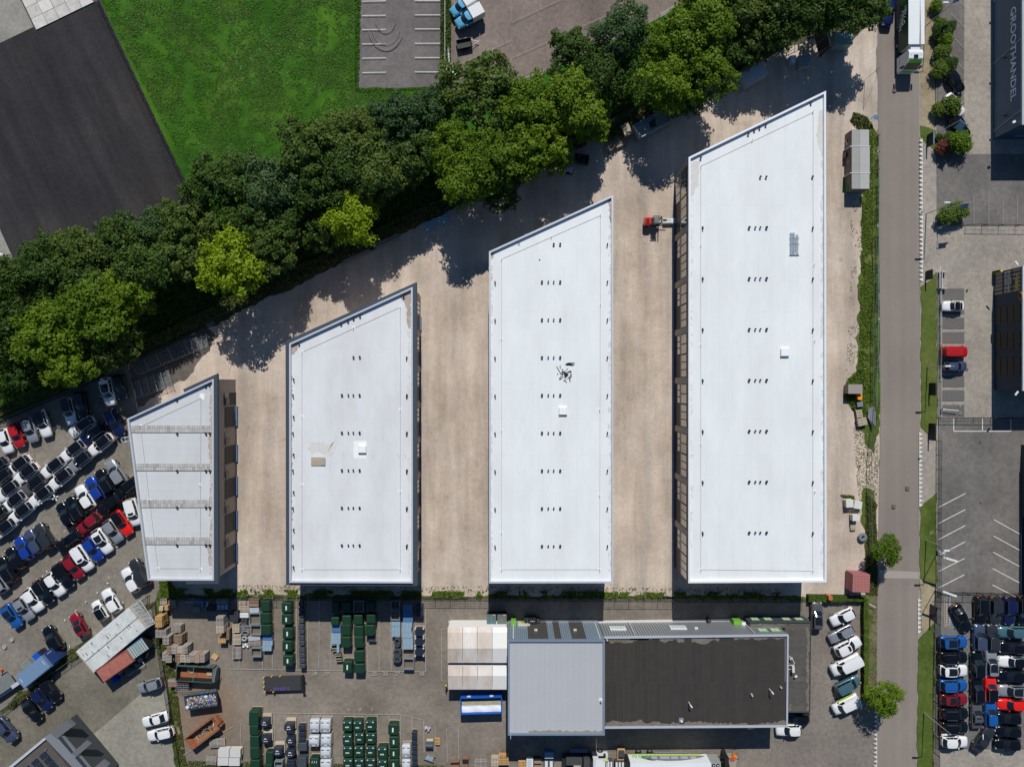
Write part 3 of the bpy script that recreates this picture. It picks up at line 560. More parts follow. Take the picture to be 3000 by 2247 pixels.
def inset(poly,d):
    n=len(poly); a=sum(poly[i][0]*poly[(i+1)%n][1]-poly[(i+1)%n][0]*poly[i][1] for i in range(n)); s=1 if a>0 else -1
    out=[]
    for i in range(n):
        p0,p1,p2=Vector(poly[i-1]),Vector(poly[i]),Vector(poly[(i+1)%n])
        e1=(p1-p0).normalized(); e2=(p2-p1).normalized(); n1=Vector((-e1.y,e1.x))*s; n2=Vector((-e2.y,e2.x))*s
        k=(n1+n2); k=k/(k.dot(n1)) if k.dot(n1)>.05 else n1
        out.append(tuple(p1+k*d))
    return out
def poly_at(pts,z): return [tuple(W(x,y,z)[:2]) for x,y in pts]
def copings(par,poly,w,z0,z1,m,name='coping'):
    q=inset(poly,w); n=len(poly)
    for i in range(n):
        j=(i+1)%n; MB().prism([poly[i],poly[j],q[j],q[i]],z0,z1).build(name,m,par)
def bld(name,label,pts,z,cat='building',ground=(0,0)):
    P=poly_at(pts,z); c=(sum(p[0] for p in P)/len(P),sum(p[1] for p in P)/len(P),0)
    t=thing(name,label,cat,c,0,None,org=True); return t,P
def vent(par,x,y,zr,r,h,m=BLACKP):
    b=MB().cyl(x,y,zr,r*.5,h*.7,8).cyl(x,y,zr+h*.66,r,h*.34,12); b.build('roof_vent',m,par)
def ventpx(par,px,py,zr,r=.17,h=.36): p=W(px,py,zr+h); vent(par,p.x,p.y,zr,r*.98,h)
def gooseneck(par,px,py,zr,d):
    p=W(px,py,zr+.2); b=MB().tube((p.x,p.y,zr),(p.x,p.y,zr+.35),.09,6).tube((p.x,p.y,zr+.33),(p.x+d*.08,p.y-.42,zr+.28),.09,6); b.build('roof_outlet',BLACKP,par)
def cable(par,pts,zr,posts=()):
    P=[W(x,y,zr) for x,y in pts]; b=MB()
    for p,q in zip(P,P[1:]): b.tube((p.x,p.y,zr+.05),(q.x,q.y,zr+.05),.022,4)
    b.build('lightning_cable',CABLE,par)
    for x,y in posts:
        p=W(x,y,zr); MB().cyl(p.x,p.y,zr,.035,.5,6).cyl(p.x,p.y,zr,.28,.02,10,1).build('lightning_rod',[BLACKP,HATCH],par)
def patchy(par,pts,zr,m,seed=0,amp=.15,lift=.006,name='dirt_stain'):
    P=jag([tuple(W(x,y,zr)[:2]) for x,y in pts],amp,.3,seed); MB().sheet(P,zr+lift).build(name,m,par)
def speckle(par,px0,py0,px1,py1,n,zr,m,seed,smax=.3):
    """scattered small dirt flecks along a roof edge, one mesh"""
    rr=random.Random(seed); b=MB()
    for k in range(n):
        x=rr.uniform(px0,px1); t=(x-px0)/(px1-px0+1e-6); y=rr.uniform(min(py0,py1),max(py0,py1)) if abs(px1-px0)<40 else py0+(py1-py0)*t+rr.uniform(0,6)
        p=W(x,y,zr); s=rr.uniform(.04,smax); a=rr.uniform(0,3)
        b.sheet([(p.x+math.cos(a+i*1.05)*s*rr.uniform(.4,1)*.6,p.y+math.sin(a+i*1.05)*s*rr.uniform(.5,1.6)) for i in range(6)],zr+.004+k*2e-5)
    o=b.build('dirt_flecks',m,par); o['kind']='stuff'
def hatch(par,px,py,zr,s=1.25):
    p=W(px,py,zr+.35); h=s/2
    MB().box(p.x-h,p.y-h,zr,p.x+h,p.y+h,zr+.3).build('hatch_kerb',HATCH,par)
    MB().ob(p.x,p.y,zr+.3,s*1.06,s*1.06,.12,0,0,.85).build('roof_hatch',HATCH,par)

# --- facade with bays (wall plane x=const, sign = outward direction in x)
def bay(par,xw,sg,y0,y1,H_,style):
    L=y1-y0; e=sg
    def pb(nm,ya,yb,za,zb,d,m): return MB().box(xw,ya,za,xw+e*d,yb,zb).build(nm,m,par)
    pier=.95
    pb('pier_panel',y1-pier,y1,0,3.95,.10,TAUPE); pb('pier_panel',y1-pier,y1,3.97,H_-.45,.10,TAUPE)
    ym=y1-pier-(L-pier)*.47
    # glazed half: entrance glazing below, window above
    ya,yb=ym+.05,y1-pier-.05
    for (za,zb,nd_) in ((.25,3.6,2),(4.5,8.0,2)):
        n=3 if za<1 else 2; w=(yb-ya)/n
        for k in range(n):
            fr=pb('window',ya+k*w+.03,ya+(k+1)*w-.03,za,zb,.045,FRAMEM)
            a,b_=ya+k*w+.10,ya+(k+1)*w-.10; zz=za+.08
            hs=[.38,.62] if za<1 else [1.0]
            for h in hs:
                z2=zz+(zb-za-.16-.06*(len(hs)-1))*h
                q=MB().box(xw+e*.046,a,zz,xw+e*.058,b_,z2).build('pane',GLASS,None); q.parent=fr
                for v in q.data.vertices: v.co-=Vector(par['_org'])
                q.location=(0,0,0); zz=z2+.06
    pb('spandrel_panel',ya,yb,3.62,4.48,.06,TAUPE)
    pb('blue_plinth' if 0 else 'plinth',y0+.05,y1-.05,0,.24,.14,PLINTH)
    # garage half
    ga,gb=y0+.05,ym-.05
    d=MB().box(xw,ga+.15,.26,xw+e*.02,gb-.15,3.9)
    d.build('garage_door',DARKDOOR,par)
    for k in range(7): pb('door_slat',ga+.18,gb-.18,.30+k*.51,.30+k*.51+.47,.035,DARKDOOR)
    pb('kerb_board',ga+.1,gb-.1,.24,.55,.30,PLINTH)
    n=3; w=(gb-ga)/n
    for k in range(n):
        fr=pb('window',ga+k*w+.03,ga+(k+1)*w-.03,4.5,8.0,.045,FRAMEM)
        q=MB().box(xw+e*.046,ga+k*w+.09,4.6,xw+e*.058,ga+(k+1)*w-.09,7.9).build('pane',GLASS,None); q.parent=fr
        for v in q.data.vertices: v.co-=Vector(par['_org'])
        q.location=(0,0,0)
    pb('spandrel_panel',ga,gb,3.93,4.48,.06,TAUPE)
    pb('cornice_panel',y0,y1,H_-.43,H_-.02,.12,SLATE)

# ---- building 4 (east white roof)
Z4=9.1
b4,P4=bld('warehouse','largest white-roofed warehouse, easternmost of the four, its glazed west wall showing',[(2017.5,461),(2420,266.5),(2422,1705.5),(2016.5,1708)],Z4)
MB().prism(inset(P4,.02),0,Z4-.5).build('wall',WALLD,b4); zr=Z4-.45
MB().prism(inset(P4,.25),Z4-.5,zr).build('roof',ROOFW,b4); copings(b4,P4,.30,Z4-.5,Z4,COPEW)
for k in range(7):
    y=666+149*k
    for x in (2196,2214,2228.6,2247): ventpx(b4,x,y,zr,.19 if x in(2196,2247) else .14)
    gooseneck(b4,2058.5,y-1,zr,1); gooseneck(b4,2382,y,zr,-1)
for x,y in ((2229,517.5),(2246,517.5),(2382,517),(2193.7,392),(2211.7,380.6),(2227,374),(2245,365.7),(2054,462),(2378,301)): ventpx(b4,x,y,zr,.16)
cable(b4,[(2053,488),(2053,1668),(2381,1672),(2382,330),(2053,488)],zr,[(2053,488),(2381,328),(2203,412),(2053,718),(2053,1010),(2053,1300),(2053,1668),(2381,1672),(2385,775),(2386,998),(2386,1440)])
hatch(b4,2300.5,1032,zr)
patchy(b4,[(2021,480),(2050,470),(2045,545),(2026,580),(2021,600)],zr,STAIN2,1); patchy(b4,[(2400,330),(2414,322),(2415,480),(2404,440),(2395,400)],zr,STAIN2,2)
speckle(b4,2022,500,2028,1680,150,zr,STAIN2,4); speckle(b4,2406,340,2415,1690,170,zr,STAIN2,5,.5); speckle(b4,2030,480,2034,560,20,zr,STAIN,6)
xw=P4[0][0]; ys=[(-(k)) for k in range(1)]
rows=[W(2196,666+149*k,zr).y for k in range(7)]; pitch=rows[0]-rows[1]
top=rows[0]+pitch*.05
ytop=P4[0][1]
bay(b4,xw,-1,top,ytop-.1,Z4-.05,0)
for k in range(6): bay(b4,xw,-1,top-pitch*(k+1),top-pitch*k,Z4-.05,0)
yb=top-pitch*6; bay(b4,xw,-1,P4[3][1]+.05,yb,Z4-.05,0)
# ---- building 3
b3,P3=bld('warehouse','long white-roofed warehouse second from the east, with loose debris on its roof',[(1432.5,737),(1796.5,571.5),(1797,1708),(1432.5,1708.5)],Z4)
MB().prism(inset(P3,.02),0,Z4-.5).build('wall',WALLD,b3)
MB().prism(inset(P3,.2),Z4-.5,zr).build('roof',ROOFW,b3); copings(b3,P3,.27,Z4-.5,Z4,COPE)
for k in range(8):
    y=825+110.6*k
    for x in (1588,1606.5,1622.5,1641.5): ventpx(b3,x,y,zr,.18 if x in(1588,1641.5) else .13)
    gooseneck(b3,1450,y,zr,1); gooseneck(b3,1780,y-1,zr,-1)
for x,y in ((1622.5,715),(1641.5,714.5)): ventpx(b3,x,y,zr,.17)
gooseneck(b3,1780,714,zr,-1); vp=W(1581,762,zr); MB().cyl(vp.x,vp.y,zr,.12,.03,10).build('roof_drain',BLACKP,b3)
cable(b3,[(1469,760),(1469,1668),(1757,1668),(1759,632),(1469,760)],zr,[(1469,760),(1759,630),(1615,694),(1469,992),(1469,1260),(1469,1560),(1759,893),(1469,1668),(1757,1668),(1757,1200),(1757,1450)])
hatch(b3,1649.5,1204,zr,1.2)
patchy(b3,[(1436,742),(1450,737),(1446,755),(1438,762)],zr,STAIN,7); patchy(b3,[(1780,585),(1791,580),(1791,660),(1786,650),(1784,610)],zr,STAIN,8)
patchy(b3,[(1518,712),(1524,711),(1523,722),(1519,722)],zr,STAIN,9)
speckle(b3,1783,640,1790,1690,140,zr,STAIN2,10,.4); speckle(b3,1437,760,1442,1700,120,zr,STAIN2,11,.4); speckle(b3,1440,770,1443,840,8,zr,STAIN,12)
# ---- building 2: dark outer cladding band, light inner coping
Z2=8.9
b2,P2o=bld('warehouse','white-roofed warehouse framed by a broad dark slate band, second from the west',[(836.5,999.6),(1220,826.8),(1221,1716),(838,1714)],Z2-.35)
P2i=poly_at([(847,1006.5),(1209,841),(1209.5,1708.5),(847.5,1707)],Z2)
MB().prism(inset(P2i,.05),0,Z2-.85).build('wall',TAUPE,b2)
zr2=Z2-.5; MB().prism(inset(P2i,.2),zr2-.3,zr2).build('roof',ROOFW2,b2); copings(b2,P2i,.25,zr2-.3,Z2,COPE)
for i in range(4):
    j=(i+1)%4; MB().prism([P2o[i],P2o[j],P2i[j],P2i[i]],7.6,Z2-.35).build('cladding_band',SLATE,b2)
for k in range(5):
    y=1157+110*k
    for x in (1001,1020,1034.5,1053): ventpx(b2,x,y,zr2,.17 if x in(1001,1053) else .13)
    gooseneck(b2,858,y,zr2,1); gooseneck(b2,1193,y,zr2,-1)
for x,y in ((1035,1046),(1053.5,1045.5),(998.6,949),(1019,941),(1035,933),(1054,926),(1182,869),(875,1008)): ventpx(b2,x,y,zr2,.16)
for k in range(6): gooseneck(b2,1192,1046+110*k,zr2,-1); gooseneck(b2,860,1110+110*k,zr2,1)
cable(b2,[(885,1032),(885,1668),(1173,1668),(1173,900),(885,1032)],zr2,[(885,1032),(1173,900),(1036,961),(885,1668),(1173,1668),(1173,1200),(885,1220),(885,1420),(1173,1440)])
hatch(b2,1061,1316,zr2,1.15)
patchy(b2,[(850,1012),(875,1002),(873,1022),(862,1038),(851,1040)],zr2,STAIN,13,.1); patchy(b2,[(1172,868),(1204,855),(1204,965),(1194,962),(1192,905),(1182,885)],zr2,STAIN,14,.12)
patchy(b2,[(1194,972),(1203,968),(1203,990),(1196,992)],zr2,STAIN2,15); patchy(b2,[(905,1296),(975,1292),(972,1330),(910,1332)],zr2,STAIN2,16,.5)
patchy(b2,[(1036,1292),(1074,1292),(1074,1342),(1036,1342)],zr2,HATCH,17,.05)
speckle(b2,1196,990,1204,1700,150,zr2,STAIN2,18,.4); speckle(b2,851,1040,858,1700,160,zr2,STAIN,19,.22); speckle(b2,890,1330,1200,1335,20,zr2,STAIN2,20,.5)
for k in range(120):
    pass
xe=P2i[1][0]-.45; rows2=[W(1001,1157+110*k,zr2).y for k in range(5)]; pt2=rows2[0]-rows2[1]
yy=rows2[0]+pt2*3-1.2
# the east wall, recessed under the band
MB().box(xe,P2i[2][1]+.1,0,P2i[1][0]-.1,P2i[1][1]-.5,3.9) 
for k in range(8):
    ya=yy-pt2*(k+1); yb=yy-pt2*k
    if ya<P2i[2][1]: ya=P2i[2][1]+.1
    if yb-ya>2: bay(b2,P2i[1][0]-.04,1,ya,yb,7.6,0)
# ---- building 1 (west): grey membrane, tile walkways
b1,P1=bld('warehouse','small tapering grey-roofed warehouse with tile walkways, westernmost of the four',[(372,1227),(626,1109.5),(626.5,1701),(432.5,1700)],Z2)
MB().prism(inset(P1,.05),0,Z2-.55).build('wall',TAUPE,b1); zr1=Z2-.5
MB().prism(inset(P1,.2),Z2-.55,zr1).build('roof',ROOFG,b1); copings(b1,P1,.24,Z2-.55,Z2,COPE)
o1=poly_at([(536.4,1140.8),(636.5,1094.5),(639.5,1710),(545,1710),(545,1702),(627,1702),(626,1109.5),(540,1149)],Z2-.2)
for q in ([o1[0],o1[1],o1[6],o1[7]],[o1[1],o1[2],o1[5],o1[6]],[o1[2],o1[3],o1[4],o1[5]]): MB().prism(q,Z2-.85,Z2-.2).build('cladding_band',SLATE,b1)
TILE=mat('roof_tile_grey',(.44,.435,.42),.9,var=.15,sc=6,sc2=22,obj=True,orand=.9,bump=.3)
TILED=mat('roof_tile_mossy',(.34,.335,.31),.9,var=.15,sc=6,sc2=22,obj=True)
for (xa,xb,ya,yb) in [(381,621,1246,1267),(399,621,1357.5,1379),(407,621,1463.5,1486.5),(422,621,1573,1595)]:
    p=W(xa,ya,zr1+.05); q=W(xb,yb,zr1+.05); n=int(round((xb-xa)/7.25)); w=(q.x-p.x)/n; h=(p.y-q.y)/2
    tm=MB().box(.015,.015,0,w-.015,h-.015,.05).mesh('tile',TILE); 
    for i in range(n):
        for j in range(2):
            t=put('walkway_tile',tm,b1,(p.x+i*w-b1['_org'][0],q.y+j*h-b1['_org'][1],zr1+random.uniform(0,.012)))
            if random.random()<.07: t.material_slots[0].link='OBJECT'; t.material_slots[0].material=TILED
    MB().box(p.x,q.y-.05,zr1,q.x,q.y-.01,zr1+.06).build('tile_edge_strip',BLACKP,b1)
for y in (1379,1486.5,1597,1270): 
    for x in (517.5,602,613.5): ventpx(b1,x,y,zr1,.17)
for x,y in ((516.5,1171),(601,1131),(612,1126)): ventpx(b1,x,y,zr1,.17)
cable(b1,[(589,1167),(587,1665),(463,1665),(412,1250),(589,1167)],zr1,[(589,1167),(412,1248),(463,1665),(588,1667),(586,1420),(439,1466)])
speckle(b1,614,1140,621,1690,220,zr1,STAIN,22,.32); patchy(b1,[(608,1590),(620,1592),(620,1660),(612,1655)],zr1,STAIN,23,.15); patchy(b1,[(611,1280),(620,1278),(620,1345),(613,1330)],zr1,STAIN,24,.15); patchy(b1,[(585,1153),(599,1153),(599,1170),(585,1170)],zr1,HATCH,25,.03)
# east wall bays of building 1: lower projecting block
xb=W(700,1400,0).x-.5+1.0
xw1=-808/PPM
yk=[1160,1300,1412,1524,1634]
MB().box(xw1-.05,W(0,1148).y-.1,0,xw1+.02,W(0,1185).y,5).build('dark_panel',WALLD,b1)
for i,(ya,yb) in enumerate([(1205,1262),(1315,1376),(1427,1488),(1538,1595)] if 0 else [(1190,1248),(1302,1352),(1396,1450),(1495,1550),(1590,1645)]):
    A,B_=W(0,ya).y,W(0,yb).y
    MB().box(xw1-.05,B_,.5,xw1+.03,A,4.6).build('window_opening',DARKDOOR,b1)
    f=MB().box(xw1+.031,B_+.1,.6,xw1+.06,A-.1,.9).build('sill',PLINTH,b1)
    MB().box(xw1-.05,B_,0,xw1+.35,A,.45).build('plinth',PLINTH,b1)
    MB().box(xw1+.03,A+.3,3.2,xw1+.18,A+1.35,4.6).build('light_panel',mat('tan_panel',(.36,.29,.22),.8),b1)
    MB().box(xw1+.03,A+1.45,3.2,xw1+.06,A+2.3,4.6).build('pier_panel',TAUPE,b1)
# cage ladder on the west side of building 1
lad=thing('cage_ladder','white cage ladder fixed to the west edge of the small grey roof','ladder',tuple(W(377,1288,0)),0,None,org=True)
c=W(378,1287,8.6); b=MB()
for dy in (-.3,.3): b.tube((c.x-.1,c.y+dy,0),(c.x-.1,c.y+dy,9.6),.04,6)
b.build('rail',COPEW,lad); b=MB()
for k in range(26): b.tube((c.x-.1,c.y-.3,.5+k*.35),(c.x-.1,c.y+.3,.5+k*.35),.02,4)
b.build('rung',COPEW,lad)
for k in range(7):
    b=MB(); z=3+k*1.05
    for i in range(8):
        a0=R(90+i*22.5); a1=R(90+(i+1)*22.5); b.tube((c.x-.1+math.cos(a0)*.75,c.y+math.sin(a0)*.42,z),(c.x-.1+math.cos(a1)*.75,c.y+math.sin(a1)*.42,z),.03,4)
    b.build('cage_hoop',COPEW,lad)
b=MB()
for dy in (-.28,0,.28): b.tube((c.x-.75,c.y+dy,3),(c.x-.75,c.y+dy,9.3),.025,4)
b.build('cage_bar',COPEW,lad)

# ---- neighbour building: grey cube roof
COR=bpy.data.materials.new('corrugated_grey'); COR.use_nodes=True
def corr(name,c1,c2,period=.25,axis='x',rough=.45,metal=.3,dirt=(.3,.25,.2),damt=.0):
    m=bpy.data.materials.new(name); m.use_nodes=True; nt=m.node_tree; b=nt.nodes['Principled BSDF']; b.inputs['Roughness'].default_value=rough; b.inputs['Metallic'].default_value=metal
    g=nd(nt,'ShaderNodeTexCoord'); sp=nd(nt,'ShaderNodeSeparateXYZ'); nt.links.new(g.outputs['Object'],sp.inputs[0])
    mu=nd(nt,'ShaderNodeMath',operation='MULTIPLY'); mu.inputs[1].default_value=2*math.pi/period; nt.links.new(sp.outputs[{'x':0,'y':1,'z':2}[axis]],mu.inputs[0])
    si=nd(nt,'ShaderNodeMath',operation='SINE'); nt.links.new(mu.outputs[0],si.inputs[0]); mr=nd(nt,'ShaderNodeMapRange'); mr.inputs[1].default_value=-1; nt.links.new(si.outputs[0],mr.inputs[0])
    c=mixc(nt,mr.outputs[0],c1,c2); n=noise_(nt,g.outputs['Object'],.8,6,.7); c=mixc(nt,ramp(nt,n,[(.45,(0,0,0)),(.7,(damt,)*3)]),c,dirt)
    nt.links.new(c,b.inputs['Base Color']); bp=nd(nt,'ShaderNodeBump'); bp.inputs['Strength'].default_value=.6; bp.inputs['Distance'].default_value=.04; nt.links.new(mr.outputs[0],bp.inputs['Height']); nt.links.new(bp.outputs[0],b.inputs['Normal']); _M[name]=m; return m
CG=corr('corrugated_grey_wall',(.13,.145,.16),(.36,.385,.42),.42); CB=corr('corrugated_blue_wall',(.17,.23,.30),(.30,.38,.46),.3)
BLUEC=mat('blue_grey_coping',(.24,.31,.40),.4,.3,var=.04); LILAC=mat('pale_lilac_coping',(.50,.53,.62),.4,.2,var=.04)
LIME=mat('lime_green_paint',(.16,.40,.05),.5,var=.05)
ZA=8.6
nA,PA=bld('workshop_hall','tall square hall with a pale ribbed grey roof and blue-grey edge, beside the white tents',[(1487.5,1875),(1771.8,1875),(1771.8,2153.8),(1488,2153.8)],ZA)
MB().prism(inset(PA,.04),0,ZA-.4).build('wall',CB,nA); zA=ZA-.3; MB().prism(inset(PA,.3),ZA-.4,zA-.03).build('roof_deck',mat('roof_deck_dark',(.12,.12,.12),.9),nA); copings(nA,PA,.28,ZA-.4,ZA,BLUEC)
GSTR=mat('pale_grey_roofing',(.42,.43,.455),.6,var=.05,sc=.4,sc2=8,orand=.15)
I=inset(PA,.3); xs0,xs1=min(p[0] for p in I),max(p[0] for p in I); ys0,ys1=min(p[1] for p in I),max(p[1] for p in I); n=16; w=(xs1-xs0)/n
sm=MB().box(.004,0,0,w-.004,ys1-ys0,.03).mesh('roofing_strip',GSTR)
for k in range(n): put('roofing_strip',sm,nA,(xs0+k*w-nA['_org'][0],ys0-nA['_org'][1],zA-.03+.003*(k%2)))
patchy(nA,[(1550,2137),(1640,2139),(1768,2142),(1768,2149),(1550,2149)],zA,mat('dark_roof_silt',(.25,.22,.20),.9,var=.3,sc=3),31,.15,.01)
vp=W(1760.5,2052,zA+.3); MB().cyl(vp.x,vp.y,zA,.3,.02,12,1).cyl(vp.x,vp.y,zA,.12,.6,8).build('roof_vent',[COPE,COPEW],nA)
vp=W(1496,2144,zA+.3); MB().cyl(vp.x,vp.y,zA,.1,.5,8).tube((vp.x,vp.y,zA+.4),(vp.x,vp.y-1,zA+.4),.05,5).build('roof_vent',COPE,nA)
yN=PA[0][1]; ox=PA[0][0]
def npanel(par,name,xa,xb,za,zb,y,d,m): return MB().box(xa,y,za,xb,y+d,zb).build(name,m,par)
for xa,xb in ((1546,1604),(1622,1641),(1671,1712)):   # dark glazed bands of the north wall
    A=W(xa,1850,4.5).x;B_=W(xb,1850,4.5).x; npanel(nA,'dark_wall_band',A,B_,.2,ZA-.7,yN,.05,mat('dark_band_panel',(.075,.07,.068),.4,var=.1))
npanel(nA,'gutter',PA[0][0],PA[1][0],0,.25,yN,.35,mat('pale_plinth',(.6,.57,.54),.8,var=.1))
for x in (1504,1749): A=W(x,1850,4).x; MB().tube((A,yN+.12,.2),(A,yN+.12,ZA-.6),.07,6).build('downpipe',COPEW,nA)
for x in (1570,1685):
    A=W(x,1853,4.6); MB().box(A.x-.22,yN+.05,4.3,A.x-.04,yN+.3,4.6).box(A.x+.04,yN+.05,4.3,A.x+.22,yN+.3,4.6).build('floodlight',COPEW,nA)
A=W(1508,1820,1.5); npanel(nA,'open_green_door',A.x-.6,A.x+.2,0,2.1,yN,.9,LIME); npanel(nA,'doorway',A.x+.5,A.x+2.5,0,2.2,yN,.2,mat('cream_door',(.55,.54,.42),.7))
npanel(nA,'green_door_frame',W(1527,1830,1).x,W(1545,1830,1).x,0,1.4,yN,.3,mat('olive_frame',(.3,.33,.06),.6))
# dark roofed hall
ZB=7.0
nB,PB=bld('workshop_hall','long low hall with a black bitumen roof, a ribbed grey north wall and a pale lilac edge',[(1771.8,1866),(2311,1859),(2308.3,2130),(1771.8,2134)],ZB)
PB=[(PA[1][0]+.02,PB[0][1]),PB[1],PB[2],(PA[1][0]+.02,PB[3][1])]
MB().prism(inset(PB,.04),0,ZB-.4).build('wall',CG,nB); zB=ZB-.25; MB().prism(inset(PB,.22),ZB-.4,zB-.03).build('roof_deck',_M['roof_deck_dark'],nB)
for i,j in ((0,1),(1,2),(2,3)):
    q=inset(PB,.26); MB().prism([PB[i],PB[j],q[j],q[i]],ZB-.4,ZB).build('coping',LILAC,nB)
BIT=mat('bitumen_strip',(.040,.035,.032),.85,var=.16,sc=.7,sc2=9,orand=.3,col2=(.052,.046,.042))
I=inset(PB,.26); xs0,xs1=min(p[0] for p in I),max(p[0] for p in I); ys0=max(I[2][1],I[3][1]); ys1=min(I[0][1],I[1][1]); n=29; w=(xs1-xs0)/n; h=(ys1-ys0)/2
for j in range(2):
    sm=MB().box(.012,.02,0,w-.012,h-.02,.03).mesh('roofing_strip',BIT)
    for k in range(n): put('roofing_strip',sm,nB,(xs0+k*w-nB['_org'][0]-(.3*w if j else 0)*(k>0),ys0+j*h-nB['_org'][1],zB-.03+.004*(k%2)))
SILT=mat('roof_silt',(.15,.13,.11),.95,var=.35,sc=1.2,sc2=8,col2=(.24,.215,.18)); MOSS=mat('roof_moss',(.13,.12,.07),.95,var=.35,sc=2)
patchy(nB,[(1774,1869),(1912,1868.5),(1912,1876),(1870,1870),(1860,1879),(1800,1882),(1782,1880)],zB,SILT,32,.25,.012)
patchy(nB,[(1925,1869),(2000,1868),(2003,1880),(1988,1884),(1975,1872),(1960,1876),(1940,1878)],zB,SILT,33,.25,.012); patchy(nB,[(2026,1868),(2106,1867),(2105,1878),(2040,1884),(2028,1882)],zB,SILT,34,.25,.012)
patchy(nB,[(2130,1867),(2300,1862),(2300,1868),(2160,1872)],zB,SILT,35,.2,.012); patchy(nB,[(1785,1870),(1850,1869),(1840,1876),(1795,1879)],zB,MOSS,36,.2,.016)
patchy(nB,[(1774,2114),(1850,2113),(1950,2116),(2100,2115),(2190,2117),(2304,2113),(2304,2127),(1774,2130)],zB,SILT,37,.25,.012)
patchy(nB,[(2190,2112),(2225,2110),(2225,2122),(2192,2122)],zB,BIT,38,.1,.016)
for x,y,kk in ((2020,2060,0),(2205,2039,1),(1998,2113,2),(2257,2021,0),(2290,2015,1),(1779,1876,1),(2204,2036,1)):
    p=W(x,y,zB+.5)
    if kk==0: MB().cyl(p.x,p.y,zB,.07,1.1,8).tube((p.x,p.y,zB+1.1),(p.x+.25,p.y-.35,zB+1.15),.11,8).build('roof_flue',COPEW,nB)
    elif kk==1: MB().cyl(p.x,p.y,zB,.13,.45,8).build('roof_vent',COPE,nB)
    else: MB().box(p.x-.36,p.y-.36,zB,p.x+.36,p.y+.36,zB+.04,1).cyl(p.x,p.y-.1,zB,.17,.3,12).build('roof_fan',[COPEW,mat('vent_base',(.2,.22,.24),.6)],nB)
yN=PB[0][1]-.05; slope=(PB[1][1]-PB[0][1])/(PB[1][0]-PB[0][0])
for xa,xb in ((1786,1833),(1962,2010)):
    A=W(xa,1850,3.2).x;B_=W(xb,1850,3.2).x; y=PB[0][1]+slope*(A-PB[0][0]); MB().box(A,y,2.4,B_,y+.16,3.9).build('window_box',COPEW,nB); MB().box(A+.15,y+.161,2.55,B_-.15,y+.17,3.75).build('pane',mat('opal_glass',(.55,.6,.58),.3),nB)
A=W(2039,1846,3.6); y=PB[0][1]+slope*(A.x-PB[0][0]); MB().box(A.x-.25,y,3.5,A.x+.25,y+.2,3.9).build('wall_lamp',COPEW,nB)
A=W(2158,1828,1.5); y=PB[0][1]+slope*(A.x-PB[0][0]); MB().box(A.x-.7,y,.3,A.x+.6,y+.7,2.3).build('green_door',LIME,nB); MB().box(A.x+.6,y,2.2,A.x+1.2,y+.5,2.4).build('door_canopy',COPEW,nB)
y=PB[0][1]; MB().prism([(PB[0][0],y-.05),(W(2150,0).x*.99,y+slope*20-.05),(W(2150,0).x*.99,y+slope*20+.35),(PB[0][0],y+.30)],0,.3).build('gutter',_M['pale_plinth'],nB)
for x in (1851,2192):
    A=W(x,1840,3.5).x; y=PB[0][1]+slope*(A-PB[0][0])+.12; MB().tube((A,y,.2),(A,y,ZB-.7),.06,6).build('downpipe',COPEW,nB)
def gwin(par,xc,y,z0,z1,w):
    f=MB().box(xc-w/2,y,z0,xc+w/2,y+.10,z1).build('window',LIME,par)
    q=MB().box(xc-w/2+.12,y+.101,z0+.12,xc-.04,y+.11,z1-.12).box(xc+.04,y+.101,z0+.12,xc+w/2-.12,y+.11,z1-.12).build('pane',_M['opal_glass'],None,org=par['_org']); q.parent=f; q.location=(0,0,0)
for x in (2232,2268): A=W(x,1847,4.6).x; gwin(nB,A,PB[0][1]+slope*(A-PB[0][0]),4.2,5.6,1.5)
# low wing on its east
ZC=3.2
nC,PC=bld('low_wing','low flat-roofed brown-grey extension wrapping the east end of the dark roofed hall',[(2196,1823),(2377,1822),(2373.8,2087),(2309,2087)],ZC)
pC=poly_at([(2196,1823),(2377,1822),(2373.8,2087),(2300,2087),(2300,1842),(2196,1840)],ZC)
MB().prism(pC,0,ZC-.3).build('wall',SLATE,nC)
RC=mat('low_roof_bitumen',(.085,.08,.072),.9,var=.3,sc=.8,sc2=8,orand=.4,col2=(.12,.11,.10))
MB().prism(inset(pC,.1),ZC-.3,ZC-.16).build('roof',RC,nC)
xr0,xr1=W(2311,0,ZC).x,W(2374,0,ZC).x; y0r,y1r=W(0,2083,ZC).y,W(0,1846,ZC).y; n=14; hh=(y1r-y0r)/n; sm=MB().box(0,.015,0,xr1-xr0-.05,hh-.015,.03).mesh('roofing_strip',RC)
for k in range(n): put('roofing_strip',sm,nC,(xr0-nC['_org'][0],y0r+k*hh-nC['_org'][1],ZC-.16+.004*(k%2)))
patchy(nC,[(2363,1836),(2371,1840),(2371,2082),(2362,2080),(2365,1900)],ZC-.12,SILT,41,.2,.006); patchy(nC,[(2200,1827),(2290,1826),(2330,1830),(2200,1836)],ZC-.13,SILT,42,.12,.006)
patchy(nC,[(2311,2060),(2318,2062),(2320,2080),(2311,2082)],ZC-.12,SILT,43,.2,.006)
for i,j in ((0,1),(1,2),(2,3)):
    q=inset(pC,.14); MB().prism([pC[i],pC[j],q[j],q[i]],ZC-.3,ZC).build('coping',mat('dark_coping',(.06,.065,.07),.5),nC)
for x in (2212,2250,2304,2341):
    A=W(x,1812,1.8).x; gwin(nC,A,pC[0][1]+.0,1.1,2.2,1.3)
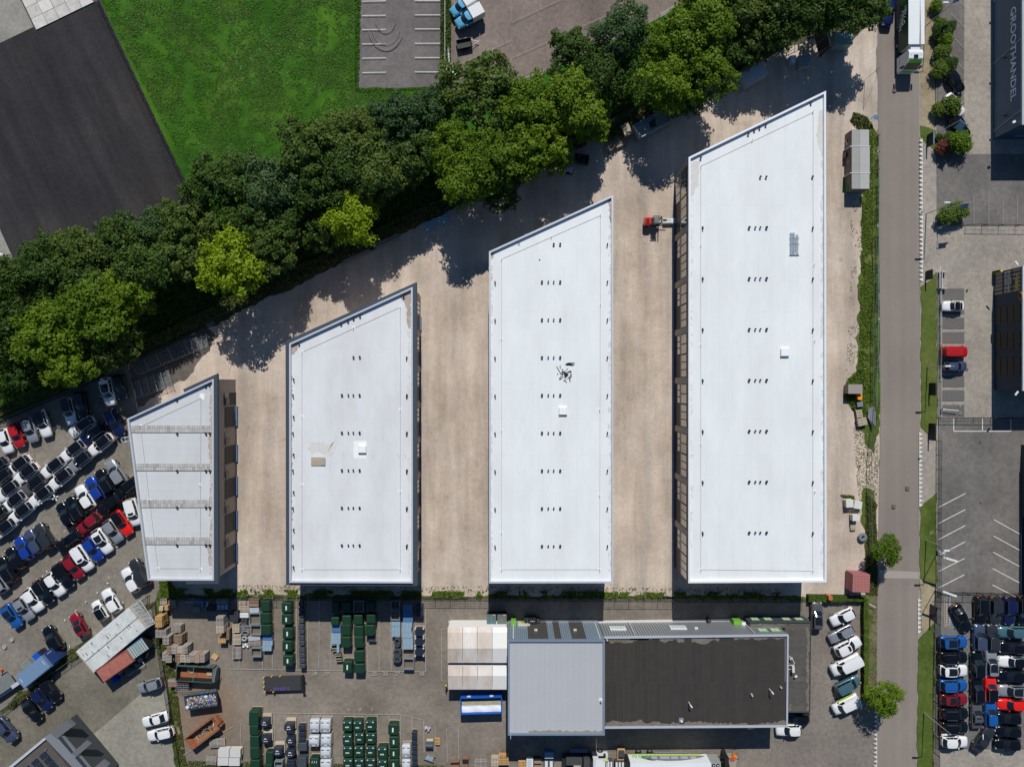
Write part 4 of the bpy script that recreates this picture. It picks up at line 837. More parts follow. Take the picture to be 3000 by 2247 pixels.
# air conditioning cluster and dish on the low roof
ac=thing('air_conditioner','white air conditioning unit on brackets on the low brown roof','air conditioner',tuple(W(2322,1960,ZC)),0,None,org=True); p=W(2323,1959,ZC+.5)
MB().box(p.x-.2,p.y-.5,ZC,p.x+.2,p.y+.5,ZC+.75).build('casing',mat('cream_casing',(.62,.6,.53),.5),ac); MB().box(p.x-.75,p.y+.4,ZC+.1,p.x+.3,p.y+.47,ZC+.17).box(p.x-.75,p.y-.25,ZC+.1,p.x+.3,p.y-.18,ZC+.17).build('bracket',COPEW,ac)
b=MB(); pts=[W(2312,1922,ZC+.6),W(2321,1929,ZC+.6),W(2328,1942,ZC+.5),W(2324,1950,ZC+.4)]
for a_,b_ in zip(pts,pts[1:]): b.tube(a_,b_,.05,5)
b.build('pipe',COPEW,ac)
for x,y,l in ((2318,1927,'small white flood lamp on the low brown roof, near the bent pipe'),(2332,1979,'small white flood lamp on the low brown roof, below the air conditioner')):
    p=W(x,y,ZC+.4); t=thing('roof_lamp',l,'lamp',(p.x,p.y,ZC)); MB().cyl(0,0,0,.04,.4,6).ob(0,-.1,.35,.45,.25,.12,.6).build('head',COPEW,t)

# ---- white tents
TENT=roofmat('stained_tent_canvas',(.70,.66,.63),(.40,.27,.17),.95,0,30); TENTW=mat('tent_canvas_white',(.74,.735,.72),.6,var=.05,sc=1)
tt=thing('storage_tent','white canvas storage tent, northern and larger of the two beside the grey hall','tent',tuple(W(1398,1890,0)),0,None,org=True)
tb=thing('storage_tent','white canvas storage tent, southern and smaller of the two beside the grey hall','tent',tuple(W(1398,1985,0)),0,None,org=True)
def tentroof(par,x0,x1,prof,n,mats):
    xs=[x0+(x1-x0)*k/n for k in range(n+1)]
    for k in range(n):
        for (ya,za),(yb_,zb) in zip(prof,prof[1:]):
            a=W(xs[k],ya,za);b_=W(xs[k+1],ya,za);c=W(xs[k+1],yb_,zb);d=W(xs[k],yb_,zb); g=.025
            a.x+=g;d.x+=g;b_.x-=g;c.x-=g
            MB().add([a,d,c,b_,(a.x,a.y,a.z-.05),(d.x,d.y,d.z-.05),(c.x,c.y,c.z-.05),(b_.x,b_.y,b_.z-.05)],[(0,1,2,3),(7,6,5,4),(0,4,5,1),(1,5,6,2),(2,6,7,3),(3,7,4,0)]).build('roof_panel',mats[0] if k<n-1 else mats[1],par)
tentroof(tt,1311,1486,[(1837,3.3),(1852,3.8),(1899,4.35),(1941,3.75)],4,(TENT,TENTW))
tentroof(tb,1312,1486,[(1950,3.5),(1979,3.85),(2019,3.4)],4,(TENT,TENTW))
for par,ya,yb_ in ((tt,1837,1941),(tb,1950,2019)):
    for y in (ya,yb_):
        a=W(1312,y,3.4);b_=W(1486,y,3.4); MB().box(a.x+.1,a.y-.04,0,b_.x-.1,a.y+.04,3.3).build('side_wall',TENTW,par)
    for x in (1312,1484):
        for y in (ya,(ya+yb_)/2,yb_): a=W(x,y,3.4); MB().cyl(a.x+(.06 if x<1400 else -.06),a.y,0,.05,3.3,6).build('pole',COPE,par)
a=W(1315,1932,3.3);c=W(1484,1953,3.3); MB().box(a.x,c.y,3.1,c.x,a.y,3.2).build('valley_gutter',mat('gutter_dark',(.10,.12,.16),.5),tt)
a=W(1312,1823,1.0);c=W(1487,1836,1.0); 
MB().box(a.x,W(0,1838,3.4).y,0,c.x,W(0,1826,0).y+.1,.12).build('skirt',mat('mossy_skirt',(.55,.52,.45),.9,var=.5,sc=1.5),tt)
leafy('fence_weeds',[(1315,1822),(1420,1822),(1420,1832),(1315,1832)],900,.4,.14,'W')

# ---- eastern buildings
NAVY=mat('navy_wall',(.014,.032,.06),.5,.1,var=.08); CN=corr('navy_corrugated',(.02,.055,.10),(.09,.18,.27),.28,'y',.5,.2)
ZG=7.0
eG=thing('wholesale_building','dark corrugated warehouse with large white wall lettering, in the upper right corner','building',tuple(W(3050,200,0)),0,None,org=True)
x0=W(2908,0).x; yS=W(0,409).y; MB().box(x0,yS,0,x0+30,yS+60,ZG-.3).build('wall',CN,eG); MB().box(x0-.1,yS-.1,ZG-.3,x0+30,yS+60,ZG).build('roof',mat('pale_blue_grey_roof',(.42,.45,.47),.6,var=.1),eG)
MB().box(x0-.02,yS+1.2,4.0,x0-.01,yS+1.2,4.1)
text('GROOTHANDEL',1.75,mat('white_letter',(.85,.87,.88),.5,var=0),(x0-.03,W(0,23,5).y+0.2,4.35),(0,-1,0),(0,0,1),eG,'lettering',.02,True,length=15.0)
for k,y in enumerate((0,180,377)):
    MB().tube((x0-.08,W(0,y+10).y,.3),(x0-.1,W(0,y-8).y+.0,ZG-.4),.045,5).build('downpipe',COPE,eG)
for y in (18,195,360,500): 
    if y<400: MB().box(x0-.55,W(0,y).y-.12,3.0,x0,W(0,y).y+.12,3.15).build('wall_lamp',BLACKP,eG)
p=W(2974,363,5.2); MB().ob(x0-.5,W(0,395).y,5.6,.5,.35,.2,.5).build('camera_box',COPEW,eG)
MB().box(x0+2.5,yS-.05,1.2,x0+9,yS,2.2).build('blue_window_band',PLINTH,eG)
# middle-east building with glazed shop corner
ZM=6.9
eM=thing('shop_building','dark blue building with a glazed shop corner and grey window bays, at the right edge beside the parked cars','building',tuple(W(3050,960,0)),0,None,org=True)
x0=W(2911,0).x; yT=W(0,800).y; yS=W(0,1142).y
MB().box(x0,yS,0,x0+30,yT,ZM-.25).build('wall',NAVY,eM); MB().box(x0-.12,yS-.1,ZM-.25,x0+30,yT+.1,ZM).build('roof',mat('pale_shop_roof',(.55,.57,.56),.6,var=.15,sc=.8),eM)
# glazing of the shop corner
ya,yb_=W(0,868).y,yT-.05
for k in range(6):
    a=ya+(yb_-ya)*k/6+.05; c=ya+(yb_-ya)*(k+1)/6-.05
    for z0,z1 in ((.2,2.3),(2.45,4.4),(4.5,6.4)):
        f=MB().box(x0-.05,a,z0,x0,c,z1).build('window',FRAMEM,eM); q=MB().box(x0-.062,a+.08,z0+.08,x0-.051,c-.08,z1-.08).build('pane',GLASS,None,org=eM['_org']); q.parent=f; q.location=(0,0,0)
for (yy_,zz,w,h,c) in ((835,3.2,.6,.5,(.35,.42,.05)),(822,5.6,.5,.5,(.3,.4,.05)),(846,5.5,1.6,.7,(.45,.38,.06)),(842,4.8,.8,.6,(.1,.03,.05)),(832,4.1,1.0,.4,(.35,.4,.5))):
    MB().box(x0-.075,W(0,yy_).y-w/2,zz-h/2,x0-.064,W(0,yy_).y+w/2,zz+h/2).build('window_poster',mat('poster%d'%yy_,c,.5,var=.2),eM)
text('BIJ RUIMTE',.62,mat('pale_blue_letter',(.45,.6,.75),.5,var=0),(x0-.08,yT-.4,2.75),(0,-1,0),(0,0,1),eM,'lettering',.01,True,length=3.1)
text('STOER WERKEN',.6,mat('cream_letter',(.7,.68,.6),.5,var=0),(x0-.08,yT-.3,3.45),(0,-1,0),(0,0,1),eM,'lettering',.01,True,length=3.3)
YEL=mat('yellow_beam',(.75,.62,.05),.5,var=.05)
for k,(a,c) in enumerate([(906,957),(980,1032),(1056,1106)] if 0 else [(903,952),(976,1026),(1050,1100)]):
    for j in range(4): MB().box(x0-.06,W(0,c).y+.05,.4+j*1.5,x0-.0,W(0,a).y-.05,.4+j*1.5+1.35).build('window_band',DARKDOOR,eM)
MB().box(x0-.35,W(0,796).y,0,x0-.2,W(0,800).y,1.9).box(x0-.35,yT-.1,.1,x0-.1,yT+.1,1.9).build('corner_post',BLACKP,eM)
MB().box(x0-.3,yT-.15,.2,x0+.0,yT+.1,2.2).build('yellow_door_frame',YEL,eM)
MB().box(x0-.04,yT-3.2,.3,x0,yT-.3,2.2).build('grey_panel',mat('grey_shop_panel',(.28,.28,.27),.7),eM)
RING=mat('ring_orange',(.45,.22,.04),.5,var=0); b=MB(); cy=W(0,868,6).y
for i in range(16):
    a0,a1=i*2*math.pi/16,(i+1)*2*math.pi/16; b.tube((x0-.2,cy+math.cos(a0)*.55,6.5+math.sin(a0)*.4),(x0-.2,cy+math.cos(a1)*.55,6.5+math.sin(a1)*.4),.09,5)
b.build('ring_logo',RING,eM)
text('STERK WERK',.8,mat('black_letter',(.02,.02,.02),.5,var=0),(x0+.15,W(0,858,7).y,ZM+.01),(0,-1,0),(1,0,0),eM,'lettering',.01,True,length=5.2)
for (x,y,a) in ((2979,771,-.9),(2979,1152,.9)):
    p=W(x,y,6.5); MB().ob(p.x,p.y,6.4,.75,.25,.12,a).build('floodlight',COPEW,eM)
# lower right building
eR=thing('brick_building','dark building strip at the right edge beside the angled parking bays','building',tuple(W(3050,1480,0)),0,None,org=True)
x1=W(2988,0).x; MB().box(x1,W(0,1512).y,0,x1+25,W(0,1302).y,5).build('wall',WALLD,eR); MB().box(W(2992,0).x,W(0,1742).y,0,x1+25,W(0,1512).y,5).build('wall',mat('black_wall',(.02,.022,.028),.5),eR)
for y in (1530,1640): MB().box(x1+.0,W(0,y).y,2.6,x1+2,W(0,y).y+.08,2.75).build('red_trim',mat('red_trim',(.4,.05,.04),.5),eR)
MB().box(x1-.1,W(0,1742).y,5,x1+25,W(0,1300).y,5.3).build('roof',_M['dark_coping'],eR)
# south west building with solar panels
ZS=5.5
GB=mat('grey_fascia',(.21,.225,.25),.5,.1,var=.05); GBD=mat('dark_fascia',(.15,.15,.165),.5,.1,var=.05)
sw=thing('office_building','grey office building with projecting roof beams and solar panels, cropped at the lower left','building',tuple(W(160,2260,0)),0,None,org=True)
def cq(pts,z): return [tuple(F('C',x,y,z)[:2]) for x,y in pts]
MB().prism(cq([(110,1662),(580,1270),(720,1175),(1010,1512),(1290,1850),(1100,2100),(-300,2100)],ZS),0,ZS-.7).build('wall',WALLD,sw)
MB().prism(cq([(150,1657),(585,1300),(920,1700),(1100,2100),(-300,2100)],ZS-.3),ZS-.6,ZS-.3).build('roof',mat('brown_grey_roof',(.095,.085,.08),.9,var=.25,sc=.7),sw)
MB().prism(cq([(100,1660),(570,1275),(600,1290),(130,1680)],ZS),ZS-.6,ZS).build('fascia',COPE,sw)
MB().prism(cq([(575,1275),(720,1160),(1010,1500),(1300,1850),(1110,1880),(930,1650)],ZS),ZS-.5,ZS+.02).build('fascia',GB,sw)
for q in ([(640,1210),(860,1050),(945,1125),(800,1235),(740,1290)],[(925,1480),(1085,1335),(1150,1375),(985,1520)],[(1180,1690),(1310,1580),(1390,1640),(1260,1750)]):
    MB().prism(cq(q,ZS+.1),ZS-.7,ZS+.12).build('roof_beam',GBD,sw)
for q in ([(745,1270),(790,1240),(960,1460),(930,1480)],[(970,1525),(1010,1495),(1160,1680),(1120,1700)]):
    MB().prism(cq(q,ZS-.05),ZS-.6,ZS+.04).build('skylight',GLASS,sw)
for (x,y) in ((860,1215),(1075,1440)): 
    p=F('C',x,y,0); MB().cyl(p.x,p.y,0,.2,ZS,6).build('column',GBD,sw)
SOL=mat('solar_cell',(.008,.010,.02),.15,.1,var=0,spec=.6); ALU=mat('aluminium',(.45,.46,.48),.4,.6,var=0)
cc=F('C',560,1560,ZS); a=math.atan2((F('C',800,1600,0)-F('C',600,1400,0)).y,(F('C',800,1600,0)-F('C',600,1400,0)).x)
spm=MB().box(-.48,-.8,0,.48,.8,.04,1); 
for i in range(6): spm.box(-.46+i*.155,-.78,.04,-.46+i*.155+.135,.78,.046,0)
spm=spm.mesh('solar_panel',[SOL,ALU]); o_=F('C',590,1420,ZS); uu=(F('C',780,1640,ZS)-o_).normalized(); vv=Vector((uu.y,-uu.x,0)); vv=vv if vv.x<0 else -vv
for i in range(5):
    for j in range(5):
        p=o_+uu*(.6+i*1.05)+vv*(1.0+j*1.72); q=put('solar_panel',spm,sw,(p.x-sw['_org'][0],p.y-sw['_org'][1],ZS-.2),math.atan2(uu.y,uu.x)); q.rotation_euler.x=R(8)
pp=[F('C',930,1120,0),F('C',1360,1620,0),F('C',1200,1640,0),F('C',900,1250,0)]
MB().prism([tuple(p[:2]) for p in pp],0,.12).build('terrace',mat('terrace_concrete',(.34,.33,.29),.9,var=.2,sc=1.5),sw)
d=(pp[1]-pp[0]).normalized(); MB().ob((pp[0].x+pp[1].x)/2,(pp[0].y+pp[1].y)/2,0,(pp[1]-pp[0]).length,.3,.5,math.atan2(d.y,d.x)).build('terrace_wall',mat('terrace_kerb',(.46,.44,.38),.9,var=.1),sw)
bq=F('C',1170,1535,.5); t=thing('waste_bin','small black wheeled bin on the pale terrace of the grey office','bin',(bq.x,bq.y,.12),R(-35)); MB().ob(0,0,0,.75,.65,1.0,0,0,1.08).build('body',BLACKP,t); MB().ob(0,0,1.0,.85,.75,.08).build('lid',mat('bin_lid',(.03,.03,.035),.4),t)
# ---------------------------------------------------------------- cars
def paint(n,c,rough=.28,metal=0.0): return mat('paint_'+n,c,rough,metal,var=0,spec=.35,coat=.7)
PA_={'white':paint('white',(.74,.75,.76)),'silver':paint('silver',(.36,.38,.41),.3,.45),'grey':paint('grey',(.13,.135,.14),.3,.4),'dark grey':paint('dark_grey',(.040,.045,.052),.3,.4),
 'black':paint('black',(.004,.005,.007),.14),'red':paint('red',(.40,.012,.015)),'dark red':paint('dark_red',(.22,.008,.018)),'bright red':paint('bright_red',(.70,.015,.008)),
 'blue':paint('blue',(.012,.055,.36),.25,.3),'dark blue':paint('dark_blue',(.010,.018,.085),.25,.3),'bright blue':paint('bright_blue',(.015,.12,.42),.25,.3),'slate blue':paint('slate_blue',(.07,.095,.17),.3,.4),
 'silver blue':paint('silver_blue',(.20,.24,.34),.3,.45),'teal':paint('teal',(.075,.17,.215),.3,.3),'sky blue':paint('sky_blue',(.10,.38,.60))}
CGL=mat('car_glass',(.010,.014,.018),.04,0,var=0,spec=.8); TYRE=mat('tyre',(.018,.018,.018),.85,var=0); RIM=mat('alloy_rim',(.42,.43,.45),.35,.6,var=0)
HEADL=mat('headlight_glass',(.55,.58,.62),.1,.2,var=0,spec=.8); TAIL=mat('tail_light',(.35,.01,.01),.2,var=0); TRIM=mat('black_trim',(.015,.015,.016),.5,var=0); CHROME=mat('chrome_rail',(.62,.63,.65),.2,.9,var=0); PLATE=mat('yellow_plate',(.75,.5,.04),.5,var=0)
CK={ # L,W,H,zb(belt), cabin base x0,x1, roof x0,x1, roof half width factor
 'hatch':(4.1,1.77,1.48,.90,-1.98,.98,-1.58,.08,.77),'suv':(4.45,1.85,1.64,.98,-2.12,1.05,-1.80,.22,.79),'estate':(4.65,1.82,1.48,.90,-2.25,1.0,-1.95,.10,.77),
 'sedan':(4.65,1.82,1.43,.90,-1.80,1.05,-1.05,.12,.74),'coupe':(4.35,1.80,1.32,.86,-1.85,.95,-1.05,.0,.72),'city':(3.55,1.63,1.50,.88,-1.72,1.05,-1.42,.35,.78),
 'van':(5.1,1.95,1.95,1.12,-2.52,1.72,-2.44,1.02,.82),'crossover':(4.35,1.82,1.56,.95,-2.12,1.02,-1.82,.15,.80),'mpv':(4.5,1.80,1.72,1.0,-2.2,1.35,-2.08,.55,.82)}
_cp={}
def car_meshes(kind):
    if kind in _cp: return _cp[kind]
    L,Wd,Hh,zb,b0,b1,r0,r1,rw=CK[kind]; hw=Wd/2; hl=L/2; M_={}
    st=[-1,-.985,-.94,-.85,-.6,-.3,0,.3,.6,.8,.90,.96,.99,1]
    ww=[.60,.78,.89,.96,1,1,1,1,.985,.94,.86,.74,.58,.42]
    zz=[.62,.78,.86,.9,.93,.94,.95,.95,.93,.87,.80,.72,.62,.50]
    zz=[z*zb/.92 for z in zz]
    if kind=='van': ww[0:3]=[.93,.96,.98]; zz[0:4]=[.95,.97,1.0,1.02]
    b=MB(); rows=[]
    for t,w,z in zip(st,ww,zz):
        x=t*hl; w*=hw; rows.append([(x,-w*.93,.20),(x,-w,.42),(x,-w*.99,z-.16),(x,-w*.90,z-.02),(x,-w*.5,z+.03),(x,0,z+.045),(x,w*.5,z+.03),(x,w*.90,z-.02),(x,w*.99,z-.16),(x,w,.42),(x,w*.93,.20)])
    n=11; vs=[p for r in rows for p in r]; fs=[]
    for i in range(len(rows)-1):
        for j in range(n-1): fs.append((i*n+j,i*n+j+1,(i+1)*n+j+1,(i+1)*n+j))
        fs.append((i*n,(i+1)*n,(i+1)*n+n-1,i*n+n-1))
    fs.append(tuple(range(n-1,-1,-1))); fs.append(tuple((len(rows)-1)*n+j for j in range(n))); b.add(vs,[f[::-1] for f in fs])
    # cabin frustum
    hb=hw*.90; hr=hw*rw; zt=Hh-.06; cb=.16; cr=.10
    def tp(x): t=(x-b0)/(b1-b0); return 1-.16*max(0,.45-t)**1.5*3.3*.6-.10*max(0,t-.55)**1.5*3.3
    us=[-1,-.6,0,.6,1]
    mid=(.25,.5,.75); rt=lambda q,x0,x1,s,h,z:[(x0+(x1-x0)*t,s*h*tp(b0+(b1-b0)*t),z) for t in q]
    lo=[(b0+cb*.6*abs(u)**2,u*hb*tp(b0),zb-.04) for u in us]+rt(mid,b0,b1,1,hb,zb-.04)+[(b1-cb*1.6*abs(u)**2,u*hb*tp(b1),zb-.04) for u in us[::-1]]+rt(mid[::-1],b0,b1,-1,hb,zb-.04)
    hi=[(r0+cr*abs(u)**2,u*hr*tp(b0),zt) for u in us]+rt(mid,r0,r1,1,hr,zt)+[(r1-cr*1.6*abs(u)**2,u*hr*tp(b1),zt) for u in us[::-1]]+rt(mid[::-1],r0,r1,-1,hr,zt)
    m=len(lo); b.add(lo+hi,[(i,m+i,m+(i+1)%m,(i+1)%m) for i in range(m)])
    M_['body']=b.mesh('body',[PA_['white']],smooth=True)
    def roofpt(s,t,lift=0.0,x0=None,x1=None,k=1.0):
        X0=r0 if x0 is None else x0; X1=r1 if x1 is None else x1; u=(s*2-1)*k
        xa=X0+cr*u*u; xb=X1-cr*1.6*u*u; x=xa+(xb-xa)*t; e=min(1,4*t*(1-t)+.35)
        return (x,u*hr*(1.02 if x0 is None else 1)*tp(b0+(b1-b0)*(x-r0)/(r1-r0)),zt+.055*(1-u*u*.9)*(e)+lift)
    q=MB(); q.grid(lambda s,t:roofpt(s,t),6,5); M_['roof']=q.mesh('roof',[PA_['white']],smooth=True)
    q=MB(); q.grid(lambda s,t:roofpt(s,t,.012,r0+.35,r1-.06,.82),5,4); M_['panoramic_roof']=q.mesh('panoramic_roof',[CGL],smooth=True)
    q=MB(); q.grid(lambda s,t:roofpt(s,t,.012,r1-.75,r1-.12,.62),4,2); M_['sunroof']=q.mesh('sunroof',[CGL],smooth=True)
    off=.014
    def scr(s,t,xa,xb,sgn):
        u=(s*2-1)*.93; t_=.06+.88*t
        lo_=(xa-sgn*cb*(1.6 if sgn>0 else .6)*u*u,u*hb*tp(xa),zb-.04); hi_=(xb-sgn*cr*(1.6 if sgn>0 else 1)*u*u,u*hr*tp(xa),zt)
        return tuple(lo_[k]+(hi_[k]-lo_[k])*t_+(off*sgn if k==0 else off if k==2 else 0) for k in range(3))
    q=MB(); q.grid(lambda s,t:scr(s,t,b1,r1,1),6,1); M_['windscreen']=q.mesh('windscreen',[CGL],smooth=True)
    q=MB(); q.grid(lambda s,t:scr(1-s,t,b0,r0,-1),6,1); M_['rear_window']=q.mesh('rear_window',[CGL],smooth=True)
    for sd in (1,-1):
        def sw_(s,t,xa0=.0,xa1=1.0):
            t_=.14+.74*t; bx0,bx1=b0+.30,b1-.42; rx0,rx1=r0+.22,r1-.24
            if kind=='van': bx0,rx0=(.25,.25)
            A=bx0+(bx1-bx0)*(xa0+(xa1-xa0)*s); B=rx0+(rx1-rx0)*(xa0+(xa1-xa0)*s)
            return (A+(B-A)*t_,sd*((hb+(hr-hb)*t_)*tp(A)+.016),zb-.04+(zt-zb+.04)*t_+.006)
        q=MB()
        for xa0,xa1 in (((0,.26),(.285,.62),(.645,1)) if kind not in('city','coupe','van') else ((0,.40),(.43,1)) if kind!='van' else ((0,1),)):
            if sd>0: q.grid(lambda s,t:sw_(1-s,t,xa0,xa1),3,1)
            else: q.grid(lambda s,t:sw_(s,t,xa0,xa1),3,1)
        M_['side_window%d'%sd]=q.mesh('side_window',[CGL])
    wr=.33; q=MB().tube((0,-.11,0),(0,.11,0),wr,14).tube((0,-.125,0),(0,.125,0),wr*.62,10,1); M_['wheel']=q.mesh('wheel',[TYRE,RIM])
    for sd in (1,-1):
        q=MB(); zf=zz[10]; q.grid(lambda s,t:(hl*(.895+.075*s)-.0,sd*hw*((.60+.27*t)*(1-.10*s)),zf-.02-.10*s+.015+.02*(1-abs(t-.5))),3,2); M_['headlight%d'%sd]=q.mesh('headlight',[HEADL],smooth=True)
        q=MB().box(-hl*1.0,sd*hw*.55,zz[1]-.22,-hl*.955,sd*hw*.84,zz[1]+.03); M_['tail_light%d'%sd]=q.mesh('tail_light',[TAIL])
        q=MB().ob(b1-.52,sd*(hw+.07),zb-.02,.14,.22,.13,sd*.15); M_['mirror%d'%sd]=q.mesh('mirror',[PA_['white']])
        q=MB().tube((r0+.12,sd*hr*.97,zt+.07),(r1-.25,sd*hr*.97,zt+.07),.022,5).tube((r0+.12,sd*hr*.97,zt),(r0+.12,sd*hr*.97,zt+.07),.02,4).tube((r1-.25,sd*hr*.97,zt),(r1-.25,sd*hr*.97,zt+.07),.02,4); M_['roof_rail%d'%sd]=q.mesh('roof_rail',[CHROME])
    q=MB().box(-hl-.01,-.26,.48,-hl+.04,.26,.60); M_['number_plate']=q.mesh('number_plate',[PLATE])
    q=MB().box(hl-.22,-.5,.30,hl+.0,.5,.44); M_['grille']=q.mesh('grille',[TRIM])
    q=MB().tube((r0+.3,0,zt+.05),(r0+.12,0,zt+.17),.02,4,r2=.008); M_['antenna']=q.mesh('antenna',[TRIM])
    _cp[kind]=M_; return M_
def car(kind,color,px,py,ang,label,opts='',cat='car',name=None,group=None,L=None,z=.75):
    """px,py centre of the visible car in the photo; ang heading of the bonnet, degrees counter-clockwise from right"""
    M_=car_meshes(kind); p=W(px,py,z); t=thing(name or ('parked_van' if kind=='van' else 'parked_car'),label,cat if kind!='van' else 'van',(p.x,p.y,LAY[0]),R(ang),group)
    s=(1.0 if not L else L/CK[kind][0])*1.035; t.scale=(s,min(1.05,max(.94,s)),min(1.05,max(.95,s)))
    P=PA_[color]; rc=P
    if 'b' in opts: rc=PA_['black']
    put('body',M_['body'],t,mats={0:P}); put('roof',M_['roof'],t,mats={0:rc})
    put('windscreen',M_['windscreen'],t)
    if kind!='van': put('rear_window',M_['rear_window'],t)
    for sd in (1,-1):
        put('side_window',M_['side_window%d'%sd],t); put('headlight',M_['headlight%d'%sd],t); put('tail_light',M_['tail_light%d'%sd],t); put('mirror',M_['mirror%d'%sd],t,mats={0:TRIM if color in('white','silver') and hash(px)%3==0 else P})
        if 'r' in opts: put('roof_rail',M_['roof_rail%d'%sd],t)
    if 'p' in opts: put('panoramic_roof',M_['panoramic_roof'],t)
    if 's' in opts: put('sunroof',M_['sunroof'],t)
    Lc,Wc=CK[kind][:2]
    for sx,sy in ((.31,1),(.31,-1),(-.30,1),(-.30,-1)): put('wheel',M_['wheel'],t,(sx*Lc,sy*(Wc/2-.09),.33))
    put('number_plate',M_['number_plate'],t); put('grille',M_['grille'],t); put('antenna',M_['antenna'],t)
    return t
KW={'hatch':'hatchback','suv':'SUV','estate':'estate car','sedan':'saloon','coupe':'coupe','city':'small city car','crossover':'crossover','mpv':'people carrier','van':'van'}
def cpx(fr,x,y): o=FR[fr]; return o[0]+x/o[2],o[1]+y/o[2]
def cars(fr,rows,tail,group,default=None):
    for i,r in enumerate(rows):
        kind,col,x,y,a,o=r[:6]; L=r[6] if len(r)>6 else None; px,py=cpx(fr,x,y)
        extra={'b':' with black roof','p':' with panoramic glass roof','s':' with sunroof','r':' with roof rails'}
        ex=extra.get(o[:1],'')
        car(kind,col,px,py,a,'%s %s%s, %s'%(col,KW[kind],ex,tail.replace('#',ORD[i])),o,group=group,L=L)
WG='cars parked in the western car lot'
cars('A',[('hatch','white',85,740,-72,''),('hatch','red',235,665,-73,''),('hatch','silver',405,597,-73,''),('estate','white',572,515,-72,'b',4.5),('estate','white',905,355,-76,'b',4.5),('hatch','black',1065,265,-80,'',4.3)],'# from the left in the row along the wire fence below the trees',WG)
cars('A',[('suv','white',1412,105,-78,'p',4.6),('hatch','dark grey',1568,40,-78,''),('estate','dark blue',1495,510,-64,'r')],'# of the three cars in the deep tree shade left of the tapering warehouse',WG)
cars('A',[('crossover','white',1075,556,214,'br',4.55),('crossover','dark blue',1215,650,214,'br',4.55),('crossover','white',1315,785,219,'br',4.55)],'# from the top of the three diagonal cars in the tree shade',WG)
cars('A',[('crossover','white',705,1078,218,'br',4.55),('crossover','white',958,867,218,'br',4.55)],'# from the lower left in the diagonal pair at the upper right of the dense block',WG)
cars('A',[('crossover','white',810,1222,219,'br',4.55),('crossover','silver',1052,1002,219,'br',4.55)],'# from the lower left in the second diagonal pair of the dense block',WG)
cars('E',[('crossover','silver blue',-45,200,218,'br',4.55),('crossover','white',405,165,218,'br',4.55)],'# from the left in the top diagonal line of the dense block at the left edge',WG)
cars('E',[('crossover','grey',58,410,218,'br',4.55),('crossover','white',562,325,218,'br',4.55)],'# from the left in the second diagonal line of the dense block at the left edge',WG)
cars('E',[('crossover','white',195,668,218,'br',4.55),('crossover','grey',715,545,218,'br',4.55)],'# from the left in the third diagonal line of the dense block at the left edge',WG)
cars('E',[('crossover','white',315,893,218,'br',4.55),('crossover','white',866,772,218,'br',4.55)],'# from the left in the fourth diagonal line of the dense block at the left edge',WG)
cars('E',[('crossover','grey',-40,1170,218,'br',4.55),('crossover','white',462,1112,218,'br',4.55)],'# from the left in the fifth diagonal line of the dense block at the left edge',WG)
cars('E',[('crossover','white',110,1440,218,'br',4.55)],'alone in the lowest diagonal line of the dense block at the left edge',WG)
cars('A',[('hatch','black',790+75,1640+45,-238,'r',4.2),('suv','black',995,1610,-237,'r',4.4),('hatch','white',1112,1462,-237,'',4.3),('hatch','blue',1243,1352,-237,'r',4.2),('suv','black',1375,1260,-238,'r',4.4),('suv','silver',1512,1140,-236,'r',4.5)],'# from the left in the bonnet-up row beside the tapering warehouse',WG)
cars('A',[('suv','black',1655,1345,219,'r',4.5),('suv','black',1428,1562,219,'',4.4)],'# from the top of the two turned across behind the bonnet-up row',WG)
car('mpv','white',394,1499,-73,'white people carrier tucked against the west wall of the tapering warehouse','s',group=WG)
car('hatch','dark red',263.5,1532,219,'dark red hatchback parked across, between black SUV and the middle bonnet-down row','r',group=WG,L=4.3)
cars('B',[('hatch','bright blue',165,1335,-56,'p',4.3),('hatch','silver',325,1240,-57,'s',4.2),('hatch','white',447,1127,-57,'',4.2),('suv','black',578,1020,-57,'r',4.4),('hatch','white',726,925,-57,'',4.2),('estate','black',828,818,-57,'',4.6),('hatch','dark red',967,705,-56,'',4.3),('mpv','white',1083,590,-57,'s',4.5),('hatch','blue',1212,475,-56,'',4.2),('hatch','white',1332,372,-57,'p',4.4),('hatch','silver',1471,242,-56,'',4.1),('estate','bright red',1588,140,-56,'b',4.5)],'# from the left in the long bonnet-down row crossing the west lot',WG)
cars('B',[('hatch','silver',-10,890,124,''),('suv','black',105,735,123,'r',4.5),('hatch','black',208,597,123,''),('hatch','blue',325,466,123,'',4.1),('estate','slate blue',447,375,122,'',4.2),('suv','dark grey',592,305,122,'',4.5)],'# from the left in the bonnet-up row at the middle left of the west lot',WG)
car('estate','black',cpx('B',905,368)[0],cpx('B',905,368)[1],217,'long black estate car parked across, its yellow plate facing up right','r',group=WG,L=4.8)
cars('B',[('suv','black',697,1625,-238,'',4.4),('hatch','dark red',1032,1448,-239,'p',4.0),('city','white',1300,1262,-238,'b',3.4),('hatch','white',1452,1138,-238,'',4.2),('hatch','white',1706,872,-239,'',4.3),('suv','dark grey',1818,775,-240,'r',4.8)],'# from the left in the loose row along the lower fence of the west lot',WG)
SG='cars parked around the south-west buildings'
cars('C',[('sedan','black',418,912,-54,'',4.4),('hatch','dark blue',555,772,-54,'',4.1),('hatch','black',668,660,-54,'',4.1)],'# from the left of the dark trio under the blue container',SG)
cars('C',[('suv','slate blue',95,1165,-50,'',4.5)],'alone at the left edge below the dark flatbed lorry',SG)
cars('C',[('hatch','silver',1940,592,197,'r',4.0),('sedan','white',2015,1030,196,'',4.4),('estate','white',2080,1215,193,'r',4.4)],'# from the top along the weedy fence of the south-west yard',SG)
DG='vehicles in the hall car park'
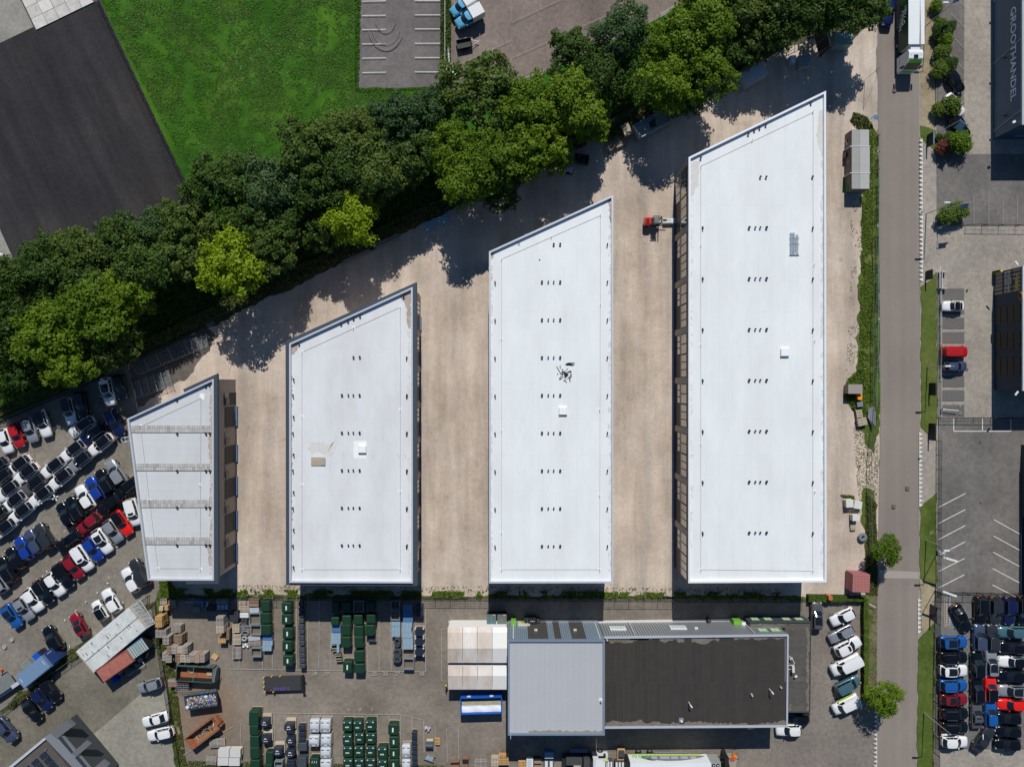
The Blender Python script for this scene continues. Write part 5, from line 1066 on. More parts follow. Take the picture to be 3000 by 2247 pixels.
car('estate','grey',cpx('D',843,448)[0],cpx('D',843,448)[1],90,'grey estate car with glass roof standing beside the low wing, bonnet up','p',group=DG,L=4.5)
cars('D',[('hatch','white',1172,462,27+180,'',4.2),('estate','silver',1158,682,207,'r',4.3),('suv','white',1240,840,27,'s',4.5)],'# from the top in the fanned row beside the long hedge',DG)
p_=cpx('D',1222,1085); car('van','white',*p_,206,'larger white panel van in the fanned row beside the long hedge','',cat='van',group=DG,L=5.1,z=1)
p_=cpx('D',1240,1335); car('mpv','teal',*p_,27,'teal people carrier between the two white vans','r',group=DG,L=4.2)
p_=cpx('G',1222,842); vv_=car('van','white',*p_,207,'smaller white panel van with a lime green side, nearest the street tree','',cat='van',group=DG,L=4.5,z=1)
MB().box(-1.9,-1.0,.55,1.2,-.985,.95).build('lime_side_band',mat('lime_band',(.42,.62,.02),.4,var=0),vv_)
p_=cpx('G',480,1163); car('hatch','white',*p_,182,'white hatchback half under the lilac edge corner of the dark roofed hall','',group=DG,L=4.1)
p_=cpx('G',590,1010); car('hatch','black',*p_,182,'black car in the shade below the low brown wing','',group=DG,L=4.0)
EG='cars in the blue-grey lot at the lower right'
cars('I',[('suv','black',1490,478,-90,'r',4.6),('suv','dark grey',1716,478,-90,'r',4.6),('suv','dark blue',1947,478,-90,'r',4.5),('suv','black',2165,478,-90,'r',4.6)],'# from the left in the top row of the lower right lot, bonnet down',EG)
p_=cpx('I',1185,600); car('sedan','black',*p_,-62,'black saloon with yellow plate parked askew behind the stacked grid blocks','',group=EG,L=4.7)
cars('I',[('suv','slate blue',1462,915,90,'r',4.4),('suv','black',1435,1350,90,'r',4.4)],'# from the top in the bonnet-up column next to the left column',EG)
cars('J',[('suv','black',1435,390,90,'r',4.3),('sedan','grey',1430,800,90,'s',4.3)],'# from the top among the lower pair of the bonnet-up column next to the left column',EG)
cars('I',[('suv','dark grey',1668,915,90,'r',4.4),('suv','silver',1655,1330,90,'pr',4.3)],'# from the top in the second bonnet-up column',EG)
cars('J',[('suv','bright red',1645,375,90,'br',4.3),('hatch','bright blue',1650,780,90,'',4.2)],'# from the top among the lower pair of the second bonnet-up column',EG)
p_=cpx('J',1545,1185); car('coupe','dark grey',*p_,55,'dark saloon parked askew below the blue hatchback','',group=EG,L=4.6)
cars('I',[('suv','bright blue',1045,985,0,'pr',4.5),('suv','black',1045,1232,0,'r',4.5),('suv','white',1048,1440,0,'p',4.5)],'# from the top of the left column beside the fence, bonnet right',EG)
cars('J',[('suv','bright blue',1045,318,0,'r',4.5),('hatch','dark red',1060,545,0,'p',4.3),('suv','black',1065,775,0,'r',4.4),('suv','black',1065,995,0,'r',4.4),('hatch','white',1070,1228,0,'',4.2)],'# from the top of the lower part of the left column beside the fence',EG)
cars('I',[('hatch','teal',1985,825,180,'',4.6),('suv','black',2010,1070,180,'r',4.6),('estate','white',2000,1300,180,'b',4.6),('suv','black',1990,1535,180,'',4.7)],'# from the top of the bonnet-left column at the right edge',EG)
cars('J',[('suv','silver',1985,400,180,'pr',4.6),('hatch','bright red',1985,625,180,'',4.6),('hatch','black',1935,850,180,'',4.1),('hatch','black',1935,1060,180,'',4.1),('hatch','black',1925,1268,180,'',4.1)],'# from the top of the lower part of the bonnet-left column at the right edge',EG)
HG='cars parked before the shop'
p_=cpx('K',1590,990); car('coupe','white',*p_,180,'white coupe with dark glass roof parked in the tarmac bays before the shop','b',group=HG,L=3.5)
p_=cpx('K',1608,1382); car('van','red',*p_,0,'red delivery van with white lettering parked in the tarmac bays','',group=HG,L=4.1,z=.9); 
p_=cpx('K',1612,1508); car('hatch','slate blue',*p_,0,'slate blue hatchback beside the red delivery van','',group=HG,L=3.7)
UG='cars parked along the bush row'
p_=cpx('L',1608,715); car('hatch','black',*p_,-55,'glossy black hatchback parked at an angle beside the globe bushes','',group=UG,L=3.9)
p_=cpx('L',1605,912); car('coupe','white',*p_,-52,'white sports car partly hidden by a round green tree crown','',group=UG,L=4.1)
p_=cpx('L',1648,1105); car('hatch','black',*p_,-52,'black car under the pale blue banner at the corner bed','',group=UG,L=4.1)
p_=cpx('L',1025,110); car('suv','dark blue',*p_,-92,'dark car in deep tree shade at the left side of the road, beside the lorry','',group=None,L=4.6)
# two blue and white service vehicles and one trailer
def pickup(px,py,a,label,L):
    t=car('mpv','sky blue',px,py,a,label,'',cat='pickup',name='service_van',group='blue and white service vans',L=L)
    MB().box(-2.3,-.93,.55,-.28,.93,1.95).build('white_box_body',mat('white_box_paint',(.74,.75,.76),.4,var=.03),t)
    b=MB()
    for k in range(5): b.box(-2.25+k*.4,-.88,1.95,-1.95+k*.4,.88,1.98)
    b.build('roof_rib',mat('white_rib',(.68,.69,.70),.5,var=0),t); return t
p_=cpx('M',1842,168); pickup(*p_,209,'blue-fronted white box van, the lower of the two beside the small trailer',4.7)
p_=cpx('M',1785,65); pickup(*p_,213,'blue-fronted white box van, the upper and more cropped by its neighbour',4.3)
for o in list(bpy.data.objects):
    if o.name.startswith('service_van'): pass
t=thing('car_trailer','small open black box trailer with a grey drawbar, below the two blue vans','trailer',tuple(W(1361,135,0)),R(12))
GAL=mat('galvanised_steel',(.42,.44,.46),.4,.5,var=.1,sc=3)
for (x0,y0,x1,y1) in ((-1.25,-.75,-1.2,.75),(1.2,-.75,1.25,.75),(-1.25,-.75,1.25,-.7),(-1.25,.7,1.25,.75)): MB().box(x0,y0,.45,x1,y1,.95).build('side_board',BLACKP,t)
MB().box(-1.2,-.7,.45,1.2,.7,.5).build('floor',mat('trailer_floor',(.06,.06,.06),.8,var=.3,sc=4),t)
MB().tube((1.2,.5,.5),(2.3,0,.5),.05,6).tube((1.2,-.5,.5),(2.3,0,.5),.05,6).tube((2.2,0,.5),(2.5,0,.5),.07,6).build('drawbar',GAL,t)
for s in (1,-1): MB().tube((-.1,s*.8,.3),(-.1,s*.98,.3),.3,12).tube((-.1,s*.78,.3),(-.1,s*.99,.3),.16,8,1).build('wheel',[TYRE,RIM],t)

# ---------------------------------------------------------------- lorries
DKG=mat('lorry_dark_green',(.010,.065,.030),.35,.0,var=.05); LIMEP=mat('lime_paint',(.20,.55,.03),.4,var=0); TRW=mat('trailer_white',(.73,.76,.78),.5,var=.07,sc=.4,sc2=4); CABW=paint('cab_white',(.72,.74,.76))
CHAS=mat('chassis_black',(.02,.02,.022),.6,var=.1)
def wheels(par,xs,hw,r=.5,w=.3):
    for x in xs:
        for s in (1,-1): MB().tube((x,s*(hw-w),r),(x,s*hw,r),r,16).tube((x,s*(hw-w*.5),r),(x,s*(hw+.02),r),r*.5,10,1).build('wheel',[TYRE,RIM],par)
# articulated lorry at the top, heading south (local +x = forwards)
pl=W(2685,130,4.0); lx=(W(2662,60,4.0).x+W(2708,60,4).x)/2
lor=thing('articulated_lorry','white-roofed articulated lorry with a dark green side, driving down the road at the top','lorry',(lx,pl.y,0),R(-90))
Lt=13.6
MB().box(-Lt,-1.27,1.05,0,1.27,3.96).build('trailer_body',DKG,lor); MB().box(-Lt-.02,-1.29,3.96,.03,1.29,4.02).build('trailer_roof',TRW,lor)
MB().box(-Lt,-1.2,.6,-.2,1.2,1.05).build('chassis',CHAS,lor); MB().box(-11,-1.28,.45,-4,-1.22,1.05).build('side_skirt',mat('skirt_blue',(.08,.13,.18),.5),lor)
wheels(lor,(-11.2,-9.9,-8.6,-1.3,2.6),1.22)
MB().box(.03,-1.1,1.2,.08,1.1,3.95).build('refrigeration_unit',COPEW,lor)
MB().sheet([(-7.5,.55),(-2.5,.5),(.02,.42),(.02,.72),(-2.5,.72),(-7.5,.6)],4.026).build('roof_soot_streak',mat('roof_soot',(.30,.27,.27),.8,var=.3,sc=2),lor)
# tractor
cw=1.24
prof=[(0.75,-1.0,3.9),(1.4,-1.1,3.95),(2.55,-1.1,3.75),(3.05,-1.1,3.05),(3.3,-1.12,2.5),(3.38,-1.14,1.4)]
b=MB(); pts=[(.75,.9),(.75,3.7),(1.3,3.95),(2.2,3.86),(2.75,3.45),(3.0,2.75),(3.3,1.9),(3.34,.5),(.75,.5)]
n=len(pts); vs=[(x,-cw*(.93 if z>3 else 1),z) for x,z in pts]+[(x,cw*(.93 if z>3 else 1),z) for x,z in pts]; fs=[(i,(i+1)%n,n+(i+1)%n,n+i) for i in range(n)]+[tuple(range(n-1,-1,-1)),tuple(range(n,2*n))]; b.add(vs,fs).build('cab',CABW,lor)
MB().box(.15,-.75,2.6,.75,.75,3.7).build('wind_deflector',CABW,lor)
MB().add([(2.40,-1.0,3.83),(2.40,1.0,3.83),(2.8,1.08,3.46),(2.8,-1.08,3.46)],[(0,1,2,3)]).add([(3.32,-1.0,1.72),(3.32,1.0,1.72),(3.37,1.0,1.2),(3.37,-1.0,1.2)],[(0,1,2,3)]).build('lime_band',LIMEP,lor)
MB().add([(2.82,-1.05,3.40),(2.82,1.05,3.40),(3.28,1.1,2.05),(3.28,-1.1,2.05)],[(0,1,2,3)]).build('windscreen',CGL,lor)
MB().box(1.65,-.35,3.9,2.15,.35,3.96).build('roof_hatch',CGL,lor)
for s in (1,-1): MB().box(2.95,s*1.3,2.0,3.15,s*1.6,2.9).build('mirror',BLACKP,lor); MB().cyl(1.6,s*.8,3.9,.05,.12,6).cyl(2.2,s*.85,3.85,.06,.12,6).build('roof_beacon',COPEW,lor); MB().box(.8,s*1.25,.5,3.1,s*1.27,1.3).build('side_fairing',CABW,lor)
MB().box(.1,-1.0,.6,3.2,1.0,.95).build('tractor_chassis',CHAS,lor)
LET=mat('lorry_letter',(.78,.82,.80),.5,var=0)
# lettering on the west side, local -y is west when heading south
for s_,x_,z_ in (('HELLO',-6.75,2.85),('FRESH',-6.3,1.95)):
    me=text_mesh(s_,1.05,LET,.005,True); o=bpy.data.objects.new('lettering',me); COL.objects.link(o); o.parent=lor
    w=max(v.co.x for v in me.vertices); k=3.2/w; sh=.18
    o.matrix_basis=Matrix(((k,sh,0,x_),(0,0,-1,-1.28),(0,1,0,z_),(0,0,0,1)))
b=MB(); b.tube((-7.9,-1.27,2.6),(-7.9,-1.285,2.6),.85,20).build('lime_emblem',mat('lime_emblem',(.05,.28,.02),.5,var=0),lor)
# semi-trailer at the bottom edge
x0,x1=W(1847,2235,4).x,W(2083,2235,4).x; yN=W(0,2235,4).y
tr=thing('semi_trailer','white semi-trailer with lime stripe and grey swoosh, parked at the bottom edge','trailer',((x0+x1)/2,yN-1.28,0)); hl=(x1-x0)/2
MB().box(-hl,-1.28,1.1,hl,1.28,3.97).build('trailer_body',TRW,tr); MB().box(-hl-.02,-1.3,3.97,hl+.02,1.3,4.03).build('trailer_roof',TRW,tr); MB().box(-hl,-1.1,.6,hl-.3,1.1,1.1).build('chassis',CHAS,tr)
wheels(tr,(-hl+1.9,-hl+3.8),1.45,.5,.3); MB().box(-hl+4.6,1.27,.55,hl-3,1.33,.7).box(-hl+4.6,1.27,.8,hl-1,1.33,.88).build('side_rail',GAL,tr)
y_=1.29
STR=mat('lime_stripe',(.50,.66,.12),.5,var=.05); SWG=mat('swoosh_grey',(.20,.22,.26),.5,var=.1,sc=2); TEAL=mat('teal_ring',(.04,.28,.22),.5,var=0)
b=MB()
for k in range(18): xx=-hl+.1+k*(2*hl-.9)/18; b.box(xx,y_,1.15,xx+(2*hl-.9)/18-.06,y_+.01,1.62)
b.build('lime_stripe',STR,tr)
sw_=[(-3.6,1.65),(4.9,1.65),(6.1,1.75),(5.6,2.15),(3.9,2.75),(1.8,3.2),(-.6,3.3),(-2.6,3.0),(-3.7,2.5),(-4.0,2.0)]
n=len(sw_); MB().add([(x,y_+.012,z) for x,z in sw_],[tuple(range(n))[::-1]]).build('grey_swoosh',SWG,tr)
MB().add([(x*1.0-.25-(.15 if x<-2 else 0),y_+.006,z*1.02-.0) for x,z in [(-3.4,1.65),(-2.0,1.65),(-2.0,3.1),(-2.6,3.1),(-3.9,2.5),(-4.2,2.0)]],[(5,4,3,2,1,0)]).build('dark_green_swoosh',DKG,tr)
for xx,w in ((-2.3,.9),(-.6,1.5),(1.0,1.2),(2.6,1.2),(4.1,1.0)): MB().box(xx-w/2,y_+.014,1.9,xx+w/2,y_+.02,2.65).build('picture_panel',mat('picture_panel_grey',(.42,.43,.46),.5,var=.2,sc=3),tr)
for xx in (-hl+1.0,-hl+2.05,-hl+3.1):
    b=MB()
    for i in range(14):
        a0,a1=i*2*math.pi/14,(i+1)*2*math.pi/14; b.tube((xx+math.cos(a0)*.38,y_+.01,1.95+math.sin(a0)*.25),(xx+math.cos(a1)*.38,y_+.01,1.95+math.sin(a1)*.25),.06,4)
    b.build('teal_ring',TEAL,tr)
b=MB()
for k in range(9): b.box(-hl+1.1+k*.26,y_+.004,2.45+.02*(k%3),-hl+1.28+k*.26,y_+.012,2.62)
b.box(-hl+1.0,y_+.004,2.3,-hl+3.4,y_+.012,2.34).build('pale_green_line',STR,tr)
MB().box(hl+.05,-1.0,1.0,hl+1.7,1.2,3.6).build('cooling_unit',mat('cooling_unit_grey',(.30,.31,.31),.5,var=.3,sc=5),tr)
for (xx,yy_) in ((.5,.75),(1.2,.75)): MB().cyl(hl+xx,yy_,3.6,.27,.08,14).cyl(hl+xx,yy_,3.65,.1,.08,8,1).build('fan',[BLACKP,COPEW],tr)
for (xx,yy_,s) in ((.45,.0,.3),(1.35,-.1,.35),(.9,-.6,.25)): MB().box(hl+xx-s,yy_-s*.6,3.6,hl+xx+s,yy_+s*.6,3.8).build('cooling_box',COPEW,tr)
MB().box(-hl-.5,-1.2,.8,-hl-.1,1.2,3.2).build('tail_lift',CHAS,tr)
# second white lorry left of it, cab and empty flatbed
cx=W(1762,2240,3.2); l2=thing('flatbed_lorry','white-cabbed lorry with a lime flash and a dark grey bed, cut by the bottom edge','lorry',(cx.x,cx.y-.4,0))
pts=[(-1.3,.5),(-1.3,2.9),(-.9,3.2),(.6,3.2),(1.1,2.5),(1.3,1.7),(1.3,.5)]; n=len(pts)
MB().add([(x,-1.22,z) for x,z in pts]+[(x,1.22,z) for x,z in pts],[(i,(i+1)%n,n+(i+1)%n,n+i) for i in range(n)]+[tuple(range(n-1,-1,-1)),tuple(range(n,2*n))]).build('cab',CABW,l2)
MB().add([(.63,-1.1,3.17),(.63,1.1,3.17),(1.1,1.1,2.47),(1.1,-1.1,2.47)],[(0,3,2,1)]).box(-.4,1.225,2.0,.7,1.24,2.7).build('window',CGL,l2)
MB().box(.2,1.0,3.2,1.15,1.3,3.22).build('lime_flash',STR,l2); MB().box(.5,1.25,1.9,.8,1.6,2.6).build('mirror',BLACKP,l2)
MB().box(-6.2,-1.2,.9,-1.45,1.2,1.2).build('bed',CHAS,l2); MB().box(-5.6,-.3,1.2,-3.0,.9,2.0).box(-2.8,-1,1.2,-1.8,1,2.6).build('machinery',mat('machine_dark',(.06,.06,.065),.6,var=.4,sc=3),l2)
MB().box(-4.4,-1,1.2,-3.2,-.3,2.2).build('beige_machinery',mat('machine_beige',(.4,.38,.32),.6,var=.3,sc=4),l2); wheels(l2,(-4.6,.1),1.3,.5,.3); MB().box(-5.0,1.3,1.0,-2.0,1.9,1.1).build('side_locker',PLINTH,l2)
# dark flatbed lorry at the far left
pf=F('C',20,600,1.5); fl=thing('flatbed_lorry','dark flatbed lorry with a grey bed cut off by the left edge of the lot','lorry',(pf.x,pf.y,0),R(34))
MB().box(-4,-1.1,1.0,1.8,1.25,1.15).build('bed',mat('flatbed_grey',(.17,.18,.185),.7,var=.15,sc=1),fl); MB().box(-4,-1.6,.5,2.0,-1.1,1.0).build('chassis',mat('deep_blue_chassis',(.02,.03,.07),.5),fl)
MB().box(1.0,-1.5,.4,2.3,-.9,1.3).build('rear_lamp_board',COPE,fl); wheels(fl,(.6,-2.5),1.5,.45,.28)
p=F('C',10,402,.5); t=thing('traffic_cone','small orange-red cone at the left edge above the flatbed lorry','cone',(p.x,p.y,LAY[0])); MB().cyl(0,0,.03,.16,.6,12,0,.04).box(-.2,-.2,0,.2,.2,.04).build('cone_body',mat('cone_orange',(.8,.12,.02),.5,var=0),t)
# ---------------------------------------------------------------- yard goods
GREEN=mat('bin_green',(.010,.042,.021),.45,.0,var=.10,sc=1.2,coat=.2); GREEND=mat('bin_green_dark',(.008,.028,.016),.5,var=.1)
NAVYB=mat('bin_navy',(.018,.026,.045),.45,var=.12,coat=.2); SLATEB=mat('bin_slate',(.055,.065,.08),.5,var=.12); WRAP=mat('wrap_film',(.46,.49,.53),.35,var=.25,sc=3,sc2=11,col2=(.66,.68,.72))
WRAPD=mat('wrap_dark_patch',(.10,.13,.17),.4,var=.15,sc=3); LBLUE=mat('light_blue_lid',(.27,.38,.47),.4,.1,var=.18,sc=3); MBLUE=mat('mid_blue_lid',(.07,.17,.33),.45,var=.15,sc=2); 
STK=mat('white_sticker',(.66,.68,.68),.6,var=.1); STKB=mat('blue_sticker',(.04,.12,.32),.5,var=0); STKR=mat('red_sticker',(.5,.06,.06),.5,var=0)
WO=mat('orange_wood',(.52,.31,.13),.85,var=.2,sc=5,sc2=22,obj=True,orand=.9); WG_=mat('grey_wood',(.29,.255,.225),.9,var=.22,sc=5,sc2=22,obj=True,orand=.9,col2=(.42,.38,.345)); WB=mat('brown_wood',(.27,.19,.125),.9,var=.25,sc=5,sc2=22,obj=True,orand=.8); WP=mat('pale_wood',(.50,.42,.32),.85,var=.2,sc=5,sc2=22,obj=True,orand=.7)
STEEL=mat('grey_steel_crate',(.26,.30,.33),.5,.3,var=.15,sc=3); BLK=mat('matt_black',(.018,.018,.02),.6,var=.1)
def rbox(b,lx,ly,z0,z1,r=.12,mi=0,top=.1):
    """box with rounded plan corners and softened top edge"""
    def ring(k,z):
        o=[]
        for cx,cy,a in ((1,1,0),(-1,1,90),(-1,-1,180),(1,-1,270)):
            for d in (0,45,90): t=R(a+d); o.append((cx*(lx/2-r)+math.cos(t)*(r-k),cy*(ly/2-r)+math.sin(t)*(r-k),z))
        return o
    rs=[ring(0,z0),ring(0,z1-top),ring(top*.45,z1-top*.3),ring(min(r*.9,top),z1)]; n=12; vs=[p for q in rs for p in q]
    fs=[(i*n+j,i*n+(j+1)%n,(i+1)*n+(j+1)%n,(i+1)*n+j) for i in range(3) for j in range(n)]+[tuple(3*n+j for j in range(n)),tuple(range(n-1,-1,-1))]
    b.add(vs,fs,mi)
_bc={}
def meshc(key,fn):
    if key not in _bc: _bc[key]=fn()
    return _bc[key]
def palletbase(par,lx,ly,m=WP):
    k=('pb',round(lx,1),round(ly,1),m.name)
    def f():
        b=MB()
        for i in range(3): b.box(-lx/2,-ly/2+(ly-.1)*i/2,0,lx/2,-ly/2+(ly-.1)*i/2+.1,.11)
        for i in range(6): b.box(-lx/2+(lx-.1)*i/5,-ly/2,.11,-lx/2+(lx-.1)*i/5+.1,ly/2,.135)
        return b.mesh('pallet_base',[m])
    put('pallet_base',meshc(k,f),par)
def bin_(fr,x,y,w,h,kind,label,group,H_=1.55,cat='container'):
    """x,y,w,h: top face in a zoom frame"""
    p=F(fr,x,y,H_); lx=mlen(fr,w)*(1-H_/CAM_H); ly=mlen(fr,h)*(1-H_/CAM_H); a=R(random.uniform(-1.2,1.2))
    t=thing({'g':'collection_container','gs':'collection_container','gb':'collection_container','n':'black_container','s':'dark_tub','w':'wrapped_load','lb':'flat_lid_stack','b':'flat_lid_stack','o':'steel_crate','k':'rounded_bin'}[kind],label,cat,(p.x,p.y,LAY[0]),a,group)
    K=(kind,round(lx,1),round(ly,1),H_); lx,ly=round(lx,1),round(ly,1)
    base=.14 if kind in('g','gs','gb','k','w','s','n') else 0
    if base: palletbase(t,lx*1.02,ly*1.04)
    def B(fn,m,nm,sm=False): put(nm,meshc((K,nm),lambda:(lambda b:(fn(b),b.mesh(nm,m,smooth=sm))[1])(MB())),t)
    if kind in('g','gs','gb'):
        B(lambda b:rbox(b,lx,ly,base,H_,.16,0,.12),[GREEN],'body')
        if kind=='gb':
            B(lambda b:b.box(-lx*.36,ly*.30,H_,lx*.10,ly*.34,H_+.012).box(-lx*.40,ly*.28,H_,-lx*.28,ly*.37,H_+.014,1).box(lx*.18,ly*.28,H_,lx*.36,ly*.36,H_+.014,1),[STKB,STK],'sticker'); 
            B(lambda b:[b.box(-lx*.22+i*lx*.1,-ly*.16,H_,-lx*.22+i*lx*.1+lx*.07,-ly*.05,H_+.012) for i in range(4)],[STK],'brand_marks')
        elif kind=='gs': B(lambda b:b.box(-lx*.1,-ly*.22,H_,lx*.05,ly*.18,H_+.012),[STK],'sticker')
        B(lambda b:b.box(lx*.5-.14,-ly*.18,H_-.02,lx*.5-.06,ly*.22,H_+.01).box(lx/2-.01,-ly*.25,base+.5,lx/2+.03,ly*.25,base+.9),[GREEND],'slot')
    elif kind=='k':
        B(lambda b:rbox(b,lx*.9,ly*.55,base,H_,.1,0,.06),[NAVYB],'body'); 
        def rl(b):
            for i in range(10):
                a0,a1=math.pi*i/10,math.pi*(i+1)/10
                P0=(-math.cos(a0)*lx/2,-ly*.05-math.sin(a0)*ly*.42);P1=(-math.cos(a1)*lx/2,-ly*.05-math.sin(a1)*ly*.42)
                b.add([(0,-.05,H_+.06),(P0[0],P0[1],H_-.05),(P1[0],P1[1],H_-.05)],[(0,1,2)]).add([(P0[0],P0[1],H_-.05),(P0[0]*.9,P0[1]*.9,.5),(P1[0]*.9,P1[1]*.9,.5),(P1[0],P1[1],H_-.05)],[(0,1,2,3)])
        B(rl,[NAVYB],'lid',True)
        B(lambda b:b.box(-lx*.36,ly*.0,H_+.06,lx*.36,ly*.08,H_+.10,2).box(-lx*.12,ly*.02,H_+.10,lx*.12,ly*.14,H_+.115).box(-lx*.06,ly*.05,H_+.115,lx*.06,ly*.10,H_+.12,1).box(-lx*.2,-ly*.22,H_+.0,lx*.2,-ly*.12,H_+.02,0),[STK,STKR,SLATEB],'handle_plate')
        put('pallet_board',meshc((K,'pbd'),lambda:MB().box(-lx*.45,ly*.28,0,lx*.5,ly*.62,.15).mesh('pallet_board',[WP])),t)
    elif kind in('n','s'):
        m=NAVYB if kind=='n' else SLATEB
        B(lambda b:rbox(b,lx,ly,base,H_,.08,0,.06),[m],'body'); B(lambda b:b.box(-lx*.5,ly*.1,H_-.005,lx*.46,ly*.14,H_+.02),[SLATEB],'lid_ridge')
    elif kind=='w':
        def wl(b):
            rbox(b,lx,ly,base,H_*.93,.2,0,.14); rbox(b,lx*.86,ly*.4,H_*.9,H_+.03,.15,0,.05)
        B(wl,[WRAP],'wrapped_body',True)
        B(lambda b:[b.box(sx*lx*.28-lx*.12,sy*ly*.3,H_-.02,sx*lx*.28+lx*.12,sy*ly*.3+.05,H_+.04) for sx in(-1,1) for sy in(-1,1)],[BLK],'strap')
        B(lambda b:b.tube((-lx*.02,-ly*.1,H_+.04),(lx*.05,ly*.0,H_+.06),.09,6),[STK],'knot')
    elif kind in('lb','b'):
        m=LBLUE if kind=='lb' else MBLUE
        B(lambda b:b.box(-lx/2,-ly/2,0,lx/2,ly/2,H_-.08),[STEEL],'body')
        n=3; 
        for i in range(n):
            q=put('lid_board',meshc((K,'lbd'),lambda:MB().box(-lx/(2*n)+.01,-ly/2-.02,0,lx/(2*n)-.01,ly/2+.02,.05).mesh('lid_board',[m])),t,(-lx/2+lx*(i+.5)/n,0,H_-.08+random.uniform(0,.03)))
    elif kind=='o':
        def fr_(b):
            w=.09
            for (a0,b0,a1,b1) in ((-lx/2,-ly/2,lx/2,-ly/2+w),(-lx/2,ly/2-w,lx/2,ly/2),(-lx/2,-ly/2+w,-lx/2+w,ly/2-w),(lx/2-w,-ly/2+w,lx/2,ly/2-w)): b.box(a0,b0,0,a1,b1,H_)
        B(fr_,[STEEL],'frame'); B(lambda b:b.box(-lx/2+.1,-ly/2+.1,.1,lx/2-.1,ly/2-.1,.2),[mat('crate_floor',(.16,.13,.10),.9,var=.3,sc=4)],'floor')
    return t
def binset(items,kind,group,tail,H_=1.55,cat='container'):
    for i,it in enumerate(items):
        fr,x,y,w,h=it[:5]; bin_(fr,x,y,w,h,it[5] if len(it)>5 else kind,tail.replace('#',ORD[i]),group,it[6] if len(it)>6 else H_,cat)
GGR='green containers in the storage yard'
binset([('N',1448,325,115,145),('N',1450,480,120,142),('N',1455,630,122,132)],'g',GGR,'plain dark green container, # from the top of the three right of the open steel crates')
binset([('N',1722,345,128,132),('N',1722,495,128,132),('N',1735,678,122,142),('N',1730,840,128,140),('N',1740,1028,128,135)],'gs',GGR,'dark green container with a white sticker, # from the top of the upper yard single column')
binset([('N',1905,300,58,60),('N',1907,372,58,55),('N',1910,440,62,52),('N',1912,515,62,55),('N',1908,588,68,60),('N',1912,655,70,58),('N',1912,730,72,60),('N',1915,800,70,60),('N',1918,888,70,65),('N',1920,958,70,58),('N',1922,1026,70,55),('N',1925,1095,72,58)],'s','slate tubs in the storage yard','dark slate tub, # from the top of the long narrow column right of the stickered green containers',1.1)
binset([('Q',365,345,95,145),('Q',505,345,115,135),('Q',820,330,110,120)],'g',GGR,'green container in the building shadow, # from the left of the top row of the upper middle group')
binset([('Q',362,520,105,105),('Q',512,510,118,135),('Q',660,500,115,125),('Q',825,490,120,120)],'g',GGR,'green container, # from the left of the second row of the upper middle group, at the shadow edge')
binset([('Q',505,635,118,142),('Q',668,645,125,132),('Q',812,637,118,142)],'g',GGR,'green container, # from the left of the third row of the upper middle group')
binset([('Q',505,788,118,145),('Q',672,788,120,148)],'g',GGR,'green container, # from the left of the fourth row of the upper middle group')
binset([('Q',672,972,122,152)],'g',GGR,'green container in the middle column, last but one before the painted bay edge')
binset([('Q',525,1108,120,150,'gs'),('Q',675,1128,128,125)],'g',GGR,'green container, # from the left of the two overhanging the painted bay edge')
binset([('S',524,1112,125,140),('S',656,1118,120,138),('S',818,1108,125,142)],'gb',GGR,'green container with a blue stripe, # from the left of the top row of the lower block')
binset([('S',524,1290,125,138),('S',680,1272,120,138),('S',822,1275,122,140)],'gb',GGR,'green container with a blue stripe, # from the left of the second row of the lower block')
binset([('S',528,1442,125,140),('S',670,1440,125,140),('S',822,1440,122,140)],'gb',GGR,'green container with a blue stripe, # from the left of the third row of the lower block')
binset([('S',530,1605,125,150),('S',675,1605,125,150),('S',825,1598,122,150)],'gb',GGR,'green container with a blue stripe, # from the left of the row cut by the bottom edge')
binset([('S',975,1460,122,155),('S',978,1620,120,150)],'gb',GGR,'green container with a blue stripe, # from the top of the short column right of the lower block')
binset([('S',1112,1160,125,145),('S',1122,1315,118,135),('S',1122,1465,120,135),('S',1120,1612,122,140)],'gs',GGR,'green container with a slot, # from the top of the column left of the wrapped pair')
binset([('O',1300,1020,125,190),('O',1300,1170,110,125),('O',1308,1312,118,145),('O',1310,1460,122,150),('O',1315,1620,125,140)],'g',GGR,'tall dark green container, # from the top of the left column of the lower yard',1.9)
binset([('O',1500,1525,92,165),('O',1492,1645,90,90)],'g',GGR,'narrow green container, # of the two between tall green column and grey crate',1.3)
binset([('O',2080,1590,120,125)],'g',GGR,'green container with three white hooks beside the wrapped loads')
p=F('O',2080,1560,1.6)
for dx in (-.35,0,.35): MB().tube((p.x+dx,p.y-.1,1.58),(p.x+dx+.04,p.y+.25,1.6),.05,6).build('white_hook',STK,bpy.data.objects[[o.name for o in bpy.data.objects if o.get('label','').startswith('green container with three white hooks')][0]],org=(p.x,p.y-.13,0))
BG='rounded black bins in the lower yard'
binset([('O',1438,1072,120,128),('O',1452,1285,120,128)],'k',BG,'black rounded-lid bin on a pallet, # from the top beside the tall green column',1.5)
binset([('O',1750,1130,125,128),('O',1768,1300,120,125),('O',1768,1462,122,130)],'k',BG,'black rounded-lid bin on a pallet, # from the top of the column of three',1.5)
binset([('O',1605,1442,125,135)],'k',BG,'black rounded-lid bin on a pallet above the small grey cooler box',1.5)
binset([('O',1915,1140,80,70),('O',1918,1222,78,62),('O',1918,1292,78,62)],'n','small black tubs in the lower yard','small black tub, # from the top right of the rounded bins',1.1)
binset([('O',1922,1382,125,105,'s'),('O',1775,1605,105,120,'n'),('O',1918,1582,120,125,'s'),('O',1618,1612,105,90,'o')],'s','single containers in the lower yard','single boxy container, # listed from the top among the slate, navy and grey ones',1.3)
WLG='film-wrapped loads in the lower yard'
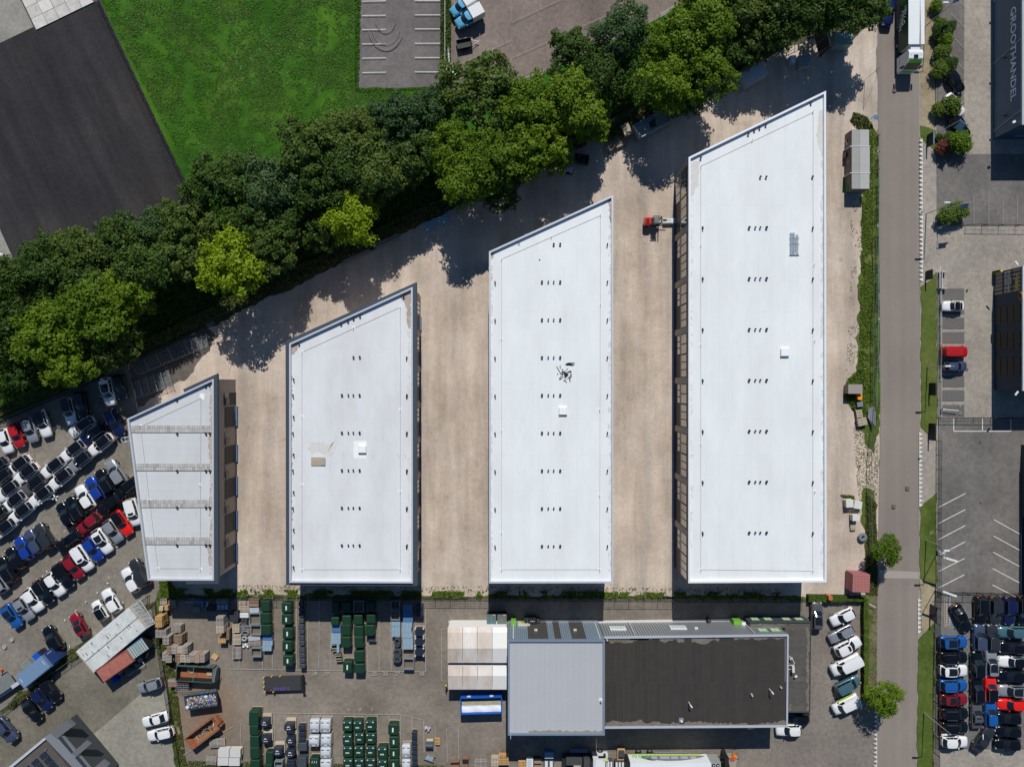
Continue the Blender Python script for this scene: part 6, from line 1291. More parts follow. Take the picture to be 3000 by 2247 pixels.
binset([('O',2078,1120,125,165),('O',2070,1315,130,145)],'w',WLG,'silver film-wrapped load with a dark patch, # from the top of the left column')
binset([('S',235,1120,130,165),('S',242,1310,135,160),('S',238,1465,135,140),('S',240,1622,138,140)],'w',WLG,'silver film-wrapped load with black straps, # from the top of the right column')
binset([('S',1278,1445,110,165),('S',1278,1620,110,140)],'w',WLG,'silver film-wrapped load, # from the top beside the narrow navy column')
binset([('S',1385,1240,65,100),('S',1385,1335,62,60),('S',1387,1402,62,60),('S',1387,1470,62,60),('S',1388,1535,62,60),('S',1390,1605,62,62)],'n','narrow navy tubs in the lower yard','narrow navy tub on pallet wood, # from the top of the single column',1.1)
BL='flat blue-lidded stacks'
binset([('N',1475,730,120,62,'b'),('N',1480,800,122,62),('N',1470,868,120,62)],'lb',BL,'flat blue lid stack, # from the top under the three plain green containers',.8)
binset([('Q',380,612,108,90,'b'),('Q',375,708,122,70),('Q',375,775,122,68)],'lb',BL,'flat blue lid stack, # from the top left of the upper middle group',.8)
binset([('Q',1147,550,112,65),('Q',1148,620,112,62),('Q',1150,686,112,60)],'lb',BL,'pale blue lid stack, # from the top below the two open crates',.8)
binset([('Q',1300,345,125,72,'b'),('Q',1300,418,125,68,'b'),('Q',1303,495,125,68,'b'),('Q',1295,566,125,62),('Q',1285,632,125,62),('Q',1297,698,130,62),('Q',1303,808,130,142)],'lb',BL,'flat blue lid stack, # from the top of the long blue column',.9)
OG='open grey steel crates'
binset([('N',1315,492,138,148),('N',1328,635,132,128),('N',1332,922,134,118)],'o',OG,'open grey steel crate, # from the top of the crate column beside the plain green containers',.9)
binset([('Q',668,330,132,138)],'o',OG,'open grey crate in the building shadow among green containers',1.1)
binset([('Q',1140,312,115,118),('Q',1140,447,118,118)],'o',OG,'open blue-grey crate in the shadow, # from the top above the pale blue lid stacks',1.1)
binset([('Q',1312,1072,136,140)],'o',OG,'open grey crate with rusty red bars at the foot of the blue column',.9)
binset([('S',2110/1,1600,1,1)] if 0 else [],'o','x','x')
# fill details inside some crates
for fr,x,y,w,h,m,nm in (('N',1318,505,90,90,WO,'yellow_board'),('N',1330,635,95,90,WB,'brown_board'),('N',1332,915,100,80,WP,'pallet_slat'),('Q',1310,1075,105,80,mat('rust_red_bar',(.35,.13,.10),.8,var=.3),'rust_bar')):
    t=thing('crate_filling','%s inside the open grey steel crate near it'%{'yellow_board':'yellow-edged boards','brown_board':'stack of brown boards','pallet_slat':'weathered pallet slats','rust_bar':'rust-red bars'}[nm],'boards',tuple(F(fr,x,y,.4)[:2])+(.22,)); W_=mlen(fr,w);H1=mlen(fr,h)
    for k in range(6): MB().box(-W_/2+k*W_/6+.02,-H1/2,0,-W_/2+(k+1)*W_/6-.04,H1/2,.25).build(nm,m,t)
# black-topped crates with taped corners
for i,(x,y) in enumerate(((1450,662),(1452,785),(1450,915))):
    p=F('Q',x,y,1.2); t=thing('taped_crate','black-topped crate with white taped corners, %s from the top beside the blue column'%ORD[i],'crate',(p.x,p.y,LAY[0]),0,'taped black crates')
    palletbase(t,1.6,1.5); MB().box(-.68,-.62,.14,.68,.62,1.2).build('body',NAVYB,t)
    for sx in (-1,1):
        for sy in (-1,1): MB().ob(sx*.68,sy*.6,.5,.22,.26,.74,.3*sx).build('corner_tape',WRAP,t)
binset([('Q',1300+150,345,95,80),('Q',1452,430,95,80)],'n','dark tubs in the shadow','dark tub in the building shadow, # from the top at the right end of the blue column',1.1)
# grey round-ended tubs
for i,(x,y,w,h) in enumerate(((1165,790,88,135),(1165,925,108,105),(1165,1012,112,85))):
    p=F('Q',x,y,.9); t=thing('round_tub','grey open tub with rounded ends, %s from the top below the pale blue lids'%ORD[i],'tub',(p.x,p.y,LAY[0]),0,'grey round-ended tubs'); lx,ly=mlen('Q',w)/2,mlen('Q',h)/2; b=MB(); n=16
    o_=[(math.cos(2*math.pi*k/n)*lx*(1.0),math.sin(2*math.pi*k/n)*ly) for k in range(n)]; i_=[(x_*.6,y_*.5) for x_,y_ in o_]
    vs=[(a,c,0) for a,c in o_]+[(a,c,.8) for a,c in o_]+[(a*.95,c*.95,.9) for a,c in o_]+[(a,c,.9) for a,c in i_]+[(a,c,.3) for a,c in i_]
    b.add(vs,[(r*n+k,r*n+(k+1)%n,(r+1)*n+(k+1)%n,(r+1)*n+k) for r in range(4) for k in range(n)]+[tuple(4*n+k for k in range(n))]).build('shell',SLATEB,t); MB().box(-lx*.6,-.06,.88,lx*.6,.06,.92).build('rib',SLATEB,t)
p=F('Q',842,750,.6); t=thing('pallet_load','low grey load on a pale pallet alone in a painted bay','pallet',(p.x,p.y,LAY[0])); palletbase(t,1.3,1.2); MB().box(-.6,-.4,.14,.6,.55,.55).build('load',SLATEB,t)
# dark green plank stack
p=F('Q',362,850,.7); t=thing('bench_pile','pile of dark green benches with pale slats leaning together','benches',(p.x,p.y,LAY[0]))
for k,(dx,dy) in enumerate(((0,.3),(.0,-.35),(.05,-.75),(.45,-1.25),(.55,-1.6),(.6,-2.1),(.65,-2.5))):
    MB().box(dx-.5,dy-.12,.0,dx+.5,dy+.18,.55-.03*k).build('green_board',GREEND,t); MB().ob(dx,dy+.05,.55-.03*k,1.0,.09,.06,R(3)).build('pale_slat',WP,t)
MB().box(.35,-.9,0,.75,.5,.8).build('blue_panel',LBLUE,t); MB().box(-.75,-.2,0,-.5,.7,.7).build('blue_panel',LBLUE,t)
# ---- pallets
_pm={}
def pallet_mesh(lx,ly,m,nslat,vert,thick):
    pass
def pallet_stack(fr,x,y,w,h,H_,m,label,vert=True,group='pallet stacks in the storage yard',rot=0,n=None,side=None):
    p=F(fr,x,y,H_); lx=mlen(fr,w)*(1-H_/CAM_H); ly=mlen(fr,h)*(1-H_/CAM_H); t=thing('pallet_stack',label,'pallets',(p.x,p.y,LAY[0]),R(rot+random.uniform(-1,1)),group)
    npl=max(1,int(H_/.15)); lx,ly=round(lx,1),round(ly,1); n=n or (5 if lx<1.0 else 7); side=side or m
    key=('ps',lx,ly,m.name,vert,n); ps=.15
    def layer(kx):
        b=MB()
        if vert:
            for i in range(3): b.box(-lx/2,-ly/2+(ly-.12)*i/2,0,lx/2,-ly/2+(ly-.12)*i/2+.12,.10)
        else:
            for i in range(3): b.box(-lx/2+(lx-.12)*i/2,-ly/2,0,-lx/2+(lx-.12)*i/2+.12,ly/2,.10)
        b.box(-lx/2+.05,-ly/2+.05,-.01,lx/2-.05,ly/2-.05,.03,1); return b.mesh('pallet',[kx,BLK])  # black plate added under the slats, painting the shade in their gaps
    lm=meshc(key+('l',),lambda:layer(side))
    def slat():
        return (MB().box(-(lx/n)*.32,-ly/2,0,(lx/n)*.32,ly/2,.022) if vert else MB().box(-lx/2,-(ly/n)*.32,0,lx/2,(ly/n)*.32,.022)).mesh('slat',[m])
    sm=meshc(key+('s',),slat)
    for k in range(npl):
        ox,oy=random.uniform(-.03,.03),random.uniform(-.03,.03); q=put('pallet',lm,t,(ox,oy,k*ps))
        if k==npl-1:
            for i in range(n): 
                d=((i+.5)/n-.5); put('slat',sm,q,(d*lx if vert else 0,0 if vert else d*ly,.10))
        elif k==0: pass
        if k<npl-1:
            q2=put('deck',meshc(key+('d',),lambda:MB().box(-lx/2,-ly/2,.10,lx/2,ly/2,.135).mesh('deck',[side])),q)
    return t
PSN=[(72,490,85,62,2.3,WO,1,'bright orange, upper of the tall pair by the weedy fence'),(75,568,88,66,2.3,WO,1,'bright orange, lower of the tall pair by the weedy fence'),(170,355,45,58,1.3,WO,1,'small orange, beside the shadow corner'),
 (105,360,48,58,1.2,WP,0,'small whitish, in the weedy corner'),(100,682,135,105,1.9,WG_,0,'wide grey, below the orange pair'),(298,622,118,95,1.5,WG_,0,'wide grey-pink, standing free in the sun'),
 (165,770,85,100,2.0,WG_,1,'dark grey, third down by the weedy fence'),(338,755,60,108,2.0,WB,1,'narrow tan, behind the second pallet row'),(290,740,45,80,1.5,WB,1,'half hidden brown'),
 (208,892,60,98,2.0,WB,1,'red-brown, left end of the four-stack row'),(275,892,64,98,2.0,WG_,1,'grey, second of the four-stack row'),(348,890,62,98,2.0,WP,0,'pale, third of the four-stack row'),(414,888,64,98,2.1,WG_,1,'grey, right end of the four-stack row'),
 (148,975,55,100,1.5,WG_,1,'collapsing grey, left end of the long row'),(200,1005,75,98,1.7,WG_,1,'dark wire-grey, second in the long row'),(318,1000,62,98,2.0,WB,1,'brown, third in the long row'),(382,1000,62,98,2.0,WP,1,'pale pink, fourth in the long row'),
 (450,1000,62,100,2.0,WG_,0,'weathered grey, fifth in the long row'),(512,998,58,98,2.0,WG_,1,'bluish grey, sixth in the long row'),(632,1000,62,104,2.0,WG_,1,'grey, right end of the long row')]
for x,y,w,h,H_,m,v_,lab in PSN: pallet_stack('N',x,y,w,h,H_,m,'%s pallet stack'%lab,bool(v_))
p=F('N',571,1000,2.0); t=thing('cardboard_box','tall brown cardboard-sided box between pallet stacks at the right end of the long row','box',(p.x,p.y,LAY[0])); MB().box(-.37,-.66,0,.37,.66,2.0).build('body',mat('cardboard_brown',(.30,.20,.13),.9,var=.15,sc=2),t); MB().box(-.37,.1,2.0,.37,.66,2.02).box(-.37,-.66,2.0,.37,.06,2.02).build('flap',mat('cardboard_flap',(.33,.22,.14),.9,var=.1),t)
for x,y,w,h,H_,m,v_,lab in [(862,518,92,108,2.4,WG_,0,'tall pinkish-grey pallet stack standing alone, northern half'),(865,625,92,92,2.4,WP,0,'tall tan pallet stack standing alone, southern half'),(888,765,95,78,1.1,WO,0,'low tan pallet stack below the tall one'),(965,690,28,130,1.2,WB,1,'narrow leaning pallet bundle beside the tall stack'),
   (1070,610,85,108,.9,WP,0,'tan pallet stack below the dark cage'),(1080,752,100,135,.6,WP,1,'loose tan pallets left of the rings'),(1080,930,112,150,.5,WG_,1,'slumped dark grey pallets at the foot of the rings column'),(1170,330,128,130,.4,WP,0,'broken pale pallet with white parts by the fence'),
   (1315,800,150,85,.5,WG_,0,'flat grey pallet between the steel crates'),(480,255,105,68,.3,WG_,0,'blue-grey pallet flat in the building shadow'),(557,370,85,60,.3,WG_,0,'lone pallet flat in the shadow centre'),(888,262,140,70,.6,WG_,0,'wide pallet with blue sheets in the shadow'),
   (130,265,90,70,.4,WP,0,'pale flat pallets in the weedy corner'),(250,300,80,90,.4,WG_,1,'dark tilted pallet in the shadow corner')]:
    pallet_stack('N',x,y,w,h,H_,m,lab,bool(v_))
for fr,x,y,w,h,H_,m,v_,lab,rt in [('O',830,1335,205,112,.3,WG_,0,'large grey pallet lying below the orange skip',4),('O',752,1560,135,105,.3,WG_,0,'broken grey planks beside the white blocks',-3),('S',1682,1312,60,85,.3,WO,1,'small yellow pallet with a black strap near the stone ring',0),
    ('P2',475,1610,145,90,.8,WG_,0,'grey slatted pallet cut by the bottom edge',0),('P2',660,1580,85,110,1.2,WP,0,'beige pallet load at the bottom edge',0),('P2',775,1560,125,120,1.3,WO,0,'orange-beige pallet load with red bands at the bottom edge',0),('P2',1010,1610,90,80,.7,WO,1,'yellow rack of pallets at the bottom edge',0)]:
    pallet_stack(fr,x,y,w,h,H_,m,lab,bool(v_),rot=rt)
def simple(nm,label,cat,fr,x,y,w,h,H_,m,rot=0,part='body',z0=0,extra=None):
    p=F(fr,x,y,H_+z0); lx=mlen(fr,w);ly=mlen(fr,h); t=thing(nm,label,cat,(p.x,p.y,LAY[0]+z0),R(rot)); MB().box(-lx/2,-ly/2,0,lx/2,ly/2,H_).build(part,m,t)
    if extra: extra(t,lx,ly,H_)
    return t
def ribs(n,m,nm='rib',ax='x',d=.03):
    def f(t,lx,ly,H_):
        for k in range(n):
            b=MB()
            if ax=='x': b.box(-lx/2+lx*(k+.15)/n,-ly/2,H_,-lx/2+lx*(k+.75)/n,ly/2,H_+d)
            else: b.box(-lx/2,-ly/2+ly*(k+.15)/n,H_,lx/2,-ly/2+ly*(k+.75)/n,H_+d)
            b.build(nm,m,t)
    return f
simple('sheet_board','large tan board lying tilted on the paving beside the pallets','board','N',798,975,75,72,.06,mat('tan_board',(.52,.36,.18),.8,var=.08),-35)
for i,(x,y) in enumerate(((912,1465),(1060,1465),(905,1570),(1050,1575))):
    simple('white_block','white wrapped block with pallet rim, %s of the four by the bottom left fence'%ORD[i],'block','O',x,y,138,98,1.1,mat('white_block',(.56,.55,.53),.7,var=.08,sc=2),0,'body',0,lambda t,lx,ly,H_:MB().box(-lx/2-.04,-ly/2-.03,0,lx/2+.05,ly/2+.04,.12).build('pallet_base',WP,t))['group']='white blocks'
simple('plank_crate','brown plank-topped crate by the fence','crate','N',1300,287,128,80,.8,WB,0,'body',0,ribs(6,WB,'plank','y'))
simple('sheet_stack','grey metal sheets stacked above the open crates','sheets','N',1308,375,122,62,.6,LBLUE,3,'body',0,ribs(5,WRAP,'sheet_edge','y'))
simple('sheet_stack','white sheets with a dark grey patch, left of the open crates','sheets','N',1175,442,120,62,.35,mat('white_sheet',(.56,.57,.6),.5,var=.2,sc=2),0,'body',0,ribs(2,STK,'sheet','y'))
simple('leaning_panels','black panel leaning among pallets left of the open crates','panel','N',1180,515,80,72,.4,BLK,0,'body',0,ribs(2,SLATEB,'bar','x'))
simple('mesh_cage','dark mesh cage in the shadow left of the white sheets','cage','N',1055,455,105,130,.9,BLK,0,'floor',0,ribs(7,SLATEB,'bar','x',.4))
simple('angled_sheets','heap of grey angled sheets and tubes between the open crates','sheets','N',1310,735,150,60,.5,STEEL,5,'body',0,ribs(4,WRAP,'sheet_edge','y',.06))
simple('blue_sheet','pale blue sheet on pallet in the deep shadow','sheet','N',600,260,110,58,.4,MBLUE,0)
simple('grey_box','grey-blue box in the deep shadow','box','N',670,300,78,60,.8,LBLUE,0,'body',0,ribs(1,SLATEB,'lid'))
simple('grey_box','dark-framed box in the deep shadow, right of the pale pallet','box','N',740,352,95,68,.7,SLATEB,0,'body',0,ribs(2,BLK,'lid'))
simple('blue_sheet','stack of blue sheets in the deep shadow at its right end','sheet','N',902,335,145,62,.5,MBLUE,0,'body',0,ribs(3,LBLUE,'sheet_edge'))
# pipe tangle and rings
t=thing('pipe_heap','tangled heap of grey metal pipes between pallets and steel crates','pipes',tuple(F('N',1180,598,.2)[:2])+(LAY[0],)); rr=random.Random(4)
for k in range(22):
    a=rr.uniform(0,3.14); L=rr.uniform(.4,1.4); x,y=rr.uniform(-.5,.5),rr.uniform(-.55,.55); z=.06+k*.02
    MB().tube((x-math.cos(a)*L/2,y-math.sin(a)*L/2,z),(x+math.cos(a)*L/2,y+math.sin(a)*L/2,z+rr.uniform(-.03,.15)),.045,6).build('pipe',GAL,t)
def ring(par,r,rt,z,m,nm,sx=1,sy=1,a0=0,a1=360,cx=0,cy=0):
    b=MB(); n=24
    for k in range(n):
        t0=R(a0+(a1-a0)*k/n); t1=R(a0+(a1-a0)*(k+1)/n); b.tube((cx+math.cos(t0)*r*sx,cy+math.sin(t0)*r*sy,z),(cx+math.cos(t1)*r*sx,cy+math.sin(t1)*r*sy,z),rt,6)
    b.build(nm,m,par)
t=thing('hose_coil','flattened steel hoop lying beside the open crates','coil',tuple(F('N',1190,668,.2)[:2])+(LAY[0],)); ring(t,.62,.07,.12,GAL,'hoop',1,.55); ring(t,.5,.06,.25,GAL,'hoop',1,.6)
t=thing('hose_coil','white hose coil below the flattened hoop','coil',tuple(F('N',1180,745,.2)[:2])+(LAY[0],)); ring(t,.42,.08,.12,WRAP,'hose',1,.8); ring(t,.27,.07,.2,WRAP,'hose',1,.8); ring(t,.45,.06,.3,GAL,'hose',1,.7)
t=thing('plastic_sheet','crumpled clear plastic sheet below the white hose coil','plastic',tuple(F('N',1190,830,.2)[:2])+(LAY[0],)); b=MB(); b.grid(lambda s,u_:((s-.5)*1.0,(u_-.5)*.7,.1+.15*math.sin(s*9)*math.cos(u_*7)),8,6).build('sheet',WRAP,t)
t=thing('cable_reel','coil of grey cable lying by the road tree','coil',tuple(W(2527,1573,.5)[:2])+(LAY[0],))
for k,r in enumerate((.62,.55,.46,.36)): ring(t,r,.10,.15,STEEL,'cable_turn'); ring(t,r-.02,.09,.33,STEEL,'cable_turn')
# ---- skips
RUST=mat('rusty_red_steel',(.26,.085,.038),.85,var=.35,sc=1.5,sc2=8,col2=(.36,.14,.07)); SKG=mat('skip_green_rim',(.035,.10,.085),.6,var=.25,sc=2); SKD=mat('skip_grey_steel',(.13,.15,.155),.6,.2,var=.3,sc=2); FLRR=mat('rusty_floor',(.30,.12,.055),.9,var=.25,sc=1.5)
def skip(nm,label,p,L,Wd,H_,rot,mo,mi_,mf,slopes=0.0,nr=6,rim=None):
    t=thing(nm,label,'skip',(p.x,p.y,LAY[0]),R(rot)); w=.09
    def wall(a,b_,lean):
        pass
    hb=1-slopes
    O=[(-L/2,-Wd/2),(L/2,-Wd/2),(L/2,Wd/2),(-L/2,Wd/2)]; I_=[(x*(1-2*w/L),y*(1-2*w/Wd)) for x,y in O]
    for i in range(4):
        j=(i+1)%4; s=hb if i in(1,3) else 1
        f=lambda pts,k:[(x*k,y*(1-slopes*.3 if k<1 else 1)) for x,y in pts]
        o0,o1,i0,i1=O[i],O[j],I_[i],I_[j]; g=lambda q:(q[0]*hb,q[1])
        vs=[(*g(o0),.15),(*g(o1),.15),(*g(i1),.15),(*g(i0),.15),(*o0,H_),(*o1,H_),(*i1,H_),(*i0,H_)]
        MB().add(vs,[(0,1,5,4),(1,2,6,5),(2,3,7,6),(3,0,4,7),(4,5,6,7),(3,2,1,0)]).build('side',mi_ if i!=2 else mo,t)
    MB().prism([(x*hb,y) for x,y in I_],.12,.22).build('floor',mf,t)
    for s in (-1,1):
        MB().box(-L/2,s*(Wd/2)-.06,H_,L/2,s*(Wd/2)+.08,H_+.07).build('rim',rim or mo,t); MB().box(s*L/2-.07,-Wd/2,H_,s*L/2+.07,Wd/2,H_+.07).build('rim',rim or mo,t)
        for k in range(nr):
            x=-L/2+L*(k+.5)/nr; MB().add([(x*hb-.05,s*Wd/2,.2),(x*hb+.05,s*Wd/2,.2),(x*hb+.05,s*(Wd/2+.1),.2),(x*hb-.05,s*(Wd/2+.1),.2),(x-.05,s*Wd/2,H_),(x+.05,s*Wd/2,H_),(x+.05,s*(Wd/2+.1),H_),(x-.05,s*(Wd/2+.1),H_)],[(3,2,1,0),(4,5,6,7),(0,1,5,4),(1,2,6,5),(2,3,7,6),(3,0,4,7)]).build('stiffener',mo,t)
    return t
s1=skip('open_skip','large open skip with rust-red floor and green rim holding a few pallets',F('N',540,1200,1.6),6.0,2.45,1.6,-3,SKD,BLK,FLRR,.0,6,SKG); MB().tube((-.2,-1.2,1.6),(-.2,1.2,1.6),.04,5).tube((-1.7,1.2,1.6),(-1.5,1.9,1.8),.04,5).build('cross_bar',GAL,s1)
for s in (1,): MB().box(3.05,-1.0,.3,3.5,1.0,1.9).build('hook_frame',SKD,s1); MB().tube((3.3,-1,1.9),(3.7,1.2,2.1),.06,6).build('hook_bar',GAL,s1)
for (x,y,w,h,m,vt,lab) in ((-1.5,.25,.55,.75,WP,0,'white pallet standing in the large rusty-floored skip'),(-.95,.1,.6,1.0,WO,1,'yellow-orange pallet standing in the large rusty-floored skip'),(1.9,-.35,.85,.7,WP,0,'pale pinkish pallets at the right end of the rusty-floored skip')):
    q=s1.location+Vector((x,y,0)); t=thing('pallet',lab,'pallet',(q.x,q.y,.35),R(-3)); 
    for k in range(5): (MB().box(-w/2+k*w/5,-h/2,.3,-w/2+k*w/5+w/7,h/2,.36) if vt else MB().box(-w/2,-h/2+k*h/5,.3,w/2,-h/2+k*h/5+h/7,.36)).build('slat',m,t)
    MB().box(-w/2,-h/2,0,w/2,h/2,.28).build('block',WB,t)
s2=skip('open_skip','open grey skip heaped with mixed household rubbish',F('O',625,790,1.7),5.2,2.2,1.7,8,SKD,SKD,FLRR,.22,6,mat('skip_navy_rim',(.02,.035,.09),.5,var=.2))
s2.location.z=LAY[0]
# rubbish: many small coloured shards heaped, countless
P_=[];N_=[];S__=[];MI=[]; n=4200; x=RNG.uniform(-2.35,2.3,n); y=RNG.uniform(-.85,.75,n); z=1.15+.85*np.exp(-(x/2.2)**2-(y/.9)**2)+RNG.uniform(-.12,.18,n)
me=quads_mesh('rubbish',np.stack([x,y,z],1),RNG.normal(size=(n,3))*.8+np.array([0,0,.7]),RNG.uniform(.10,.38,n),[mat('rub_white',(.6,.62,.66),.6,var=.2),mat('rub_black',(.02,.02,.025),.5,var=0),mat('rub_brown',(.28,.2,.12),.8,var=.3),mat('rub_grey',(.2,.22,.24),.6,var=.2),mat('rub_blue',(.05,.14,.5),.5,var=0),mat('rub_red',(.5,.06,.05),.5,var=0),mat('rub_cream',(.5,.44,.32),.7,var=.2)],1.2,RNG.choice(7,n,p=[.26,.24,.17,.18,.03,.03,.09]))
o=bpy.data.objects.new('rubbish_heap',me); COL.objects.link(o); o.location=s2.location; o.rotation_euler=(0,0,R(8)); tag(o,'heap of mixed rubbish bags and scraps filling the grey skip','rubbish',None,'stuff')
for dx,dy,c,r,lab in ((-2.35,-.75,(.5,.54,.62),.34,'white rubbish bag hanging at the lower left corner of the heaped skip'),(.9,.55,(.5,.52,.56),.3,'white rubbish bag on top of the heaped skip'),(1.45,-.15,(.03,.12,.55),.3,'blue rubbish bag at the right of the heaped skip'),(.35,.75,(.03,.12,.55),.2,'small blue bag at the top of the heaped skip')):
    a=R(8); q=s2.location+Vector((dx*math.cos(a)-dy*math.sin(a),dx*math.sin(a)+dy*math.cos(a),1.75)); b=MB()
    b.grid(lambda s,u_:(r*math.cos(s*2*math.pi)*math.sin(u_*math.pi)*(1+.15*math.sin(s*19)),r*math.sin(s*2*math.pi)*math.sin(u_*math.pi)*(1+.12*math.cos(s*17)),r*.7*-math.cos(u_*math.pi)),16,9); o=b.build('rubbish_bag',mat('bag_%d%d'%(c[0]*99,r*99),c,.4,var=.15,sc=4),None,smooth=True); o.location=q; tag(o,lab,'bag')
s3=skip('open_skip','rusty orange skip standing diagonally with a little scrap inside',F('O',638,1215,1.3),5.6,2.15,1.3,37,RUST,RUST,mat('rust_mud_floor',(.27,.15,.08),.9,var=.4,sc=2),.16,5)
MB().box(2.9,-.9,.2,3.35,.9,1.1).box(2.85,-.35,.3,3.5,.35,1.35).build('hook_frame',RUST,s3); t=thing('scrap_heap','grey metal scrap lying in the rusty orange skip','scrap',(s3.location.x,s3.location.y,.25),R(37)); rr=random.Random(9)
for k in range(40):
    a=rr.uniform(0,3.14); L=rr.uniform(.15,.7); x,y=rr.gauss(.1,.75),rr.gauss(0,.25); x=max(-1.8,min(1.9,x)); y=max(-.75,min(.75,y)); MB().ob(x,y,.02+k*.012,L,rr.uniform(.05,.22),rr.uniform(.03,.12),a).build('scrap_piece',rr.choice([GAL,STEEL,BLK,WRAP,NAVYB]),t)
# folded crates beside skips
simple('crate_trailer','rusty brown box with a grey top beside the weedy fence, left of the mesh cages','box','N',255,1318,112,88,.9,mat('dull_brown_box',(.22,.14,.10),.85,var=.2,sc=2),-2,'body',0,lambda t,lx,ly,H_:MB().box(-lx/2,ly*.2,H_,lx/2,ly/2+.1,H_+.08).build('lid',WG_,t))
def cage(label,fr,x,y,w,h,H_,rot,nx,ny):
    p=F(fr,x,y,H_); lx,ly=mlen(fr,w),mlen(fr,h); t=thing('mesh_cage',label,'cage',(p.x,p.y,LAY[0]),R(rot)); MB().box(-lx/2,-ly/2,.1,lx/2,ly/2,.16).build('floor',BLK,t)
    for k in range(nx+1): x_=-lx/2+lx*k/nx; MB().tube((x_,-ly/2,H_),(x_,ly/2,H_),.02,4).tube((x_,ly/2,.1),(x_,ly/2,H_),.02,4).build('bar',GAL,t)
    for k in range(ny+1): y_=-ly/2+ly*k/ny; MB().tube((-lx/2,y_,H_),(lx/2,y_,H_),.02,4).tube((lx/2,y_,.1),(lx/2,y_,H_),.02,4).build('bar',GAL,t)
    MB().tube((-lx/2,ly/2,H_),(lx/2,ly/2,H_),.05,5).build('red_rail',STKR,t)
cage('pair of mesh cages with a red top rail between the two big skips','N',378,1365,160,100,1.2,-2,8,4)
# blue skip with tarp
s4=skip('open_skip','bright blue open container half covered by a white sheet, below the white tents',F('P2',485,850,2.2),6.7,2.6,2.2,1.5,mat('skip_bright_blue',(.01,.10,.48),.4,var=.1,sc=2),mat('skip_bright_blue2',(.012,.11,.46),.4,var=.1),mat('sandy_floor',(.24,.22,.14),.9,var=.35,sc=2),0,0)
t=thing('tarp','white sheet stretched over the lower half of the bright blue container','tarp',(s4.location.x,s4.location.y,2.24),R(1.5)); b=MB(); b.grid(lambda s,u_:((s-.5)*6.4,-1.15+u_*1.1,.03*math.sin(s*14+u_*3)+.03*math.sin(u_*5)),24,6).build('sheet',mat('white_tarp',(.74,.78,.82),.6,var=.04),t)
MB().add([(-3.2,-.1,1.9),(3.2,-.1,1.9),(3.2,1.2,.6),(-3.2,1.2,.6)],[(0,1,2,3)]).build('sand_load',mat('sand_load',(.27,.255,.18),.9,var=.45,sc=2.5,sc2=11),s4)
for x_ in (-2.0,1.7): MB().box(x_-.3,1.3,1.6,x_+.3,1.42,1.9).build('logo_plate',STK,s4)
# flat black trailer
t=thing('flatbed_trailer','flat black platform with yellow clamps and purple rings painted along one edge','trailer',tuple(F('N',1690,1318,.7)[:2])+(LAY[0],),R(2)); MB().box(-3.25,-1.2,.45,3.0,1.2,.7).build('deck',mat('black_deck',(.045,.045,.048),.6,var=.08,sc=1),t)
MB().tube((3.0,-1.2,.7),(3.5,-1.5,.9),.08,5).tube((3.0,1.2,.7),(3.6,.4,.9),.08,5).box(2.95,-1.25,.3,3.3,1.2,1.3).build('drawbar_end',BLK,t)
for x_,y_ in ((-3.3,1.15),(-2.0,1.25),(-.6,1.25),(-3.3,.4),(-3.3,-.4),(-3.2,-1.2),(-1.8,-1.3)): MB().ob(x_,y_,.5,.28,.1,.32,R(40)).build('clamp',YEL,t)
for k,(x_,r) in enumerate(((-1.5,.2),(-1.0,.12),(-.5,.17),(.0,.2),(.7,.15))):
    b=MB(); n=12
    for i in range(n): a0,a1=i*2*math.pi/n,(i+1)*2*math.pi/n; b.tube((x_+math.cos(a0)*r,-.85+math.sin(a0)*r,.71),(x_+math.cos(a1)*r,-.85+math.sin(a1)*r,.71),.035,4)
    b.build('purple_ring',mat('purple_mark',(.18,.08,.55),.5,var=0),t)
MB().tube((-2.7,-1.0,.71),(-2.1,-.75,.72),.05,5).build('black_hose',BLK,t); MB().ob(-2.2,-1.0,.7,.3,.14,.05,.4).build('red_clip',STKR,t); MB().cyl(-3.0,-.9,.2,.45,.25,12).build('wheel',TYRE,t)
# teal machines beside tents
for i,(x,y,c) in enumerate(((617,500,(.09,.16,.17)),(752,500,(.12,.15,.13)))):
    p=F('P',x,y,1.7); t=thing('recycling_bin','%s-topped recycling container with three round inlets, %s of the pair above the tents'%(('blue-green','left') if i==0 else ('grey-brown','right')),'container',(p.x,p.y,LAY[0]),0,'three-hole recycling containers'); MB().box(-.75,-.92,.1,.75,.92,1.65).build('body',BLK,t); MB().box(-.76,-.93,1.65,.76,.93,1.72).build('lid',mat('recy_top%d'%i,c,.6,var=.2,sc=1.5),t)
    for k in (-.35,-.05,.25): MB().cyl(0,k+.1,1.72,.11,.04,12).cyl(0,k+.1,1.76,.06,.01,8,1).build('inlet',[TRIM,STK],t)
    for sx,sy in ((.4,.8),(-.42,-.8)): MB().box(sx-.22,sy-.09,1.72,sx+.22,sy+.09,1.74).build('orange_label',mat('orange_label',(.65,.28,.12),.6,var=.1),t)
simple('dark_crate','dark crate holding grey pieces against the north wall','crate','P',1142,525,105,95,1.3,BLK,0,'body',0,lambda t,lx,ly,H_:[MB().tube((x_,0,H_-.1),(x_+.05,.1,H_+.05),.08,6).build('piece',COPE,t) for x_ in(-.25,0,.25)])
simple('waste_bin','small black bin beside the dark crate at the north wall','bin','P',1222,515,42,50,1.0,BLK,0,'body',0,ribs(1,SLATEB,'lid'))
simple('waste_bin','dark grey bin left of the dark crate at the north wall','bin','P',1062,520,45,80,1.1,SLATEB,0,'body',0,ribs(1,BLK,'lid'))
